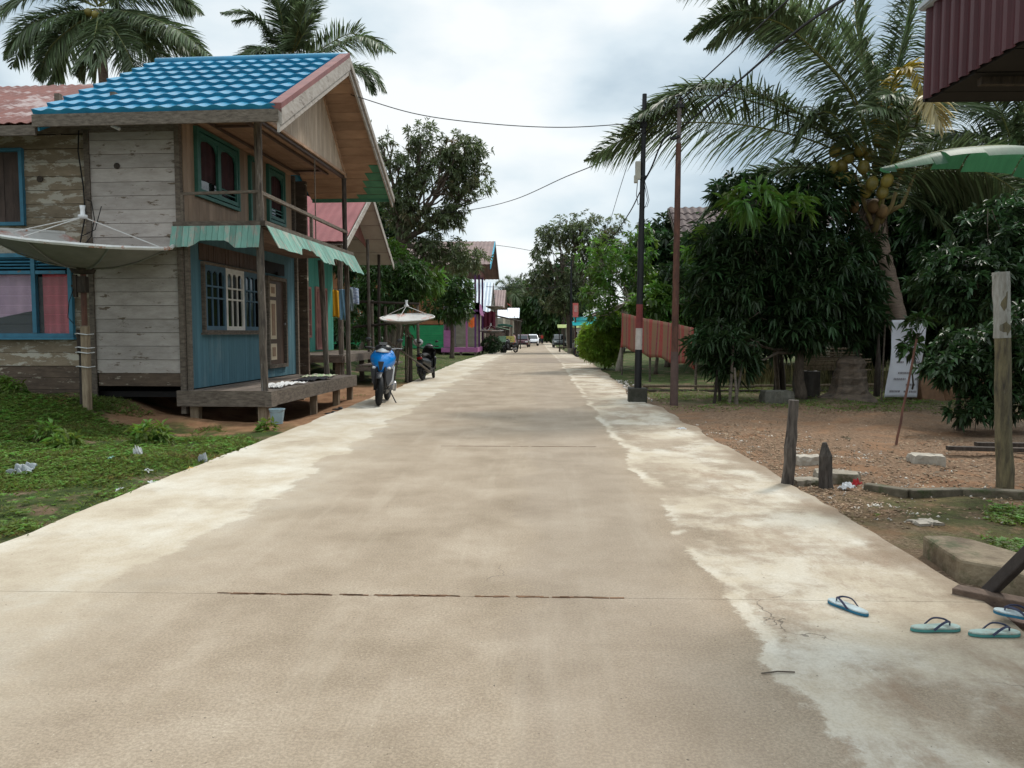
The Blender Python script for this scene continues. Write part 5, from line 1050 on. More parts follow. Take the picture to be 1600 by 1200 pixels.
# far crown on the right behind roof
palm2('palm behind the leafy trees at the far right, fronds drooping low', (1590, 1590), 250, 21, [
    q((1590, 250, 0), (1530, 215, 0), (1470, 215, 0), (1420, 250, 0)), q((1590, 250, 0), (1540, 240, -.5), (1500, 270, -.8), (1470, 330, -1)), q((1590, 250, 0), (1560, 290, -1), (1550, 340, -1.4), (1545, 400, -1.6)), q((1590, 250, 0), (1600, 300, -1), (1610, 350, -1.4), (1600, 400, -1.6)), q((1590, 250, 0), (1560, 170, 0), (1520, 130, 0), (1450, 140, 0)), q((1590, 250, 0), (1640, 220, 0), (1700, 230, 0), (1750, 290, 0)), q((1590, 250, 0), (1600, 170, 0), (1640, 120, 0), (1700, 120, 0))], ll=.9)
# banana plant just outside the right edge, one leaf reaching into view
bn = thing('banana_plant', 'banana plant with one broad torn leaf reaching in from the right', 'plant', (6.6, 9.2, 0))
ban_m = M('banana_leaf', (.032, .10, .05), (.022, .07, .035), scale=2, rough=.5, rnd=.3, trans=.3, bump=.1, spec=.25, stretch=(5, 1, 1))
mb = MB(); mb.tube([(0, 0, -.1), (0, 0, 1), (-.02, 0, 2.0), (-.05, 0, 2.8)], [.13, .115, .09, .06], 9); mb.build('stem', M('banana_stem', (.16, .20, .08), (.10, .07, .04), scale=4, rnd=0), bn, smooth=True)
def bleaf(pts, wd, torn=.5):
    c = cat(pts, 60); mb = MB(); up = Vector((0, 0, 1))
    for s_ in (-1, 1):
        i = 0
        while i < 58:
            k = min(random.choice((3, 5, 8, 12)), 59-i); tilt = random.uniform(-.5, .3); vs = []; fs = []
            for j in range(k+1):
                p = c[i+j]; T = (c[min(i+j+1, 59)]-c[max(i+j-1, 0)]).normalized(); sd_ = T.cross(up).normalized(); w_ = wd*max(.02, math.sin(math.pi*min(1, (i+j)/59*.9+.09))**.6)
                sh = T*(j/k-.5)*(-.02)
                for t in (0, .33, .66, 1): vs.append(p+sd_*s_*w_*t+Vector((0, 0, .10*w_*t-(.72-tilt)*w_*t*t))+sh*t)
            for j in range(k):
                for t in range(3): a = j*4+t; fs.append((a, a+1, a+5, a+4))
            mb.add(vs, fs); i += k
    o = mb.build('leaf', ban_m, bn, smooth=True); mb = MB(); mb.tube(c[::3], [.022*(1-.8*i/19) for i in range(len(c[::3]))], 6); mb.build('midrib', MC['palm_midrib'], o, smooth=True)
bb = Vector((6.6, 9.2, 0))
bleaf([P(1800, 330, 9.1)-bb, P(1640, 240, 8.6)-bb, P(1500, 232, 8.2)-bb, P(1376, 262, 8)-bb], .24)
bleaf([Vector((-.05, 0, 2.7)), Vector((.3, .3, 3.6)), Vector((.9, .6, 4.0)), Vector((1.7, .8, 3.5))], .28)
bleaf([Vector((-.05, 0, 2.7)), Vector((.4, .7, 3.4)), Vector((.9, 1.4, 3.5)), Vector((1.3, 2.0, 2.9))], .28)
bleaf([Vector((-.05, 0, 2.7)), Vector((.5, -.4, 3.4)), Vector((1.0, -.9, 3.5)), Vector((1.4, -1.3, 2.8))], .28)
# ================================================================== FAR HOUSES, LEFT
m_purple = M('pink_purple_paint', (.42, .15, .32), (.30, .10, .23), scale=2, rnd=.1, rough=.5)
m_dpurple = M('dark_purple_paint', (.14, .05, .16), (.09, .03, .10), scale=2, rnd=.1)
m_green = M('bright_green_wall', (.03, .30, .11), (.02, .20, .08), scale=2, rnd=.1)
m_orange = M('orange_brown_boards', (.30, .13, .055), (.19, .08, .035), scale=2, rnd=.2)
m_brownroof = M('brown_tin_roof', (.23, .15, .135), (.15, .10, .09), scale=1.3, rnd=.1, rough=.6)
m_greyroof = M('grey_zinc_roof', (.42, .46, .50), (.32, .35, .38), scale=1.3, rnd=.08, rough=.45, peel=(.28, .2, .17), peel_t=.66, peel_w=.08, peel_s=.6)
m_paleroof = M('pale_blue_zinc_roof', (.50, .56, .62), (.40, .45, .50), scale=1.3, rnd=.05, rough=.4)
m_whiteroof = M('white_tin_roof', (.78, .80, .84), (.66, .68, .72), scale=1, rnd=.04, rough=.4)
m_skyblue = M('sky_blue_trim', (.10, .42, .58), (.07, .32, .45), scale=3, rnd=.05)
m_teal = M('teal_tarp', (.02, .45, .45), (.015, .33, .34), scale=3, rnd=.05, rough=.5)
m_creamwall = M('cream_wall', (.40, .36, .28), (.28, .25, .2), scale=2, rnd=.1)
m_bark2 = M('brown_plank_wall', (.16, .11, .085), (.09, .06, .05), scale=2, rnd=.25)
hp = thing('village_house', 'pink and purple two-storey house with brown roof and blue rake, half hidden by trees', 'house', (-6.5, 53, 0))
mb = MB(); mb.boards((0, 0, 0), (1, 0, 0), (0, 0, 1), -8, 0, .45, 2.05, .16); mb.build('green_wall', m_green, hp)
mb = MB(); mb.boards((0, 0, 0), (1, 0, 0), (0, 0, 1), -8, 0, 2.1, 5.9, .25, holes=[(-3, -1.7, 3.6, 5)]); mb.build('upper_wall', m_orange, hp)
mb = MB(); mb.boards((0, 0, 0), (0, 1, 0), (0, 0, 1), 0, 8, .45, 5.9, .16, along='v', holes=[(1, 2.4, 1.4, 2.7), (4, 5, .5, 2.6)]); mb.box((-4, 8, 3.2), (8, .1, 5.5)); mb.box((-8, 4, 3.2), (.1, 8, 5.5)); mb.build('wall', M('grey_mauve_boards', (.24, .20, .22), (.15, .12, .14), scale=2, rnd=.1), hp)
for a, b_, c, d, lab in ((1, 2.4, 1.4, 2.7, 'window'), (4, 5, .5, 2.6, 'door')):
    mb = MB(); mb.box((.02, (a+b_)/2, d), (.08, b_-a+.1, .08)); mb.box((.02, (a+b_)/2, c), (.08, b_-a+.1, .08)); mb.box((.02, a, (c+d)/2), (.08, .08, d-c)); mb.box((.02, b_, (c+d)/2), (.08, .08, d-c)); f = mb.build(lab, m_purple, hp); mb = MB(); mb.box((-.03, (a+b_)/2, (c+d)/2), (.02, b_-a, d-c)); mb.build('pane', darkglass if lab == 'window' else m_skyblue, f)
yr = 5.0; X1 = 3.25
mb = MB()
for ye, ze in ((-.7, 6.15), (11, 5.95)): mb.slope((-8.5, yr, 8.35), (X1, yr, 8.35), (X1, ye, ze), (-8.5, ye, ze), rows=1, amp=.012, per=.3)
mb.build('roof', m_brownroof, hp, solid=.03)
for ye, ze, mm, wd in ((-.7, 6.15, m_skyblue, .35), (11, 5.95, m_bark2, .3)):
    a = Vector((X1+.02, yr, 8.38)); b_ = Vector((X1+.02, ye, ze+.03)); u = Vector((0, 0, wd)); q_ = [a, b_, b_-u, a-u]; mb = MB(); mb.hexa(q_, [p+Vector((.05, 0, 0)) for p in q_]); mb.build('rake_board', mm, hp)
mb = MB(); mb.boards((2.2, 0, 0), (0, 1, 0), (0, 0, 1), -.2, 10, 5.75, 6.2, .2, along='v'); mb.box((1.2, -.25, 5.9), (2.5, .06, .35)); mb.build('eave_board', m_redgable, hp)
mb = MB(); mb.boards((0, 0, .42), (1, 0, 0), (0, 1, 0), 0, 2.3, -.1, 7, .2, along='v', th=.03); mb.box((1.1, -.12, .35), (2.5, .06, .32)); mb.box((2.33, 3.4, .35), (.06, 7, .32)); mb.build('porch_deck', m_purple, hp)
for x, y, z1 in ((2.2, 0, 5.8), (2.2, 3.5, 5.8), (2.2, 6.9, 5.8), (1.6, 0, 2.6)): mb = MB(); mb.box((x, y, (.4+z1)/2), (.13, .13, z1-.4)); mb.build('post', m_dpurple if z1 > 3 else m_purple, hp)
for x, y in ((0, 0), (2.2, 0), (1.2, 0), (2.2, 3.4), (2.2, 6.9), (-3, 0), (-6, 0), (-1.5, 0)): mb = MB(); mb.box((x, y, .05), (.15, .15, .55)); mb.build('stilt', graywood, hp)
mb = MB(); mb.boards((0, -.05, 0), (1, 0, 0), (0, 0, 1), 0, .75, .55, 1.7, .2); mb.build('porch_panel', m_purple, hp)
mb = MB()
for k in range(8): mb.box((.1+k*.13, 0, 5.0), (.05, .05, .9))
mb.box((.5, 0, 5.45), (1.1, .07, .06)); mb.build('balustrade', m_whiteframe, hp)
mb = MB()
for k in range(12): mb.box((2.45+.0*k, .15+k*.28, 3.15), (.03, .26, .8+.1*(k % 2)), (0, -.25, 0))
for k in range(3): mb.box((2.3-.0*k-.05, -.06, 3.2), (.5, .03, .8))
mb.build('valance', m_purple, hp)
mb = MB(); mb.box((1.2, 3.3, 3.05), (2.4, 6.8, .12)); mb.build('balcony_floor', m_dpurple, hp)
mb = MB(); mb.grid(lambda u, v: (1.75+.4*u, -.0+.03*math.sin(u*15), 1.9+.65*v+.05*math.sin(u*9)), 14, 5); o = mb.build('hanging_shirt', M('orange_cloth', (.75, .17, .04), (.6, .12, .03), rnd=.1), solid=.01); o.location = (-6.5, 52.85, 0); tag(o, 'orange shirt hung up under the pink porch', 'shirt')
# next ones: (label, px of road-side corner, Y, W, D, zf, ze, zr, walls, roof, ridge)
def vh(label, x, Y, W_, D_, ze, zr, wm, rm, ridge='x', ov=.7, gable=None, **k):
    h = village_house(label, (x, Y, 0), 0, W_, D_, .45, ze, zr, wm, rm, overhang=ov, ridge=ridge, gable=gable, parts=[('nw', -W_*.7, -W_*.7+1.3, 1.2, 2.3, m_whiteframe, darkglass), ('sw', D_*.15, D_*.15+1.4, 1.2, 2.3, m_whiteframe, darkglass), ('sd', D_*.6, D_*.6+1., .5, 2.5, graywood, m_doorbrown)], **k)
    stilts(h, [(0, 0), (-W_/2, 0), (0, D_/2), (0, D_)], .45); return h
vh('house with pale blue zinc roof and dark steep gable behind the purple posts', -5.1, 68, 7, 7, 3.6, 6.3, m_creamwall, m_paleroof, gable=m_bark2, ov=.6)
vh('brown roofed timber house beyond the pale zinc gable', -4.75, 84, 7, 7, 4.6, 6.6, m_bark2, m_brownroof, gable=m_bark2)
vh('house with a small bright red roof among the far roofs', -4.6, 102, 6, 7, 5.8, 7.4, m_creamwall, M('bright_red_roof', (.62, .09, .07), (.5, .07, .05), rnd=.05), ridge='y')
vh('house with large plain grey zinc roof in the far row', -4.1, 130, 8, 8, 5.2, 7.4, m_creamwall, m_greyroof, ridge='y')
vh('far brown tin roof house before the trees on the left', -3.6, 150, 6, 8, 4.6, 6.4, m_bark2, m_brownroof, ridge='y', ov=.5)
# roadside stall with white tin roof, teal awning, planks
st = thing('roadside_stall', 'open roadside stall under a bright white tin roof on thin posts', 'stall', (-4.6, 96, 0))
mb = MB(); mb.slope((-3, 2.5, 5.0), (2.3, 2.5, 5.0), (2.3, -.5, 3.7), (-3, -.5, 3.7), amp=.015, per=.3); mb.build('roof', m_whiteroof, st, solid=.03)
mb = MB(); mb.boards((0, 1.8, 0), (1, 0, 0), (0, 0, 1), -3, 1, .3, 2.6, .25); mb.boards((1, 0, 0), (0, 1, 0), (0, 0, 1), -.2, 4.8, .3, 1.9, .25); mb.build('wall', m_bark2, st)
for x, y in ((-2.8, -.3), (1.7, -.3), (1.7, 2.4)): mb = MB(); mb.tube([(x, y, 0), (x, y, 3.9)], .05, 6); mb.build('post', darkwood, st)
mb = MB(); mb.box((-.6, -.2, .75), (2.2, .9, .06)); mb.box((-.6, -.2, .4), (2.0, .7, .6)); mb.build('counter', m_bark2, st)
st = thing('roadside_stall', 'wide low stall with long dark sloping roof beam and brown plank front', 'stall', (-4.9, 84, 0))
mb = MB(); mb.boards((0, 0, 0), (1, 0, 0), (0, 0, 1), -3, 1.0, .25, 1.9, .25); mb.boards((1, 0, 0), (0, 1, 0), (0, 0, 1), 0, 9, .25, 1.75, .22, along='v'); mb.build('wall', m_bark2, st)
mb = MB(); mb.slope((-3.4, 0, 3.3), (-3.4, 9, 3.3), (1.5, 9, 2.15), (1.5, 0, 2.15), amp=.015, per=.3); mb.build('roof', M('mossy_green_awning', (.14, .22, .14), (.09, .13, .09), rnd=.1), st, solid=.04)
for y in (0, 4.5, 9): mb = MB(); mb.tube([(1.35, y, 0), (1.35, y, 2.2)], .06, 6); mb.build('post', darkwood, st)
def flat_thing(name, label, cat, loc, sz, mat, **k):
    mb = MB(); mb.box((0, 0, 0), sz); o = mb.build(name, mat, bevel=.01); o.location = loc; return tag(o, label, cat, **k)
sg = thing('sign_board', 'low painted board, half pale green half yellow, leaning at the stall front', 'sign', P(791, 533, 76)*1); sg.location.z = 0
for dx, mm, nm in ((-.42, M('pale_green_paint', (.25, .42, .30), rnd=0), 'green_panel'), (.42, M('yellow_paint', (.60, .55, .18), rnd=0), 'yellow_panel')): mb = MB(); mb.box((dx, 0, 1.1), (.82, .04, .6)); mb.build(nm, mm, sg)
for dx in (-.8, .8): mb = MB(); mb.box((dx, .04, .55), (.06, .05, 1.1)); mb.build('leg', graywood, sg)
aw = thing('market_awning', 'bright teal tarp awning on poles over the far left roadside', 'awning', (-4.4, 97, 0))
mb = MB(); mb.grid(lambda u, v: (-1.1+2.3*u, 2.5*v, 2.75-.3*v*0+.22*math.sin(math.pi*u)-.25*(v)), 8, 4); mb.build('tarp', m_teal, aw, solid=.03)
for x in (-1.05, 1.15): mb = MB(); mb.tube([(x, 0, 0), (x, 0, 2.7)], .05, 6); mb.build('pole', darkwood, aw)
pl_ = thing('lean_to_frame', 'long dark pole sloping down to a thin post at the left road edge', 'frame', (-5.0, 66, 0))
mb = MB(); a = P(755, 486, 62)-Vector((-5, 66, 0)); b_ = P(815, 500, 70)-Vector((-5, 66, 0)); mb.tube([a, b_], .07, 6); mb.build('beam', darkwood, pl_)
for px, Yq in ((808, 66), (813, 78)): c = P(px, 520, Yq)-Vector((-5, 66, 0)); mb = MB(); mb.tube([(c.x, c.y, 0), (c.x, c.y, 2.7)], .06, 6); mb.build('post', darkwood, pl_)
mar = M('maroon_cloth', (.16, .025, .045), (.09, .015, .03), scale=3, rnd=.2)
mb = MB(); mb.grid(lambda u, v: (-.55+1.1*u, .06*math.sin(u*20), -1.3+1.3*v+.06*math.sin(u*11)), 20, 6); o = mb.build('hanging_cloth', mar, solid=.02); o.location = P(763, 485, 60); tag(o, 'maroon cloths bunched on the line beyond the pink porch', 'cloth')
flat_thing('green_panel', 'small bright green board hung above the road beyond the pink porch', 'board', P(755, 496, 61), (.28, .03, .4), m_green)
# ================================================================== FAR, RIGHT
vh2 = village_house('blue-grey zinc roofed house at the far right of the road', (3.6+7, 92, 0), 0, 7, 7, .3, 2.7, 4.4, m_creamwall, m_paleroof, overhang=.6, ridge='y', parts=[('nw', -6.4, -5.2, 1.0, 2.0, m_whiteframe, darkglass), ('nd', -4.2, -3.2, .35, 2.2, graywood, m_doorbrown)])
vh3 = village_house('low yellow-green roofed house with teal awnings on the far right', (12.5, 66, 0), 0, 8, 7, .3, 2.9, 4.6, m_bark2, m_brownroof, overhang=.5, ridge='y', parts=[('nw', -7.4, -6.2, 1.0, 2.0, m_skyblue, darkglass)])
for px, py, Yq, wd, lab, mm in ((915, 495, 60, 1.8, 'upper teal tin awning behind the roadside bush', m_teal), (913, 503, 57, 1.7, 'lower bright turquoise awning behind the roadside bush', m_teal), (898, 506, 68, 3.0, 'thin yellow-green awning behind the far power poles', M('yellow_green_tin', (.35, .42, .14), rnd=.05))):
    c = P(px, py, Yq); t = thing('market_awning', lab, 'awning', (c.x, Yq, 0)); mb = MB(); mb.grid(lambda u, v: (-wd/2+wd*u, 1.4*v, c.z-.2+.3*v), 4, 2); mb.build('tarp', mm, t, solid=.04)
    for s_ in (-1, 1): mb = MB(); mb.tube([(s_*wd*.45, 0, 0), (s_*wd*.45, 0, c.z-.2)], .04, 6); mb.build('pole', darkwood, t)
sg = thing('sign_board', 'tall red banner sign on a brown post at the far right', 'sign', (P(899, 545, 58).x, 58, 0)); c = P(898, 483, 58)
mb = MB(); mb.box((0, 0, c.z), (.42, .04, 1.05)); mb.build('panel', M('red_sign_paint', (.60, .10, .10), (.5, .16, .14), rnd=0), sg); mb = MB(); mb.box((.02, -.03, c.z+.1), (.26, .01, .5)); mb.build('pale_print', M('pale_pink_print', (.62, .30, .27), rnd=0), sg); mb = MB(); mb.tube([(0, .06, 0), (0, .06, c.z+.5)], .06, 6); mb.build('post', pole_rust, sg)
def powerpole(label, px, Yq, ztop, r_, mat, base=True):
    t = thing('utility_pole', label, 'pole', (P(px, 540, Yq).x, Yq, 0)); mb = MB(); mb.tube([(0, 0, 0), (0, 0, ztop*.5), (0, 0, ztop)], [r_, r_*.9, r_*.7], 8); mb.build('shaft', mat, t)
    if base: mb = MB(); mb.box((0, 0, .2), (.5, .5, .4)); mb.build('footing', concrete_m, t)
    return t
powerpole('black utility pole at the far right, third in the row', 892, 60, 7.2, .10, blackpaint); powerpole('thin dark utility pole farthest away on the right', 881, 82, 7.4, .09, darkwood, False)
# wooden bench/table at far right
t = thing('bench', 'low wooden bench standing at the far right road edge', 'bench', (P(884, 545, 66).x, 66, 0)); mb = MB(); mb.box((0, 0, .45), (1.2, .6, .06)); mb.build('seat', graywood, t)
for x in (-.5, .5):
    for y in (-.22, .22): mb = MB(); mb.box((x, y, .2), (.08, .08, .44)); mb.build('leg', graywood, t)
# picket fence behind
t = thing('picket_fence', 'grey picket fence up on the bank at the far right', 'fence', (5.2, 64, 0)); mb = MB()
for k in range(14): mb.box((k*.22, 0, 3.0), (.08, .03, 1.3), (0, random.uniform(-.05, .05), 0))
mb.box((1.4, .03, 2.7), (3, .04, .08)); mb.box((1.4, .03, 3.3), (3, .04, .08)); mb.build('pickets', graywood, t)
for x in (0, 1.45, 2.9): mb = MB(); mb.box((x, .06, 1.7), (.1, .1, 3.4)); mb.build('post', graywood, t)
# ================================================================== VEHICLES
def wheelset(par, y, rad, hubm, tw=.05, spokes=5):
    mb = MB(); mb.torus((0, 0, 0), rad-tw*.5, tw*.5, 'X', 28, 8, sx=1.1); ty = mb.build('tyre', rubber, par, smooth=True); ty.location = (0, y, rad)
    mb = MB(); mb.torus((0, 0, 0), rad-tw*1.15, .012, 'X', 26, 6, sx=2); mb.lathe([(0, -.05), (.035, -.05), (.045, -.02), (.045, .02), (.035, .05), (0, .05)], (0, 0, 0), 12, 'X')
    for k in range(spokes):
        a = 2*math.pi*k/spokes; mb.beam((0, .03*math.cos(a), .03*math.sin(a)), (0, (rad-tw*1.2)*math.cos(a+.18), (rad-tw*1.2)*math.sin(a+.18)), .022, .026, up=(1, 0, 0))
    mb.build('rim', hubm, ty, smooth=False)
    return ty
def scooter(label, bodym, loc, rz, sidem, lean=.07, seatm=None):
    s = thing('motor_scooter', label, 'scooter', loc, rz); s.rotation_euler = (0, lean, rz)
    fw_ = wheelset(s, .62, .285, blackpaint, .085); fw_.rotation_euler = (0, 0, R(14)); wheelset(s, -.62, .28, blackpaint, .095)
    # front fender
    mb = MB(); mb.grid(lambda u, v: (-.055+.11*u, .62+(.315+.012*math.sin(math.pi*u))*math.cos(.75+1.7*v), .285+(.315+.012*math.sin(math.pi*u))*math.sin(.75+1.7*v)), 6, 14); mb.build('front_fender', plastic_black, s, smooth=True, solid=.008)
    # fork
    mb = MB()
    for x in (-.085, .085): mb.tube([(x, .62, .285), (x*.95, .52, .60), (x*.6, .46, .78)], .022, 8)
    mb.build('fork', blackpaint, s, smooth=True)
    # front cowl (apron): wedge shaped shield
    prof_ = [(.99, .37, .085, .00), (.93, .455, .175, .02), (.84, .525, .235, .05), (.74, .545, .215, .07), (.66, .53, .15, .05), (.585, .50, .045, .02)]
    def shield(u, v):
        k = v*(len(prof_)-1); i = min(int(k), len(prof_)-2); t = k-i; z, y, w_, cr_ = [prof_[i][j]*(1-t)+prof_[i+1][j]*t for j in range(4)]
        a = (u*2-1); return (a*w_, y-.20*abs(a)**1.6-cr_*.5*(1 if abs(a) > .55 else 0)*(abs(a)-.55)*2, z+.05*abs(a)*(1-v))
    mb = MB(); mb.grid(shield, 16, 16); mb.build('front_cowl', bodym, s, smooth=True, solid=.015)
    mb = MB(); mb.prism([(-.055, .552, .80), (.055, .552, .80), (.018, .548, .64), (-.018, .548, .64)], (0, .008, 0)); mb.build('cowl_insert', plastic_black, s)
    for sx in (-1, 1):
        mb = MB(); mb.prism([(sx*.075, .50, .60), (sx*.16, .44, .70), (sx*.20, .37, .66), (sx*.175, .34, .46), (sx*.12, .38, .34), (sx*.085, .42, .42)], (sx*.012, .02, 0)); mb.build('side_wing', M('grey_scooter_plastic', (.10, .105, .12), (.07, .075, .085), rnd=0, rough=.35, bump=0), s, bevel=.006)
    mb = MB()   # lower dark centre and grey side wings
    for sx in (-1, 1): mb.grid(lambda u, v: (sx*(.11+.08*u), .40-.16*u-.05*v, .80-.46*v+.05*u), 6, 8)
    mb.build('leg_shield', sidem, s, smooth=True, solid=.02)
    mb = MB(); mb.prism([(-.10, .36, .30), (-.10, .44, .62), (-.10, .30, .62), (-.10, .24, .30)], (.2, 0, 0)); mb.build('inner_cowl', plastic_black, s, bevel=.02)
    for sx in (-1, 1):   # indicator lamps in cowl
        mb = MB(); mb.ball((sx*.135, .455, .68), (.04, .03, .028), 8, 6); mb.build('indicator', M('clear_lamp', (.80, .82, .85), (.7, .7, .7), rnd=0, rough=.2, spec=.8), s, smooth=True)
    # handlebar cover + headlight
    mb = MB(); mb.ball((0, .32, 1.03), (.155, .13, .085), 14, 9); mb.build('handlebar_cover', plastic_black, s, smooth=True)
    mb = MB(); mb.grid(lambda u, v: ((u-.5)*.25*(.55+.45*math.sin(math.pi*(.25+.6*v))), .478-.45*(u-.5)**2-.07*v, .965+.115*v), 10, 6); mb.build('headlight', MC['clear_lamp'], s, smooth=True, solid=.02)
    mb = MB(); mb.prism([(-.06, .41, 1.085), (.06, .41, 1.085), (.075, .33, 1.135), (-.075, .33, 1.135)], (0, .012, .012)); mb.build('visor', plastic_black, s)
    mb = MB(); mb.tube([(-.34, .20, 1.03), (-.2, .28, 1.03), (0, .30, 1.02), (.2, .28, 1.03), (.34, .20, 1.03)], .013, 8); hb = mb.build('handlebar', metal_grey, s, smooth=True)
    for sx in (-1, 1): mb = MB(); mb.tube([(sx*.23, .265, 1.03), (sx*.35, .195, 1.03)], .02, 8); mb.build('grip', rubber, hb, smooth=True); mb = MB(); mb.tube([(sx*.2, .31, 1.045), (sx*.33, .25, 1.04)], .007, 5); mb.build('brake_lever', metal_grey, hb)
    for sx in (-1, 1):
        mb = MB(); mb.tube([(sx*.20, .28, 1.04), (sx*.23, .29, 1.13), (sx*.28, .27, 1.17)], .006, 5); mr_ = mb.build('mirror', blackpaint, s); mb = MB(); mb.ball((sx*.29, .27, 1.19), (.06, .014, .036), 12, 7); mb.build('mirror_head', plastic_black, mr_, smooth=True)
    # floor board, seat, body, tail
    mb = MB(); mb.box((0, .08, .33), (.26, .42, .07)); mb.box((0, .08, .24), (.18, .5, .10)); mb.build('floorboard', plastic_black, s, bevel=.02)
    def body(u, v):
        y = -.10-.72*v; a = math.pi*u; hw = .15*(1-.45*v); zt = .68+.10*v; zb = .34+.22*v
        return (hw*math.cos(a)*1.0, y, zb+(zt-zb)*math.sin(a)**.6)
    mb = MB(); mb.grid(body, 16, 14); mb.build('rear_body', bodym if sidem != plastic_black else sidem, s, smooth=True, solid=.01)
    mb = MB()
    for sx in (-1, 1): mb.grid(lambda u, v: (sx*(.155*(1-.4*u)), -.08-.70*u, .42+.16*u+.16*v*(1-.5*u)), 8, 4)
    mb.build('side_panel', sidem, s, smooth=True, solid=.015)
    def seat(u, v):
        y = -.02-.68*v; a = math.pi*u; hw = .125*(1-.25*v)*(1 if v > .12 else .6+.4*v/.12); return (hw*math.cos(a), y, .72+.06*v+.075*math.sin(a)**.7+.03*math.sin(v*6))
    mb = MB(); mb.grid(seat, 12, 16); mb.add([(0, -.02, .70), (0, -.7, .74)], []); mb.build('seat', seatm or rubber, s, smooth=True, solid=.02)
    mb = MB(); mb.tube([(-.09, -.62, .74), (-.09, -.84, .80), (0, -.88, .81), (.09, -.84, .80), (.09, -.62, .74)], .014, 6); mb.build('grab_rail', blackpaint, s, smooth=True)
    mb = MB(); mb.ball((0, -.82, .70), (.10, .05, .045), 10, 6); mb.build('tail_light', M('red_lamp', (.25, .012, .012), rnd=0, rough=.15), s, smooth=True)
    mb = MB(); mb.grid(lambda u, v: (-.08+.16*u, -.78-.12*v, .62-.30*v), 4, 6); mb.build('rear_mudguard', plastic_black, s, solid=.012)
    mb = MB(); mb.box((0, -.90, .50), (.20, .006, .10), (-.25, 0, 0)); mb.build('number_plate', M('number_plate_grey', (.10, .10, .11), rnd=0), s)
    mb = MB(); mb.box((-.11, -.35, .30), (.10, .50, .13)); mb.lathe([(0, -.04), (.10, -.03), (.10, .03), (0, .04)], (-.14, -.55, .29), 16, 'X'); mb.build('engine', metal_grey, s, bevel=.02)
    mb = MB(); mb.tube([(.10, -.1, .24), (.13, -.4, .24), (.15, -.6, .30), (.16, -.95, .36)], [.02, .025, .05, .045], 10); mb.build('exhaust', plastic_black, s, smooth=True)
    mb = MB(); mb.tube([(-.12, -.05, .22), (-.24, .02, .03), (-.27, .06, .0)], .011, 6); mb.build('side_stand', blackpaint, s)
    return s
bluep = M('blue_scooter_paint', (.004, .27, .80), (.003, .20, .65), scale=3, rnd=0, rough=.22, bump=0, spec=.6, coat=.6)
silverp = M('silver_scooter_plastic', (.50, .53, .57), (.40, .42, .46), scale=3, rnd=0, rough=.3, bump=0, spec=.5)
c = G(590, 633); s1 = scooter('blue scooter with silver leg shields parked facing the camera at the left road edge', bluep, (c.x, c.y+.55, 0), R(180+4), silverp, lean=-.06); s1.scale = (1.14,)*3
c = G(668, 594); s2 = scooter('black scooter parked with its tail to the camera beside the second satellite dish', plastic_black, (c.x, c.y+.2, 0), R(-8), plastic_black, lean=-.07)
mb = MB(); mb.ball((0, 0, 0), (.17, .03, .12), 14, 9); o = mb.build('round_mirror_shade', whiteplastic, smooth=True); o.location = P(653, 536, 25.3); tag(o, 'shiny white cap on a stick behind the black scooter', 'cap')
mb = MB(); mb.tube([(0, 0, 0), (0, 0, 0)], .01)
mb = MB(); mb.tube([(0, 0, 0), (0.02, 0, -1.12)], .012, 6); mb.build('stick', graywood, o)
far_bikes = [(797, 548, 62, 2.4, 'far black motorbike by the low coloured board'), (781, 541, 74, 1.2, 'motorbike in shade before the stall counter'), (788, 540, 80, .6, 'motorbike parked deepest under the stall roof')]
for px, py, Yq, rz, lab in far_bikes:
    o = copy_tree(s2); o.location = (P(px, 540, Yq).x, Yq, 0); o.rotation_euler = (0, -.07, rz); o['label'] = lab; o['group'] = 'motorbikes parked along the far left roadside'
o = copy_tree(s2); o.location = (P(918, 548, 47).x, 47, 0); o.rotation_euler = (0, .07, R(75)); o['label'] = 'motorbike half hidden by the roadside bush, only its wheel showing'
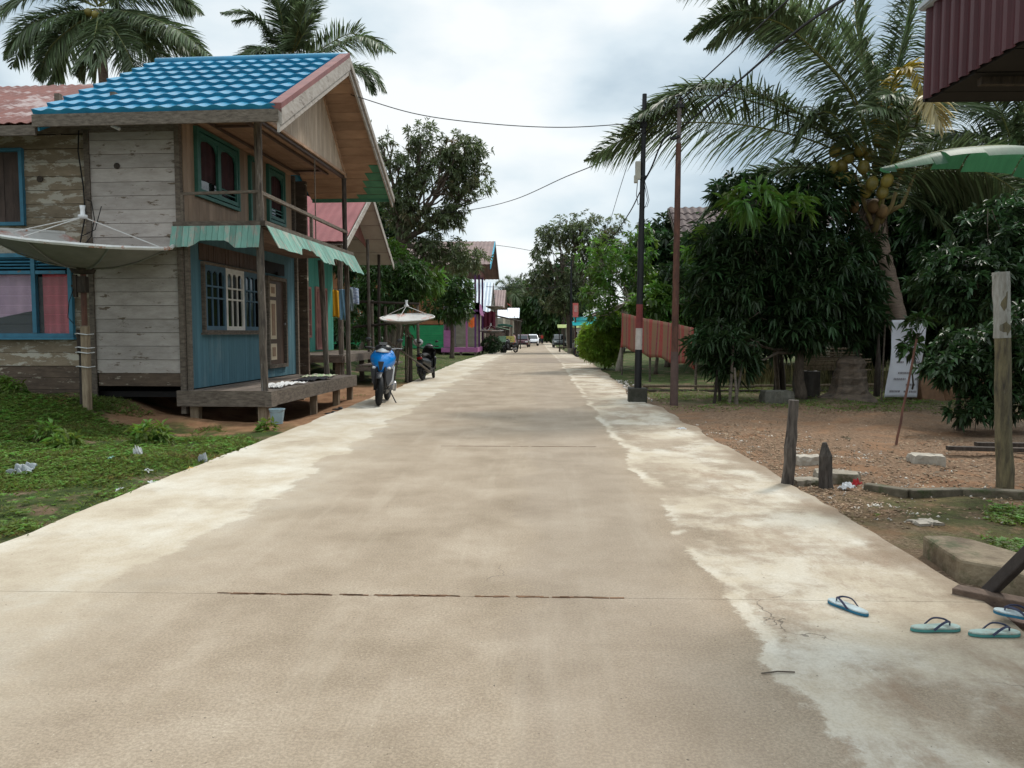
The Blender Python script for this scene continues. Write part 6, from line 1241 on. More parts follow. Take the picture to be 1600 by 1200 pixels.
def car(label, loc, rz, paint, kind='van'):
    t = thing('parked_car', label, 'car', loc, rz, 'cars parked along the far road')
    L_, W_ = 4.1, 1.66
    if kind == 'van': side = [(2.05, .35), (2.08, .62), (1.95, .86), (1.35, .98), (.70, 1.55), (.3, 1.66), (-1.6, 1.68), (-1.95, 1.55), (-2.05, .95), (-2.05, .35)]
    else: side = [(2.15, .38), (2.18, .75), (2.0, .95), (1.15, 1.03), (.5, 1.55), (-.6, 1.58), (-.85, 1.05), (-2.2, 1.03), (-2.25, .40)]
    def wd(z): return W_/2*(1 if z < 1.0 else 1-.22*(z-1.0)/.65)
    n = len(side); vs = [(-wd(z), y, z) for y, z in side]+[(wd(z), y, z) for y, z in side]
    mb = MB(); mb.add(vs, [tuple(range(n)), tuple(range(2*n-1, n-1, -1))]+[(i, n+i, n+(i+1) % n, (i+1) % n) for i in range(n)]); mb.build('body', paint, t, bevel=.05)
    mb = MB(); y0, z0 = side[3]; y1, z1 = side[4]
    mb.add([(-wd(z0)*.88, y0-.06+.03, z0+.06+.03), (wd(z0)*.88, y0-.03, z0+.09), (wd(z1)*.88, y1+.06+.03, z1-.02), (-wd(z1)*.88, y1+.09, z1-.02)], [(0, 1, 2, 3)]); mb.build('windscreen', darkglass, t, solid=.02)
    for sx in (-1, 1):
        yb = -1.7 if kind == 'van' else -.7
        mb = MB(); mb.add([(sx*(wd(1.02)+.006), y0-.15, 1.03), (sx*(wd(1.5)+.012), y1+.02, 1.5), (sx*(wd(1.5)+.012), yb, 1.5), (sx*(wd(1.02)+.006), yb-.1, 1.03)], [(0, 1, 2, 3)]); mb.build('side_window', darkglass, t, solid=.015)
        mb = MB(); mb.box((sx*.62, 2.04, .74), (.32, .08, .14)); mb.build('headlight', MC['clear_lamp'], t, bevel=.02)
        mb = MB(); mb.box((sx*.93, .95, 1.08), (.14, .08, .10)); mb.build('wing_mirror', paint, t, bevel=.01)
        mb = MB(); mb.box((sx*.70, -2.06 if kind == 'van' else -2.25, .85), (.14, .05, .22)); mb.build('tail_light', MC['red_lamp'], t)
        for y in (1.25, -1.3):
            mb = MB(); mb.torus((0, 0, 0), .24, .085, 'X', 22, 8, sx=1.1); w_ = mb.build('tyre', rubber, t, smooth=True); w_.location = (sx*.74, y, .32); mb = MB(); mb.lathe([(0, .06*sx), (.16, .05*sx), (.19, .0)], (0, 0, 0), 14, 'X'); mb.build('rim', metal_grey, w_)
    mb = MB(); mb.box((0, 2.07, .48), (1.2, .05, .2)); mb.build('grille', blackpaint, t)
    mb = MB(); mb.box((0, 2.12, .45), (.42, .02, .12)); mb.build('number_plate', M('number_plate_grey', (.1, .1, .1), rnd=0), t)
    return t
whitep = M('white_car_paint', (.78, .78, .80), (.72, .72, .74), rnd=0, rough=.25, bump=0, coat=.4); greyp = M('dark_maroon_car_paint', (.10, .02, .035), (.06, .015, .02), rnd=0, rough=.25, bump=0, coat=.4)
Yc = 112; car('small white van standing at the far left end of the road', (P(832, 535, Yc).x, Yc, 0), R(183), whitep)
car('dark maroon car tucked beside the far white van', (P(817, 535, 100).x, 100, 0), R(176), greyp)
car('white pickup nose-in behind the roadside bush on the right', (P(941, 545, 60).x, 60, 0), R(112), whitep, 'pickup')
car('dark grey car parked deep at the far right roadside', (P(874, 535, 98).x, 98, 0), R(182), M('grey_car_paint', (.10, .12, .12), rnd=0, rough=.3))
# ================================================================== PEOPLE (far away)
skin_m = M('skin', (.22, .12, .08), (.18, .10, .065), rnd=0, rough=.6)
def person(label, loc, rz, shirt, pants, stride=.16, head_scarf=None):
    V = [(0, 0, .95), (0, 0, 1.12), (0, .0, 1.35), (0, 0, 1.47), (0, .01, 1.56), (0, .01, 1.66), (.17, 0, 1.40), (.22, .02, 1.14), (.21, .10, .90), (-.17, 0, 1.40), (-.22, -.02, 1.14), (-.21, .02, .90), (.09, .02, .90), (.10, stride*.6, .48), (.10, stride, .07), (-.09, -.02, .90), (-.10, -stride*.4, .48), (-.10, -stride, .08), (.10, stride+.13, .03), (-.10, -stride+.13, .03)]
    Ed = [(0, 1), (1, 2), (2, 3), (3, 4), (4, 5), (2, 6), (6, 7), (7, 8), (2, 9), (9, 10), (10, 11), (0, 12), (12, 13), (13, 14), (0, 15), (15, 16), (16, 17), (14, 18), (17, 19)]
    rad = [.13, .12, .14, .055, .085, .075, .06, .045, .032, .06, .045, .032, .085, .06, .042, .085, .06, .042, .035, .035]
    me = bpy.data.meshes.new('person'); me.from_pydata(V, Ed, []); o = bpy.data.objects.new('person', me); COL.objects.link(o)
    m = o.modifiers.new('skin', 'SKIN'); 
    for i, r_ in enumerate(rad): me.skin_vertices[0].data[i].radius = (r_, r_*.85)
    me.skin_vertices[0].data[0].use_root = True; o.modifiers.new('sub', 'SUBSURF').levels = 1; me.materials.append(skin_m)
    o.location = loc; o.rotation_euler = (0, 0, rz); tag(o, label, 'person')
    mb = MB(); mb.lathe([(.155, .88), (.17, 1.05), (.185, 1.3), (.17, 1.42), (.07, 1.48)], (0, 0, 0), 14); 
    for s_ in (-1, 1): mb.tube([(s_*.14, 0, 1.41), (s_*.20, 0, 1.28), (s_*.215, 0, 1.14)], [.08, .075, .065], 8)
    mb.build('shirt', shirt, o, smooth=True)
    mb = MB(); mb.lathe([(.16, .96), (.17, .84), (.12, .80)], (0, 0, 0), 12)
    for s_ in (-1, 1): mb.tube([(s_*.09, s_*.02, .90), (s_*.10, s_*stride*.5, .48), (s_*.10, s_*stride, .14)], [.105, .085, .07], 8)
    mb.build('trousers', pants, o, smooth=True)
    mb = MB(); mb.ball((0, -.01, 1.69), (.088, .10, .085), 12, 8); mb.build('hair', head_scarf or blackpaint, o, smooth=True)
    return o
m_rs = M('red_shirt', (.55, .06, .04), rnd=0); m_ws = M('pink_shirt', (.6, .35, .35), rnd=0); m_ls = M('dark_trousers', (.03, .03, .045), rnd=0)
person('person in a red-orange top walking at the far end of the road', (P(847, 535, 128).x, 128, 0), .3, m_rs, m_ls); person('person in dark clothes walking beside the one in red, far away', (P(843, 535, 132).x, 132, 0), .1, M('brown_shirt', (.12, .07, .05), rnd=0), m_ls)
person('person in pale pink top standing at the stall front on the left', (P(803, 535, 82).x, 82, 0), 1.8, m_ws, m_rs, stride=.04)
# ================================================================== SATELLITE DISHES
m_dishin = M('white_dish_mesh', (.62, .60, .57), (.50, .48, .45), scale=2, rnd=.08, rough=.5, peel=(.42, .13, .08), peel_t=.515, peel_w=.12, peel_s=1.2)
m_dishout = M('grey_dish_back', (.23, .23, .21), (.16, .16, .145), scale=3, rnd=.05, rough=.6)
m_dishrim = M('pale_rim', (.66, .66, .64), (.52, .50, .46), rnd=.05, rough=.5, peel=(.42, .16, .09), peel_t=.58, peel_s=2.5)
def dish(label, base, ztop, Rr, dp, tilt, tiltdir, n=24, feed=.55, inm=None, post=True, seg=8):
    t = thing('satellite_dish', label, 'satellite dish', base); q_ = Matrix.Rotation(tilt, 3, Vector((math.cos(tiltdir), math.sin(tiltdir), 0)))
    top = Vector((0, 0, ztop))
    def surf(r_, a, off=0):
        k = a/(2*math.pi)*seg; f = abs((k % 1)-.5)*2; rr = r_*(1-.035*(1-f)); p = Vector((rr*Rr*math.cos(a), rr*Rr*math.sin(a), dp*r_**2+off)); return top+q_@p
    mb = MB(); mb.grid(lambda u, v: surf(.04+.96*v, 2*math.pi*u, .012), 48, 8); mb.build('reflector', inm or m_dishin, t, smooth=True)
    mb = MB(); mb.grid(lambda u, v: surf(.04+.96*v, 2*math.pi*u, 0), 48, 8); mb.build('dish_back', m_dishout, t, smooth=True)
    mb = MB(); mb.tube([surf(1, 2*math.pi*k/48, .01) for k in range(49)], .024*Rr, 6, cap=False); mb.build('rim', m_dishrim, t)
    mb = MB()
    for k in range(seg): mb.tube([surf(r_, 2*math.pi*(k+.0)/seg, -.02) for r_ in (.05, .35, .65, 1)], .010*Rr, 4)
    mb.build('rib', m_dishout, t)
    fp = top+q_@Vector((0, 0, dp+feed))
    for k in range(3): mb = MB(); mb.tube([surf(.96, (.1, 3.0, 4.5)[k], .02), fp], .009*max(1, Rr*.7), 5); mb.build('feed_strut', m_dishrim, t)
    mb = MB(); mb.lathe([(0, .0), (.07, 0), (.07, .05), (.035, .06), (.035, .14), (.045, .2), (0, .2)], fp-Vector((0, 0, .02)), 12); mb.build('feed_horn', whiteplastic, t, smooth=True)
    return t, top
c = P(143, 655, 12.3); zt = 2.56
d1, top = dish('large white and rust-stained satellite dish on a post before the plank wall', (c.x-.05, c.y, 0), zt, 1.36, .44, R(9.8), .72, feed=.36)
mb = MB(); mb.tube([(-.03, .03, .3), (-.01, 0, 1.2), (0, 0, zt-.05)], .045, 8); mb.build('mast', pole_rust, d1)
mb = MB(); mb.lathe([(0, zt-.12), (.16, zt-.10), (.2, zt-.02), (.05, zt+.02)], (0, 0, 0), 14); mb.box((.0, -.02, zt-.28), (.13, .12, .26)); mb.box((-.14, 0, zt-.3), (.06, .05, .36)); mb.tube([(-.2, 0, zt-.3), (-.03, 0, zt-.28)], .02, 6); mb.build('mount', darkwood, d1)
mb = MB(); mb.box((.02, -.05, .74), (.105, .105, 1.74), (.0, .01, 0), jit=.01); mb.build('wooden_post', rawwood, d1, bevel=.01)
mb = MB(); mb.box((-.10, .02, .6), (.05, .07, 1.5), (0, .02, 0), jit=.01); mb.box((-.09, 0, 1.35), (.07, .08, .4)); mb.build('rear_post', darkwood, d1)
mb = MB()
for z in (.95, 1.18, 1.26, 1.48): mb.tube([(-.16, -.02, z), (-.05, -.13, z+.01), (.1, -.13, z-.01), (.11, .05, z)], .009, 5)
mb.build('binding_wire', whiteplastic, d1)
mb = MB(); mb.tube([(-.15, -.03, zt-.35), (-.22, -.05, 2.0), (-.25, -.05, 1.75), (-.16, -.05, 1.65)], .007, 5); mb.tube([Vector((0, 0, zt+.5)), Vector((.05, .3, 3.2)), Vector((.1, .42, 3.6))], .007, 5); mb.build('cable', wire_m, d1)
b2 = Vector((P(637, 560, 23.5).x, 23.5, 0)); d2, top = dish('smaller red-patched satellite dish on a tripod of poles behind the blue scooter', tuple(b2), 1.78, .84, .17, R(9), -.1, feed=.36)
for (a, b_) in (((-.38, -.3, -.05), (-.12, 0, 1.7)), ((-.1, .2, -.05), (-.05, .02, 1.7)), ((.1, .1, -.05), (0, 0, 1.75)), ((.02, -.2, -.05), (.05, 0, 1.4))): mb = MB(); mb.tube([a, b_], .028, 6, jit=.1); mb.build('leg', graywood, d2)
mb = MB(); mb.tube([(-.6, -.1, 1.25), (.7, -.1, .3)], .03, 6); mb.tube([(-.05, 0, 1.65), (.3, 0, 1.1)], .022, 6); mb.build('brace', graywood, d2)
mb = MB(); mb.tube([(.06, 0, -.1), (.07, 0, 1.35)], .085, 7, jit=.06); mb.build('post', darkwood, d2)
b3 = Vector((P(773, 545, 64).x, 64, 0)); d3, top = dish('small orange-brown satellite dish on a tall thin pole by the far roofs', tuple(b3), 3.55, .75, .28, R(3), 0, inm=m_orange, feed=.7); mb = MB(); mb.tube([(0, 0, 0), (0, 0, 3.55)], .05, 6); mb.build('mast', darkwood, d3)
b4 = Vector((P(767, 550, 59).x, 59, 0)); d4, top = dish('rust-coloured satellite dish standing low beyond the pink porch', tuple(b4), 1.55, .95, .2, R(2), 0, inm=m_orange, feed=.4); mb = MB(); mb.tube([(0, 0, 0), (0, 0, 1.55)], .06, 6); mb.build('mast', darkwood, d4)
# ================================================================== POLES AND CABLES
c = G(996, 627, .0); pp = thing('utility_pole', 'black steel utility pole with a red and white band on a mossy concrete footing', 'pole', (c.x, c.y, 0)); Yq = c.y
mb = MB(); mb.box((0, 0, .12), (.40, .38, .36), jit=.018); mb.build('footing', M('black_mossy_concrete', (.06, .055, .045), (.022, .024, .014), scale=5, rnd=0, bump=.6, bscale=30), pp, bevel=.02)
zz = lambda py: 1.5+(520-py)*Yq/1200
def shaft(nm, za, zb, mat):
    lx = lambda z: .0+.012*z
    mb = MB(); mb.tube([(lx(za), 0, za), (lx(zb), 0, zb)], [.082-.0045*za*1.0, .082-.0045*zb], 16, cap=True); mb.build(nm, mat, pp, smooth=False)
shaft('shaft', .2, zz(546), blackpaint); shaft('white_band', zz(546), zz(513), M('chipped_white_paint', (.50, .46, .42), (.36, .32, .29), scale=9, rnd=0, peel=(.10, .07, .06), peel_t=.62, peel_s=7)); shaft('red_band', zz(513), zz(476), M('dull_red_paint', (.20, .045, .04), (.13, .03, .03), scale=6, rnd=0)); shaft('shaft', zz(476), zz(345), blackpaint); 
mb = MB(); mb.tube([(.048, 0, zz(345)), (.082, 0, zz(158))], [.058, .048], 14); mb.build('upper_shaft', blackpaint, pp)
mb = MB(); mb.box((-.05, -.05, zz(273)), (.11, .10, .38)); mb.box((-.09, -.05, zz(286)), (.08, .09, .16)); mb.build('meter_box', M('cream_meter_box', (.42, .40, .33), (.33, .31, .26), rnd=0, rough=.4), pp, bevel=.01)
mb = MB()
mb.tube([(.08, -.05, zz(285)), (.14, -.07, zz(300)), (.19, -.08, zz(318)), (.15, -.07, zz(328)), (.07, -.05, zz(327))], .007, 5); mb.tube([(.08, -.06, zz(288)), (.12, -.07, zz(305)), (.16, -.08, zz(318)), (.1, -.07, zz(330))], .007, 5)
mb.tube([(-.06, -.06, zz(292)), (-.08, -.07, zz(310)), (-.04, -.06, zz(325)), (0, -.06, zz(322))], .008, 5); mb.tube([(.02, -.07, zz(200)), (-.05, -.1, zz(215)), (-.03, -.09, zz(235)), (.03, -.07, zz(240))], .008, 5); mb.build('cable_loop', wire_m, pp)
mb = MB(); mb.box((.07, 0, zz(204)), (.13, .13, .10)); mb.box((.06, 0, zz(282)), (.16, .13, .04)); mb.build('clamp', blackpaint, pp)
c = G(1053, 630); rp = thing('utility_pole', 'slimmer rusty steel utility pole to the right of the black one', 'pole', (c.x, c.y, 0))
mb = MB(); mb.tube([(0, 0, -.1), (.0, 0, 1.1)], [.088, .08], 12); mb.build('lower_shaft', M('brown_pole_paint', (.13, .085, .07), (.08, .05, .045), scale=6, rnd=0), rp); mb = MB(); mb.tube([(0, 0, 1.1), (.01, 0, 3.3), (.02, 0, zz(240))], [.075, .068, .056], 12); mb.build('shaft', pole_rust, rp); mb = MB(); mb.tube([(.02, 0, zz(240)), (.03, 0, zz(178))], .045, 10); mb.build('top_shaft', M('weathered_pole_top', (.20, .17, .16), (.10, .08, .08), scale=6, rnd=0), rp)
mb = MB(); mb.lathe([(0, 0), (.05, 0), (.06, .03), (.04, .06), (.05, .09), (0, .12)], (.03, 0, zz(176)), 12); mb.box((.03, 0, zz(186)), (.17, .17, .07)); mb.box((-.05, 0, zz(232)), (.2, .05, .05)); mb.tube([(.03, 0, zz(231)), (.02, -.05, zz(230)), (-.12, -.06, zz(234))], .03, 6); mb.tube([(.03, .0, zz(201)), (.03, -.02, zz(200)), (.05, -.04, zz(200)), (.14, -.06, zz(196)), (.16, -.06, zz(190))], .012, 5); mb.build('insulator', blackpaint, rp)
def cable(label, pts, r_=.012, sag=0, name='overhead_cable'):
    c_ = cat(pts, 40); mb = MB(); mb.tube(c_, r_, 5); return tag(mb.build(name, wire_m), label, 'cable')
Y1 = Yq
top1 = P(1003, 192, Y1); top2 = P(1055, 205, Y1)
cable('long sagging wire from the blue-roofed house to the black pole', [P(548, 148, 16.5), P(650, 178, 16.6), P(760, 193, 16.6), P(880, 199, 16.5), top1], .010)
cable('lower sagging wire from the left mango tree to the black pole', [P(600, 340, 34), P(720, 330, 33), P(800, 313, 30), P(880, 278, 25), P(945, 250, 20), P(1003, 205, Y1)], .014)
cable('thick black cable from the top right down to the rusty pole', [P(1420, -90, 5.5), P(1330, -10, 7.5), P(1245, 48, 10), P(1150, 130, 13.4), P(1060, 203, Y1)], .018)
cable('second black cable rising to the upper right beside the thick one', [P(1330, -80, 6), P(1220, 10, 9), P(1130, 95, 12.5), P(1060, 160, 15.2), P(1005, 210, Y1)], .011)
cable('bundle of twisted cable strung between the two near poles', [P(1060, 203, Y1), P(1040, 215, Y1-.1), P(1030, 232, Y1-.1), P(1018, 262, Y1-.1), P(1006, 284, Y1-.05)], .020)
cable('short drooping service wire between the pole tops', [P(1003, 205, Y1), P(1020, 208, Y1-.05), P(1040, 196, Y1-.05), P(1055, 192, Y1)], .008)
cable('thick cable slanting down from the meter box into the bushes', [P(1000, 300, Y1), P(985, 330, 19), P(962, 365, 22), P(945, 392, 26)], .014)
cable('thin guy wire from the black pole down to the left', [P(1003, 200, Y1), P(985, 245, 18.5), P(970, 290, 21), P(955, 340, 24)], .008)
cable('pale wire sagging across the far dark tree', [P(1000, 400, 40), P(940, 425, 45), P(900, 442, 50), P(850, 450, 56), P(760, 448, 62)], .02)
cable('thin distant wire running from the brown roof over the road', [P(700, 375, 58), P(790, 385, 62), P(850, 395, 66), P(890, 398, 62)], .02)
# ================================================================== NEAR RIGHT: AWNING, POSTS, SLABS
m_maroon = M('maroon_corrugated_tin', (.070, .014, .018), (.052, .012, .015), scale=2, rnd=.05, rough=.45, bump=.05, peel=(.16, .05, .045), peel_t=.62, peel_w=.2, peel_s=1.2)
ca = thing('porch_canopy', 'maroon corrugated canopy edge overhanging from the top right', 'canopy', (2.74, 5.66, 0))
mb = MB(); n = 430
vs = []
for i in range(n+1):
    y = -5.6*i/n; t = (abs((y/.118) % 1-.5)*2); o_ = -.012 if t > .62 else (.010 if t < .38 else -.012+(.62-t)/.24*.022); vs += [(o_, y, 3.15), (o_, y, 3.77)]
mb.add(vs, [(2*i, 2*i+2, 2*i+3, 2*i+1) for i in range(n)]); mb.build('fascia', m_maroon, ca, solid=.004)
mb = MB(); mb.box((1.9, -2.8, 3.80), (3.9, 5.7, .03)); mb.build('roof', m_greyroof, ca)
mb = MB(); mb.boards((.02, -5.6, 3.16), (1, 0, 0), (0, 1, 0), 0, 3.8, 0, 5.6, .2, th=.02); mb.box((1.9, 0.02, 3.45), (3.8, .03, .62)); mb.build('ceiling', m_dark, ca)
for k in range(5): mb = MB(); mb.beam((.1, -.5-1.1*k, 3.12), (3.7, -.5-1.1*k, 3.12), .05, .06); mb.build('rafter', darkwood, ca)
mb = MB(); mb.box((-.012, -2.8, 3.79), (.05, 5.7, .03)); mb.build('edge_trim', m_greyroof, ca)
for x, y in ((3.3, -.2), (3.3, -4)): mb = MB(); mb.box((x, y, 1.6), (.12, .12, 3.2)); mb.build('post', graywood, ca)
def wpost(label, px, py, pt, r_, lean, mat, jit=.08, taper=1., broken=False, cat_='post', name='wooden_post', flat=1.):
    c = G(px, py); zt = 1.5-(pt-520)*c.y/1200; mb = MB(); n = 9
    pts = [(lean*i/(n-1)+random.uniform(-.004, .004), random.uniform(-.004, .004), -.12+(zt+.12)*i/(n-1)) for i in range(n)]
    rad = [r_*(1+(taper-1)*i/(n-1))*random.uniform(.95, 1.05) for i in range(n)]
    if broken: rad[-1] *= .35; rad[-2] *= .75
    mb.tube(pts, rad, 8, jit=jit); o = mb.build(name, mat); o.location = (c.x, c.y, 0); tag(o, label, cat_); return o
stumpwood = wood('black_weathered_wood', (.16, .135, .115), (.035, .028, .024), scale=6, stretch=(5, 5, .8), bump=.6)
wpost('dark weathered post leaning at the right road edge', 1230, 755, 624, .066, .045, stumpwood, taper=.75)
wpost('short broken stump post beside the leaning post', 1292, 757, 690, .075, -.03, stumpwood, taper=.8, broken=True)
mossy = wood('white_topped_post_wood', (.24, .20, .11), (.06, .05, .04), scale=5, stretch=(4, 4, .8), bump=.6, peel=(.26, .25, .22), peel_t=.6, peel_w=.12, peel_s=2.5)
tp_ = wpost('tall old post with a whitened top at the right', 1571, 757, 430, .080, -.13, mossy, taper=.92)
mb = MB(); mb.tube([(-.13+.13*.0-.001*i, 0, 1.42+.0*i) if 0 else (-.13*((1.45+.64*i/6)+.12)/2.2, random.uniform(-.003, .003), 1.45+.64*i/6) for i in range(7)], [.0775*random.uniform(.97, 1.04) for _ in range(7)], 8, jit=.05); mb.build('bleached_top', M('bleached_wood', (.42, .41, .38), (.24, .22, .19), scale=5, stretch=(4, 4, 1), rnd=0, bump=.5, peel=(.13, .11, .09), peel_t=.56, peel_w=.08, peel_s=4), tp_)
wpost('thin leaning iron rod before the white sack', 1399, 690, 530, .018, .24, pole_rust, taper=.8, jit=0, cat_='rod', name='iron_rod')
def rock(label, px, py, dim, rz=0, mat=concrete_m, z=0, name='concrete_block', cat_='block', jit=.02, tilt=(0, 0)):
    c = G(px, py); mb = MB(); nx_, ny_ = 6, 5; w_, d_, h_ = dim
    def top(u, v): return ((u-.5)*w_+random.uniform(-jit, jit), (v-.5)*d_+random.uniform(-jit, jit), h_+random.uniform(-jit, jit)*.4)
    pts = [top(i/nx_, j/ny_) for j in range(ny_+1) for i in range(nx_+1)]; fs = [(j*(nx_+1)+i, j*(nx_+1)+i+1, (j+1)*(nx_+1)+i+1, (j+1)*(nx_+1)+i) for j in range(ny_) for i in range(nx_)]
    rim = [i for i in range(nx_+1)]+[(j+1)*(nx_+1)+nx_ for j in range(ny_)]+[ny_*(nx_+1)+i for i in range(nx_-1, -1, -1)]+[j*(nx_+1) for j in range(ny_-1, 0, -1)]
    b0 = len(pts); R_ = len(rim)
    for lvl in (.5, 0):
        for i in rim: p = pts[i]; q = 1.04 if lvl else 1.0; pts.append((p[0]*q+random.uniform(-jit, jit)*.6, p[1]*q+random.uniform(-jit, jit)*.6, h_*lvl-(.08 if not lvl else 0)))
    for k in range(R_):
        a, b_ = rim[k], rim[(k+1) % R_]; fs.append((b_, a, b0+k, b0+(k+1) % R_)); fs.append((b0+(k+1) % R_, b0+k, b0+R_+k, b0+R_+(k+1) % R_))
    mb.add(pts, fs); o = mb.build(name, mat, bevel=.006); o.location = (c.x, c.y+d_*.3, float(gh(c.x, c.y))+z); o.rotation_euler = (tilt[0], tilt[1], rz); tag(o, label, cat_); return o
stone_w = M('pale_stone', (.46, .41, .34), (.30, .26, .21), scale=5, rnd=0, bump=.4, bscale=30)
rock('pale flat stone behind the leaning post', 1264, 722, (.30, .20, .10), .1, stone_w, name='stone', cat_='stone')
rock('squared pale stone lying alone in the gravel yard', 1452, 724, (.34, .22, .10), -.15, stone_w, name='stone', cat_='stone')
rock('rough low stone between the two short posts', 1262, 752, (.30, .20, .06), .3, concrete_m, name='stone', cat_='stone')
rock('mossy broken concrete chunk behind the stump post', 1312, 748, (.42, .26, .11), -.3, concrete_m)
rock('small flat stone in the grass above the mossy slab', 1450, 815, (.20, .12, .025), .2, stone_w, name='stone', cat_='stone')
rock('grey rounded rock near the mango saplings', 1216, 626, (.62, .4, .30), .1, M('grey_rock', (.16, .15, .12), (.08, .075, .06), rnd=0, bump=.5), name='rock', cat_='rock', jit=.05)
rock('dark squared block beside the mango trunk', 1262, 618, (.55, .3, .62), 0, M('dark_block', (.07, .06, .05), rnd=0), cat_='block', jit=.03)
# mossy kerb running right from the stump
kb = MB(); pts = [G(1352, 760), G(1420, 770), G(1500, 768), G(1600, 772), G(1720, 774)]
for a, b_ in zip(pts, pts[1:]): kb.beam(a+Vector((0, 0, -.01)), b_+Vector((0, 0, -.01)), .11, .09)
tag(kb.build('mossy_kerb', M('mossy_concrete', (.17, .14, .10), (.06, .05, .03), scale=5, rnd=.2, bump=.6, peel=(.045, .06, .018), peel_t=.53, peel_w=.1, peel_s=4), bevel=.015), 'low mossy kerb running right from the broken stump', 'kerb')
# big mossy slab at the right edge
c = G(1545, 905); sl = MB(); 
a = [G(1441, 838, .11), G(1600, 872, .11)+Vector((-.0, 0, 0)), G(1700, 905, .11), G(1700, 830, .11), G(1580, 850, .11)]
A = [G(1441, 836, .11), G(1500, 874, .11), G(1560, 884, .11), G(1640, 912, .11), G(1700, 880, .11), G(1590, 862, .11), G(1520, 842, .11), G(1480, 836, .11)]
Av = [Vector(p) for p in A]; cen = sum(Av, Vector())/8; low = [Vector((p.x, p.y, -.2)) for p in Av]
sl = MB(); sl.add(Av+low, [tuple(range(8))]+[(i, 8+i, 8+(i+1) % 8, (i+1) % 8) for i in range(8)]); o = sl.build('concrete_slab', mossy_slab, bevel=.02); tag(o, 'large mossy broken concrete slab at the right edge by the road', 'slab')
# timber step / drain beam at the near right and diagonal dark plank
b_ = MB(); b_.beam(G(1492, 930, -.02), G(1760, 985, .0), .11, .11); o = tag(b_.build('timber_beam', wood('step_beam', (.19, .13, .095), (.09, .06, .045), scale=4, stretch=(4, 1, 4)), bevel=.008), 'squared brown timber beam laid beside the road at right', 'beam')
b_ = MB(); b_.beam(G(1528, 958, -.05), G(1760, 1018, -.04), .16, .07); tag(b_.build('timber_plank', wood('step_plank', (.14, .09, .07), (.07, .045, .035), scale=4, stretch=(4, 1, 4)), bevel=.006), 'darker worn plank in front of the squared beam', 'plank')
b_ = MB(); p0 = G(1537, 932, -.02); b_.beam(p0+Vector((0, .05, -.05)), P(1640, 832, 3.95), .05, .07); tag(b_.build('leaning_pole', wood('dark_pole', (.085, .07, .065), (.04, .033, .03), scale=4), bevel=.008), 'dark squared bar slanting up to the right over the slab', 'bar')
# planks on ground at right
for (x0, y0_, x1_, y1_, lab) in ((1480, 700, 1680, 705, 'long dark plank lying on the ground by the tall post'), (1525, 694, 1700, 696, 'thinner plank stacked behind the long dark plank')):
    b_ = MB(); b_.beam(G(x0, y0_, .04), G(x1_, y1_, .04), .10, .05); tag(b_.build('plank', darkwood), lab, 'plank')
# flip-flops
m_sole = M('pale_foam_sole', (.44, .52, .54), (.33, .38, .38), scale=12, peel=(.26, .23, .19), peel_t=.56, peel_w=.15, peel_s=14, rnd=.05, rough=.7, bump=.1); m_soleg = M('greenish_foam_sole', (.36, .47, .43), (.28, .35, .31), scale=12, peel=(.24, .21, .17), peel_t=.54, peel_w=.15, peel_s=14, rnd=.05, rough=.7, bump=.1)
m_edge = M('blue_foam_edge', (.03, .17, .27), (.02, .12, .20), scale=9, rnd=0); m_edgeg = M('green_foam_edge', (.08, .26, .24), (.05, .19, .18), scale=9, rnd=0); m_strap = M('navy_rubber_strap', (.035, .04, .085), (.025, .03, .06), rnd=0, rough=.5, bump=0)
def flipflop(label, px, py, rz, m1, m2, z=0, L_=.255, mirror=1):
    c = G(px, py, z); t = thing('flip_flop', label, 'flip-flop', (c.x, c.y, z+.002), rz, 'rubber flip-flops left on the road edge')
    N_ = 40; out_ = []
    for i in range(N_):
        a = 2*math.pi*i/N_; y = math.cos(a)*L_/2; u = (y/L_+.5); w_ = .034+.016*u*u+.004*math.sin(u*9); w_ *= .93; x = math.sin(a); out_.append((math.copysign(abs(x)**.75, x)*w_*(1+.10*mirror*(1 if x > 0 else -1)*(u-.5)), y))
    mb = MB(); mb.prism([(x, y, 0) for x, y in out_], (0, 0, .013)); mb.build('sole_base', m2, t, bevel=.002)
    mb = MB(); mb.prism([(x*.985, y*.99, .0132) for x, y in out_], (0, 0, .009)); mb.build('footbed', m1, t, bevel=.003)
    mb = MB(); toe = Vector((0, L_*.30, .022)); 
    for s_ in (-1, 1):
        c_ = cat([toe+Vector((0, 0, .016)), Vector((s_*.020, L_*.20, .050)), Vector((s_*.040, L_*.04, .046)), Vector((s_*.041, -L_*.12, .016))], 14)
        for a_, b_2 in zip(c_, c_[1:]): mb.beam(a_, b_2+(b_2-a_)*.1, .011, .004, up=(s_*.8, 0, .6))
    mb.tube([toe-Vector((0, 0, .004)), toe+Vector((0, 0, .02))], .004, 6); mb.build('strap', m_strap, t)
    return t
flipflop('blue-edged white flip-flop lying farthest left on the road', 1325, 952, R(28), m_sole, m_edge)
flipflop('greenish flip-flop lying between the other two on the concrete', 1461, 985, R(-84), m_soleg, m_edgeg)
flipflop('greenish flip-flop at the right frame edge on the concrete', 1553, 993, R(-87), m_soleg, m_edgeg, mirror=-1)
flipflop('blue-edged white flip-flop resting on the timber at the right edge', 1597, 966, R(50), m_sole, m_edge, z=.035, mirror=-1)
# stick on the road
b_ = MB(); b_.tube([G(1190, 1052, .006), G(1215, 1049, .008), G(1242, 1050, .006)], .0035, 5); tag(b_.build('twig', graywood), 'thin twig lying on the road at the lower right', 'twig')
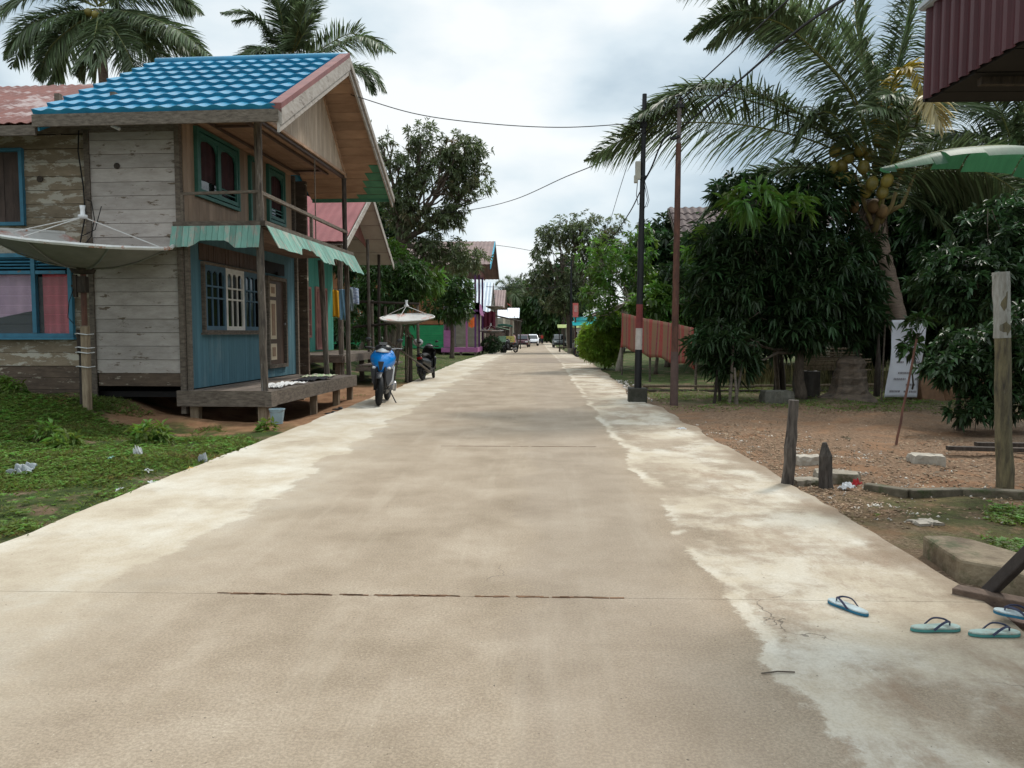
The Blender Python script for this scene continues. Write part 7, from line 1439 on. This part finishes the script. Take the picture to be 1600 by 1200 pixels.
# ---- litter
def crumple(label, px, py, w_, h_, mat, name='plastic_bag', cat_='litter', seed=0):
    rs = random.Random(len(label)*7+int(px)); c = G(px, py); k_ = [rs.uniform(0, 6) for _ in range(8)]
    def f(u, v):
        x = (u-.5); y = (v-.5); a = abs(math.sin(u*7+k_[0]+2*math.sin(v*4+k_[1])))*abs(math.cos(v*6+k_[2]+1.5*math.sin(u*5+k_[3]))); e = 1-(2*x)**4*.5-(2*y)**4*.5
        return (x*w_*(1+.25*math.sin(v*7+k_[4])), y*w_*.75*(1+.3*math.sin(u*6+k_[5])), h_*(a*e+.15*math.sin(u*23+v*17)*.5))
    mb = MB(); mb.grid(f, 26, 22); o = mb.build(name, mat, solid=.002); o.location = (c.x, c.y, float(gh(c.x, c.y))+.025); o.rotation_euler = (rs.uniform(.0, .35), rs.uniform(-.25, .25), rs.uniform(-.8, .8)); return tag(o, label, cat_)
crumple('crumpled clear plastic bag on the grass at the far left', 35, 742, .24, .09, plastic_bag); crumple('upright white plastic scrap in the middle of the verge', 216, 712, .09, .13, whiteplastic)
crumple('white crumpled bag standing beside the road edge at left', 317, 720, .11, .12, plastic_bag); crumple('small greenish-white plastic wrapper on the verge', 172, 722, .09, .03, M('green_wrapper', (.25, .45, .36), rnd=0, rough=.3)); crumple('flat white scrap near the left road edge', 231, 735, .08, .02, whiteplastic)
crumple('tiny white scrap beside the lower left road edge', 187, 764, .06, .02, whiteplastic); crumple('yellow wrapper lying against the left road edge', 298, 731, .09, .02, M('yellow_wrapper', (.65, .45, .12), rnd=0, rough=.4)); crumple('white scraps by the left road edge below the yellow wrapper', 240, 752, .09, .02, whiteplastic)
crumple('white part of a torn red and white wrapper by the stump post', 1322, 760, .14, .05, whiteplastic); crumple('red end of the torn wrapper by the stump post', 1339, 754, .07, .07, M('red_wrapper', (.60, .05, .06), rnd=0, rough=.35))
crumple('white scrap at the road edge near the black pole', 1066, 670, .16, .03, whiteplastic); crumple('rust leaf-like scrap lying on the right gravel', 1322, 683, .12, .03, MC['leaf_litter'])
# pale rubble heap near slim tree / by the pole
stone2 = M('white_rubble', (.62, .58, .52), (.40, .36, .31), scale=4, rnd=.3)
x1 = RNG.normal(2.42, .14, 160); 
stones(170, 2.0, 3.1, 17.2, 24.5, lambda x, y: np.exp(-((x-2.35-(y-17)*.03)/.22)**2), .02, .07, 'rubble', 'whitish broken rubble along the road edge behind the black pole', stone2)
# ---- bucket
c = G(430, 661); t = thing('bucket', 'pale blue-grey plastic bucket standing by the porch corner', 'bucket', (c.x, c.y+.1, -.02)); bk = M('pale_blue_plastic', (.30, .40, .44), (.22, .30, .33), scale=5, rnd=0, rough=.4)
mb = MB(); mb.lathe([(0, .012), (.085, .012), (.092, 0), (.125, .235), (.133, .235), (.133, .25), (.118, .25), (.088, .02), (0, .02)], (0, 0, 0), 28); mb.build('pail', bk, t, smooth=False); mb = MB(); mb.tube([(.13*math.cos(a), -.13*math.sin(a)*.9, .24-.05*math.sin(a)) for a in np.linspace(0, math.pi, 14)], .004, 5); mb.build('bail', metal_grey, t)
# ---- clothes on the porch
def cloth(label, lx, ly, w_, d_, mat, h_=.04, seed=1.):
    mb = MB(); mb.grid(lambda u, v: ((u-.5)*w_*(1+.15*math.sin(v*7+seed)), (v-.5)*d_*(1+.15*math.sin(u*6+seed*2)), .012+h_*abs(math.sin(u*9+seed)*math.sin(v*7+seed*3))+.02*math.sin(u*21+v*9)**2), 34, 26); o = mb.build('laundry', mat, smooth=True, solid=.004)
    p = H.matrix_world if 0 else (Matrix.Translation(H.location) @ Matrix.Rotation(TH, 4, 'Z')); o.location = p @ Vector((lx, ly, .505)); o.rotation_euler = (0, 0, TH+random.uniform(-.3, .3)); return tag(o, label, 'clothes')
cloth('white cloth spread near the edge of the porch deck', 1.20, 1.35, .38, .95, white_cloth, .035, 1); cloth('white garment lying next to the white cloth on the deck', 1.3, .7, .25, .45, white_cloth, .03, 2.2)
cloth('black trousers spread flat on the porch deck', 1.2, 3.0, .45, 1.3, M('black_cloth', (.02, .02, .025), (.012, .012, .015), rnd=0, rough=.95), .03, 3); cloth('pale pink and green cloth at the far end of the deck', .95, 4.1, .5, .9, M('pink_green_cloth', (.55, .42, .40), (.18, .40, .14), scale=5, rnd=0, rough=.9), .03, 4)
# dark sandals near the porch
for px, py, lab in ((528, 634, 'dark sandal on the soil by the road, farther one'), (517, 642, 'dark sandal on the soil by the road, nearer one')):
    c = G(px, py); mb = MB(); mb.ball((0, 0, .02), (.055, .13, .018), 12, 6); mb.ball((0, .05, .045), (.05, .05, .02), 10, 6); o = mb.build('sandal', plastic_black, smooth=True); o.location = (c.x, c.y, float(gh(c.x, c.y))); o.rotation_euler = (0, 0, R(-70)); tag(o, lab, 'sandal')
# ---- clothesline with laundry
pa, pb = P(519, 452, 18.4), P(556, 448, 22.4); mb = MB(); mb.tube(cat([pa, (pa+pb)/2-Vector((0, 0, .05)), pb], 16), .005, 4); tag(mb.build('clothesline', wire_m), 'clothesline strung between the porch posts', 'clothesline')
def hang(label, t0, w_, h_, mat, name, cat_, legs=False):
    d = (pb-pa).normalized(); p = pa.lerp(pb, t0)-Vector((0, 0, .03)); nn = Vector((d.y, -d.x, 0)); dd_ = d*.35+nn*.9; dd_.normalize(); ds = dd_.cross(Vector((0, 0, 1)))
    mb = MB()
    if legs:
        for s_ in (-1, 1): mb.grid(lambda u, v: tuple(dd_*(s_*w_*(.27-.10*(v))+(u-.5)*w_*.5*(.75+.25*v))+ds*(.03*math.sin(u*6+v*5))+Vector((0, 0, -h_*(1-v)))), 8, 14)
    else: mb.grid(lambda u, v: tuple(dd_*((u-.5)*w_)+ds*(.035*math.sin(u*9+v*2)*(1-v*.5))+Vector((0, 0, -h_*(1-v)+.02*math.sin(u*5)))), 18, 14)
    o = mb.build(name, mat, smooth=True, solid=.008); o.location = p; tag(o, label, cat_)
hang('mustard yellow towel hanging on the clothesline', .12, .16, .66, M('mustard_cloth', (.62, .32, .02), (.5, .25, .015), rnd=0, rough=.95), 'towel', 'towel')
hang('light blue jeans hanging on the clothesline', .42, .24, .80, M('denim_blue', (.20, .36, .48), (.13, .24, .34), scale=6, rnd=0, rough=.95), 'jeans', 'jeans', True)
hang('grey shorts hanging on the clothesline', .70, .20, .62, M('grey_cloth', (.22, .26, .27), (.15, .18, .19), rnd=0, rough=.95), 'shorts', 'shorts', True)
hang('blue and white striped shirt at the end of the clothesline', .92, .26, .46, M('blue_white_cloth', (.55, .60, .68), (.06, .12, .26), scale=9, rnd=0, rough=.9, stretch=(1, 1, 3)), 'shirt', 'shirt')
# ---- pole rack behind (horizontal rails)
t = thing('drying_rack', 'rough pole rack of horizontal rails in front of the dark bushes', 'rack', (P(600, 560, 25).x, 25, 0)); o0 = Vector((t.location.x, 25, 0))
for (a, b_) in (((552, 472), (655, 476)), ((552, 512), (648, 503))): mb = MB(); mb.tube([P(*a, 25)-o0, P(*b_, 25)-o0], .045, 6, jit=.1); mb.build('rail', darkwood, t)
for a, zt in ((577, 470), (583, 470), (604, 480), (654, 474)): mb = MB(); mb.tube([P(a, 560, 25.05)-o0, P(a-2, zt, 25.05)-o0], .05, 6); mb.build('upright', graywood, t)
mb = MB(); mb.tube([P(625, 548, 32)-o0, P(626, 400, 32)-o0], .09, 7, jit=.05); o = mb.build('bare_pole', palebark); o.location = o0; tag(o, 'bare pale pole standing left of the mango trunk', 'pole')
# ---- patterned cloth fence on the right
m_pat = bpy.data.materials.new('red_batik'); m_pat.use_nodes = True; nt = m_pat.node_tree; b0 = nt.nodes['Principled BSDF']; b0.inputs['Roughness'].default_value = .9
tcn = N(nt, 'ShaderNodeTexCoord'); sp = N(nt, 'ShaderNodeSeparateXYZ'); nt.links.new(tcn.outputs['Object'], sp.inputs[0])
ws = N(nt, 'ShaderNodeMath', operation='MULTIPLY'); ws.inputs[1].default_value = 1.15; nt.links.new(sp.outputs[0], ws.inputs[0]); fr_ = N(nt, 'ShaderNodeMath', operation='FRACT'); nt.links.new(ws.outputs[0], fr_.inputs[0])
cr = N(nt, 'ShaderNodeValToRGB'); cr.color_ramp.interpolation = 'CONSTANT'; e = cr.color_ramp.elements; e[0].color = (.27, .025, .028, 1); e[1].position = .25; e[1].color = (.17, .115, .062, 1)
for p_, c_ in ((.66, (.15, .012, .035)), (.78, (.19, .125, .07)), (.92, (.26, .03, .028))): x_ = e.new(p_); x_.color = (*c_, 1)
vo = N(nt, 'ShaderNodeTexVoronoi'); vo.inputs['Scale'].default_value = 9; nt.links.new(tcn.outputs['Object'], vo.inputs['Vector']); mr_ = N(nt, 'ShaderNodeMapRange'); mr_.inputs[1].default_value = .25; mr_.inputs[2].default_value = .4; nt.links.new(vo.outputs['Distance'], mr_.inputs[0])
mxn = N(nt, 'ShaderNodeMixRGB'); nt.links.new(fr_.outputs[0], cr.inputs[0]); mm2 = N(nt, 'ShaderNodeMath', operation='MULTIPLY'); mm2.inputs[1].default_value = .4; nt.links.new(mr_.outputs[0], mm2.inputs[0]); nt.links.new(mm2.outputs[0], mxn.inputs[0]); nt.links.new(cr.outputs[0], mxn.inputs[1]); mxn.inputs[2].default_value = (.26, .09, .05, 1); nt.links.new(mxn.outputs[0], b0.inputs['Base Color'])
A_, B_ = P(970, 491, 27.5), P(1085, 515, 20.5); A2, B2 = P(968, 545, 27.5), P(1085, 578, 20.5)
fc = thing('cloth_screen', 'red striped patterned cloth strung as a screen behind the poles', 'cloth screen', (A_.x, A_.y, 0)); o0 = Vector((A_.x, A_.y, 0)); ang_ = math.atan2(B_.y-A_.y, B_.x-A_.x); fc.rotation_euler = (0, 0, ang_); Ln_ = math.hypot(B_.x-A_.x, B_.y-A_.y)
mb = MB(); mb.grid(lambda u, v: (Ln_*u, .012*math.sin(u*31+v*3)+.05*math.sin(u*9+v), (A2.z*(1-u)+(B2.z)*u)*(1-v)+(A_.z*(1-u)+B_.z*u)*v+.04*math.sin(u*23)*(1-v)), 90, 10); mb.build('cloth', m_pat, fc, smooth=True, solid=.01)
for u in (0, .45, .8, 1.0): mb = MB(); mb.tube([(Ln_*u, .06, -.1), (Ln_*u, .06, A_.z*(1-u)+B_.z*u)], .035, 6); mb.build('post', graywood, fc)
# ---- bamboo rail, saplings, fence, sack, stump
t = thing('bamboo_rail', 'long low bamboo edging rail running behind the mango tree', 'rail', (3.2, 20.2, 0)); o0 = Vector((3.2, 20.2, 0))
for (a, b_) in (((1005, 603), (1180, 604)), ((1180, 603), (1370, 601)), ((1000, 610), (1200, 611)), ((1200, 611), (1600, 612))): mb = MB(); mb.tube([P(*a, 20)-o0, P(*b_, 20)-o0], .035, 6); mb.build('pole', rawwood if a[0] < 1190 and a[1] < 605 else graywood, t)
for x in (1010, 1120, 1280, 1480, 1590): mb = MB(); mb.tube([P(x, 620, 20.04)-o0, P(x, 601, 20.04)-o0], .04, 6); mb.build('stake', graywood, t)
for px, py, pt, ln_, lab in ((1116, 627, 530, .15, 'thin bare sapling stem nearest the rusty pole'), (1125, 622, 560, -.1, 'dark sapling stem in front of the bamboo rail'), (1140, 628, 545, .08, 'pale sapling stem beside the dark one'), (1152, 630, 596, -.06, 'short pale stake at the foot of the mango'), (1148, 628, 572, .2, 'slanting pale stick under the mango leaves'), (1213, 612, 570, .05, 'dark young trunk left of the mango trunk'), (1223, 612, 560, -.05, 'second dark young trunk left of the mango trunk'), (1370, 615, 540, .02, 'dark thin trunk behind the tree stump')):
    c = G(px, py); zt = 1.5-(pt-520)*c.y/1200; mb = MB(); mb.tube([(0, 0, -.1), (ln_*.4, 0, zt*.5), (ln_, .05, zt+.3)], [.035 if 'trunk' not in lab else .09, .03 if 'trunk' not in lab else .08, .02], 6, jit=.08); o = mb.build('sapling_stem', graywood if 'pale' in lab else darkwood); o.location = (c.x, c.y, 0); tag(o, lab, 'stem')
t = thing('bamboo_pile', 'pile of split bamboo stacked as a low fence behind the stump', 'bamboo pile', (P(1300, 560, 21).x, 21, 0)); o0 = Vector(t.location)
for k in range(16): a = P(1255+random.uniform(-6, 6), 546+k*2.1, 21)-o0; b_ = P(1352+random.uniform(-25, 10), 544+k*2.1+random.uniform(-3, 3), 21.2)-o0; mb = MB(); mb.tube([a, b_], .022, 5); mb.build('bamboo', rawwood, t)
for x in (1262, 1300, 1340): mb = MB(); mb.tube([P(x, 612, 21.15)-o0, P(x, 545, 21.15)-o0], .05, 6); mb.build('stake', darkwood, t)
x1, y1 = scatter(1600, 5.5, 12, 20.6, 23, lambda x, y: x*0+.9); n_ = len(x1); tag(leaves_mesh('dry_grass', np.stack([x1, y1, gh(x1, y1)], 1), randu(n_)*np.array([[.3, .3, .1]])+np.array([[0, 0, 1.]]), randu(n_), RNG.uniform(.3, .9, n_), RNG.uniform(.015, .03, n_), M('dry_grass_blades', (.20, .17, .07), (.09, .085, .035), rnd=.5, bump=0)), 'tall dry grass behind the bamboo rail', 'grass', kind='stuff')
c = G(1335, 623); mb = MB(); n_ = 16
mb.lathe([(.66, -.1), (.58, .0), (.44, .10), (.40, .2), (.36, .32), (.36, .45), (.33, .5), (.33, .62), (.30, .68), (.31, .8), (.26, .90), (.12, .96), (0, .97)], (0, 0, 0), 22); mb.v = [(x*(1+.12*math.sin(math.atan2(y, x)*5+z*4)+random.uniform(-.09, .09)), y*(1+random.uniform(-.09, .09)+.12*math.sin(math.atan2(y, x)*5+z*4)), z) for x, y, z in mb.v]
o = mb.build('tree_stump', M('rotting_stump', (.15, .11, .08), (.05, .038, .028), scale=5, stretch=(1, 1, 3), bump=.8, rnd=0, bscale=18)); o.location = (c.x, c.y+.3, 0); tag(o, 'thick old palm stump flared at its base next to the coconut palm', 'tree stump')
# white printed sack hung up as a screen
c = G(1408, 620); t = thing('printed_sack_sheet', 'white printed sack sheet hung up between sticks before the bushes', 'sheet', (c.x, c.y-.4, 0)); o0 = Vector(t.location); Ys = o0.y
def sk(u, v, off=0): 
    x0 = P(1380+(12-14*0)*v+4*v+3*math.sin(v*3.3), 500, Ys).x; x1_ = P(1433+14*v, 500, Ys).x; z0 = P(1400, 620, Ys).z; z1 = P(1400, 500, Ys).z; return (x0+(x1_-x0)*u-o0.x, .10*math.sin(u*4.2+.8)*(1-.3*v)+off+.02*math.sin(v*9+u*5)-.25*(1-v)*(1-u)**2, z0+(z1-z0)*v)
mb = MB(); mb.grid(lambda u, v: sk(u, v), 26, 26); mb.build('sheet', M('white_woven_sack', (.66, .66, .70), (.56, .56, .60), scale=2, rnd=0, rough=.6, trans=.15, stretch=(1, 1, 1)), t, smooth=True, solid=.006)
mb = MB(); rs = random.Random(4)
for v0, rows_ in ((.06, ((.2, .5), (.6, .68), (.74, .95))), (.15, ((.62, .9),)), (.22, ((.25, .6), (.86, .95))), (.30, ((.35, .72), (.84, .94))), (.37, ((.84, .94),)), (.44, ((.25, .5), (.85, .93))), (.51, ((.2, .45), (.5, .72))), (.58, ((.35, .7),)), (.66, ((.45, .8),))):
    for a, b_ in rows_:
        u = a
        while u < b_-.02:
            w_ = rs.uniform(.025, .05); mb.add([sk(u, v0, -.012), sk(u+w_, v0, -.012), sk(u+w_, v0+.026, -.012), sk(u, v0+.026, -.012)], [(0, 1, 2, 3)]); u += w_+.012
mb.build('printed_lettering', M('grey_print', (.30, .28, .30), rnd=0), t, solid=.001)
for px_ in (1385, 1446): mb = MB(); mb.tube([(P(px_, 500, Ys).x-o0.x, .12, -.1), (P(px_+2, 500, Ys).x-o0.x, .12, 1.85)], .02, 6); mb.build('stick', graywood, t)
mb = MB(); mb.tube([(P(1385, 500, Ys).x-o0.x, .1, 1.82), (P(1448, 500, Ys).x-o0.x, .1, 1.84)], .015, 6); mb.build('top_stick', graywood, t)
# low earth mound/brown box right of the sack
rock('brown earth heap beside the white sack sheet', 1478, 622, (1.2, .8, .75), 0, soil_m, name='earth_heap', cat_='earth heap', jit=.09)
# house behind the right-hand trees
m_shin = M('brown_shingle_roof', (.17, .125, .115), (.06, .045, .042), scale=7, rnd=.2, rough=.8, bump=.5)
h5 = village_house('shingle-roofed house rising behind the trees on the right', (12.6, 30, 0), 0, 6.6, 6.5, .8, 4.3, 6.75, m_bark2, m_shin, overhang=.5, ridge='x', roofw=.03, rows=8, roofstep=.04, parts=[('nw', -5, -3.8, 1.6, 3.0, m_skyblue, darkglass)])
h5.scale = (-1, 1, 1); h5.location.x = 6.35
h6 = village_house('grey roofed house with turquoise eave glimpsed behind the coconut palm', (14.6, 25.5, 0), 0, 5, 5, .6, 4.2, 6.2, m_creamwall, m_greyroof, overhang=.4, ridge='y', trim=m_skyblue, parts=[('nw', -4, -2.8, 1.6, 3.0, m_skyblue, darkglass)])

# ---- everything beyond the gentle hump of the road follows its slope
for o in list(bpy.data.objects):
    if o.parent is None and o.type in ('EMPTY', 'MESH') and o.location.y > 22 and 'kind' not in o: o.location.z += float(prof(o.location.y))
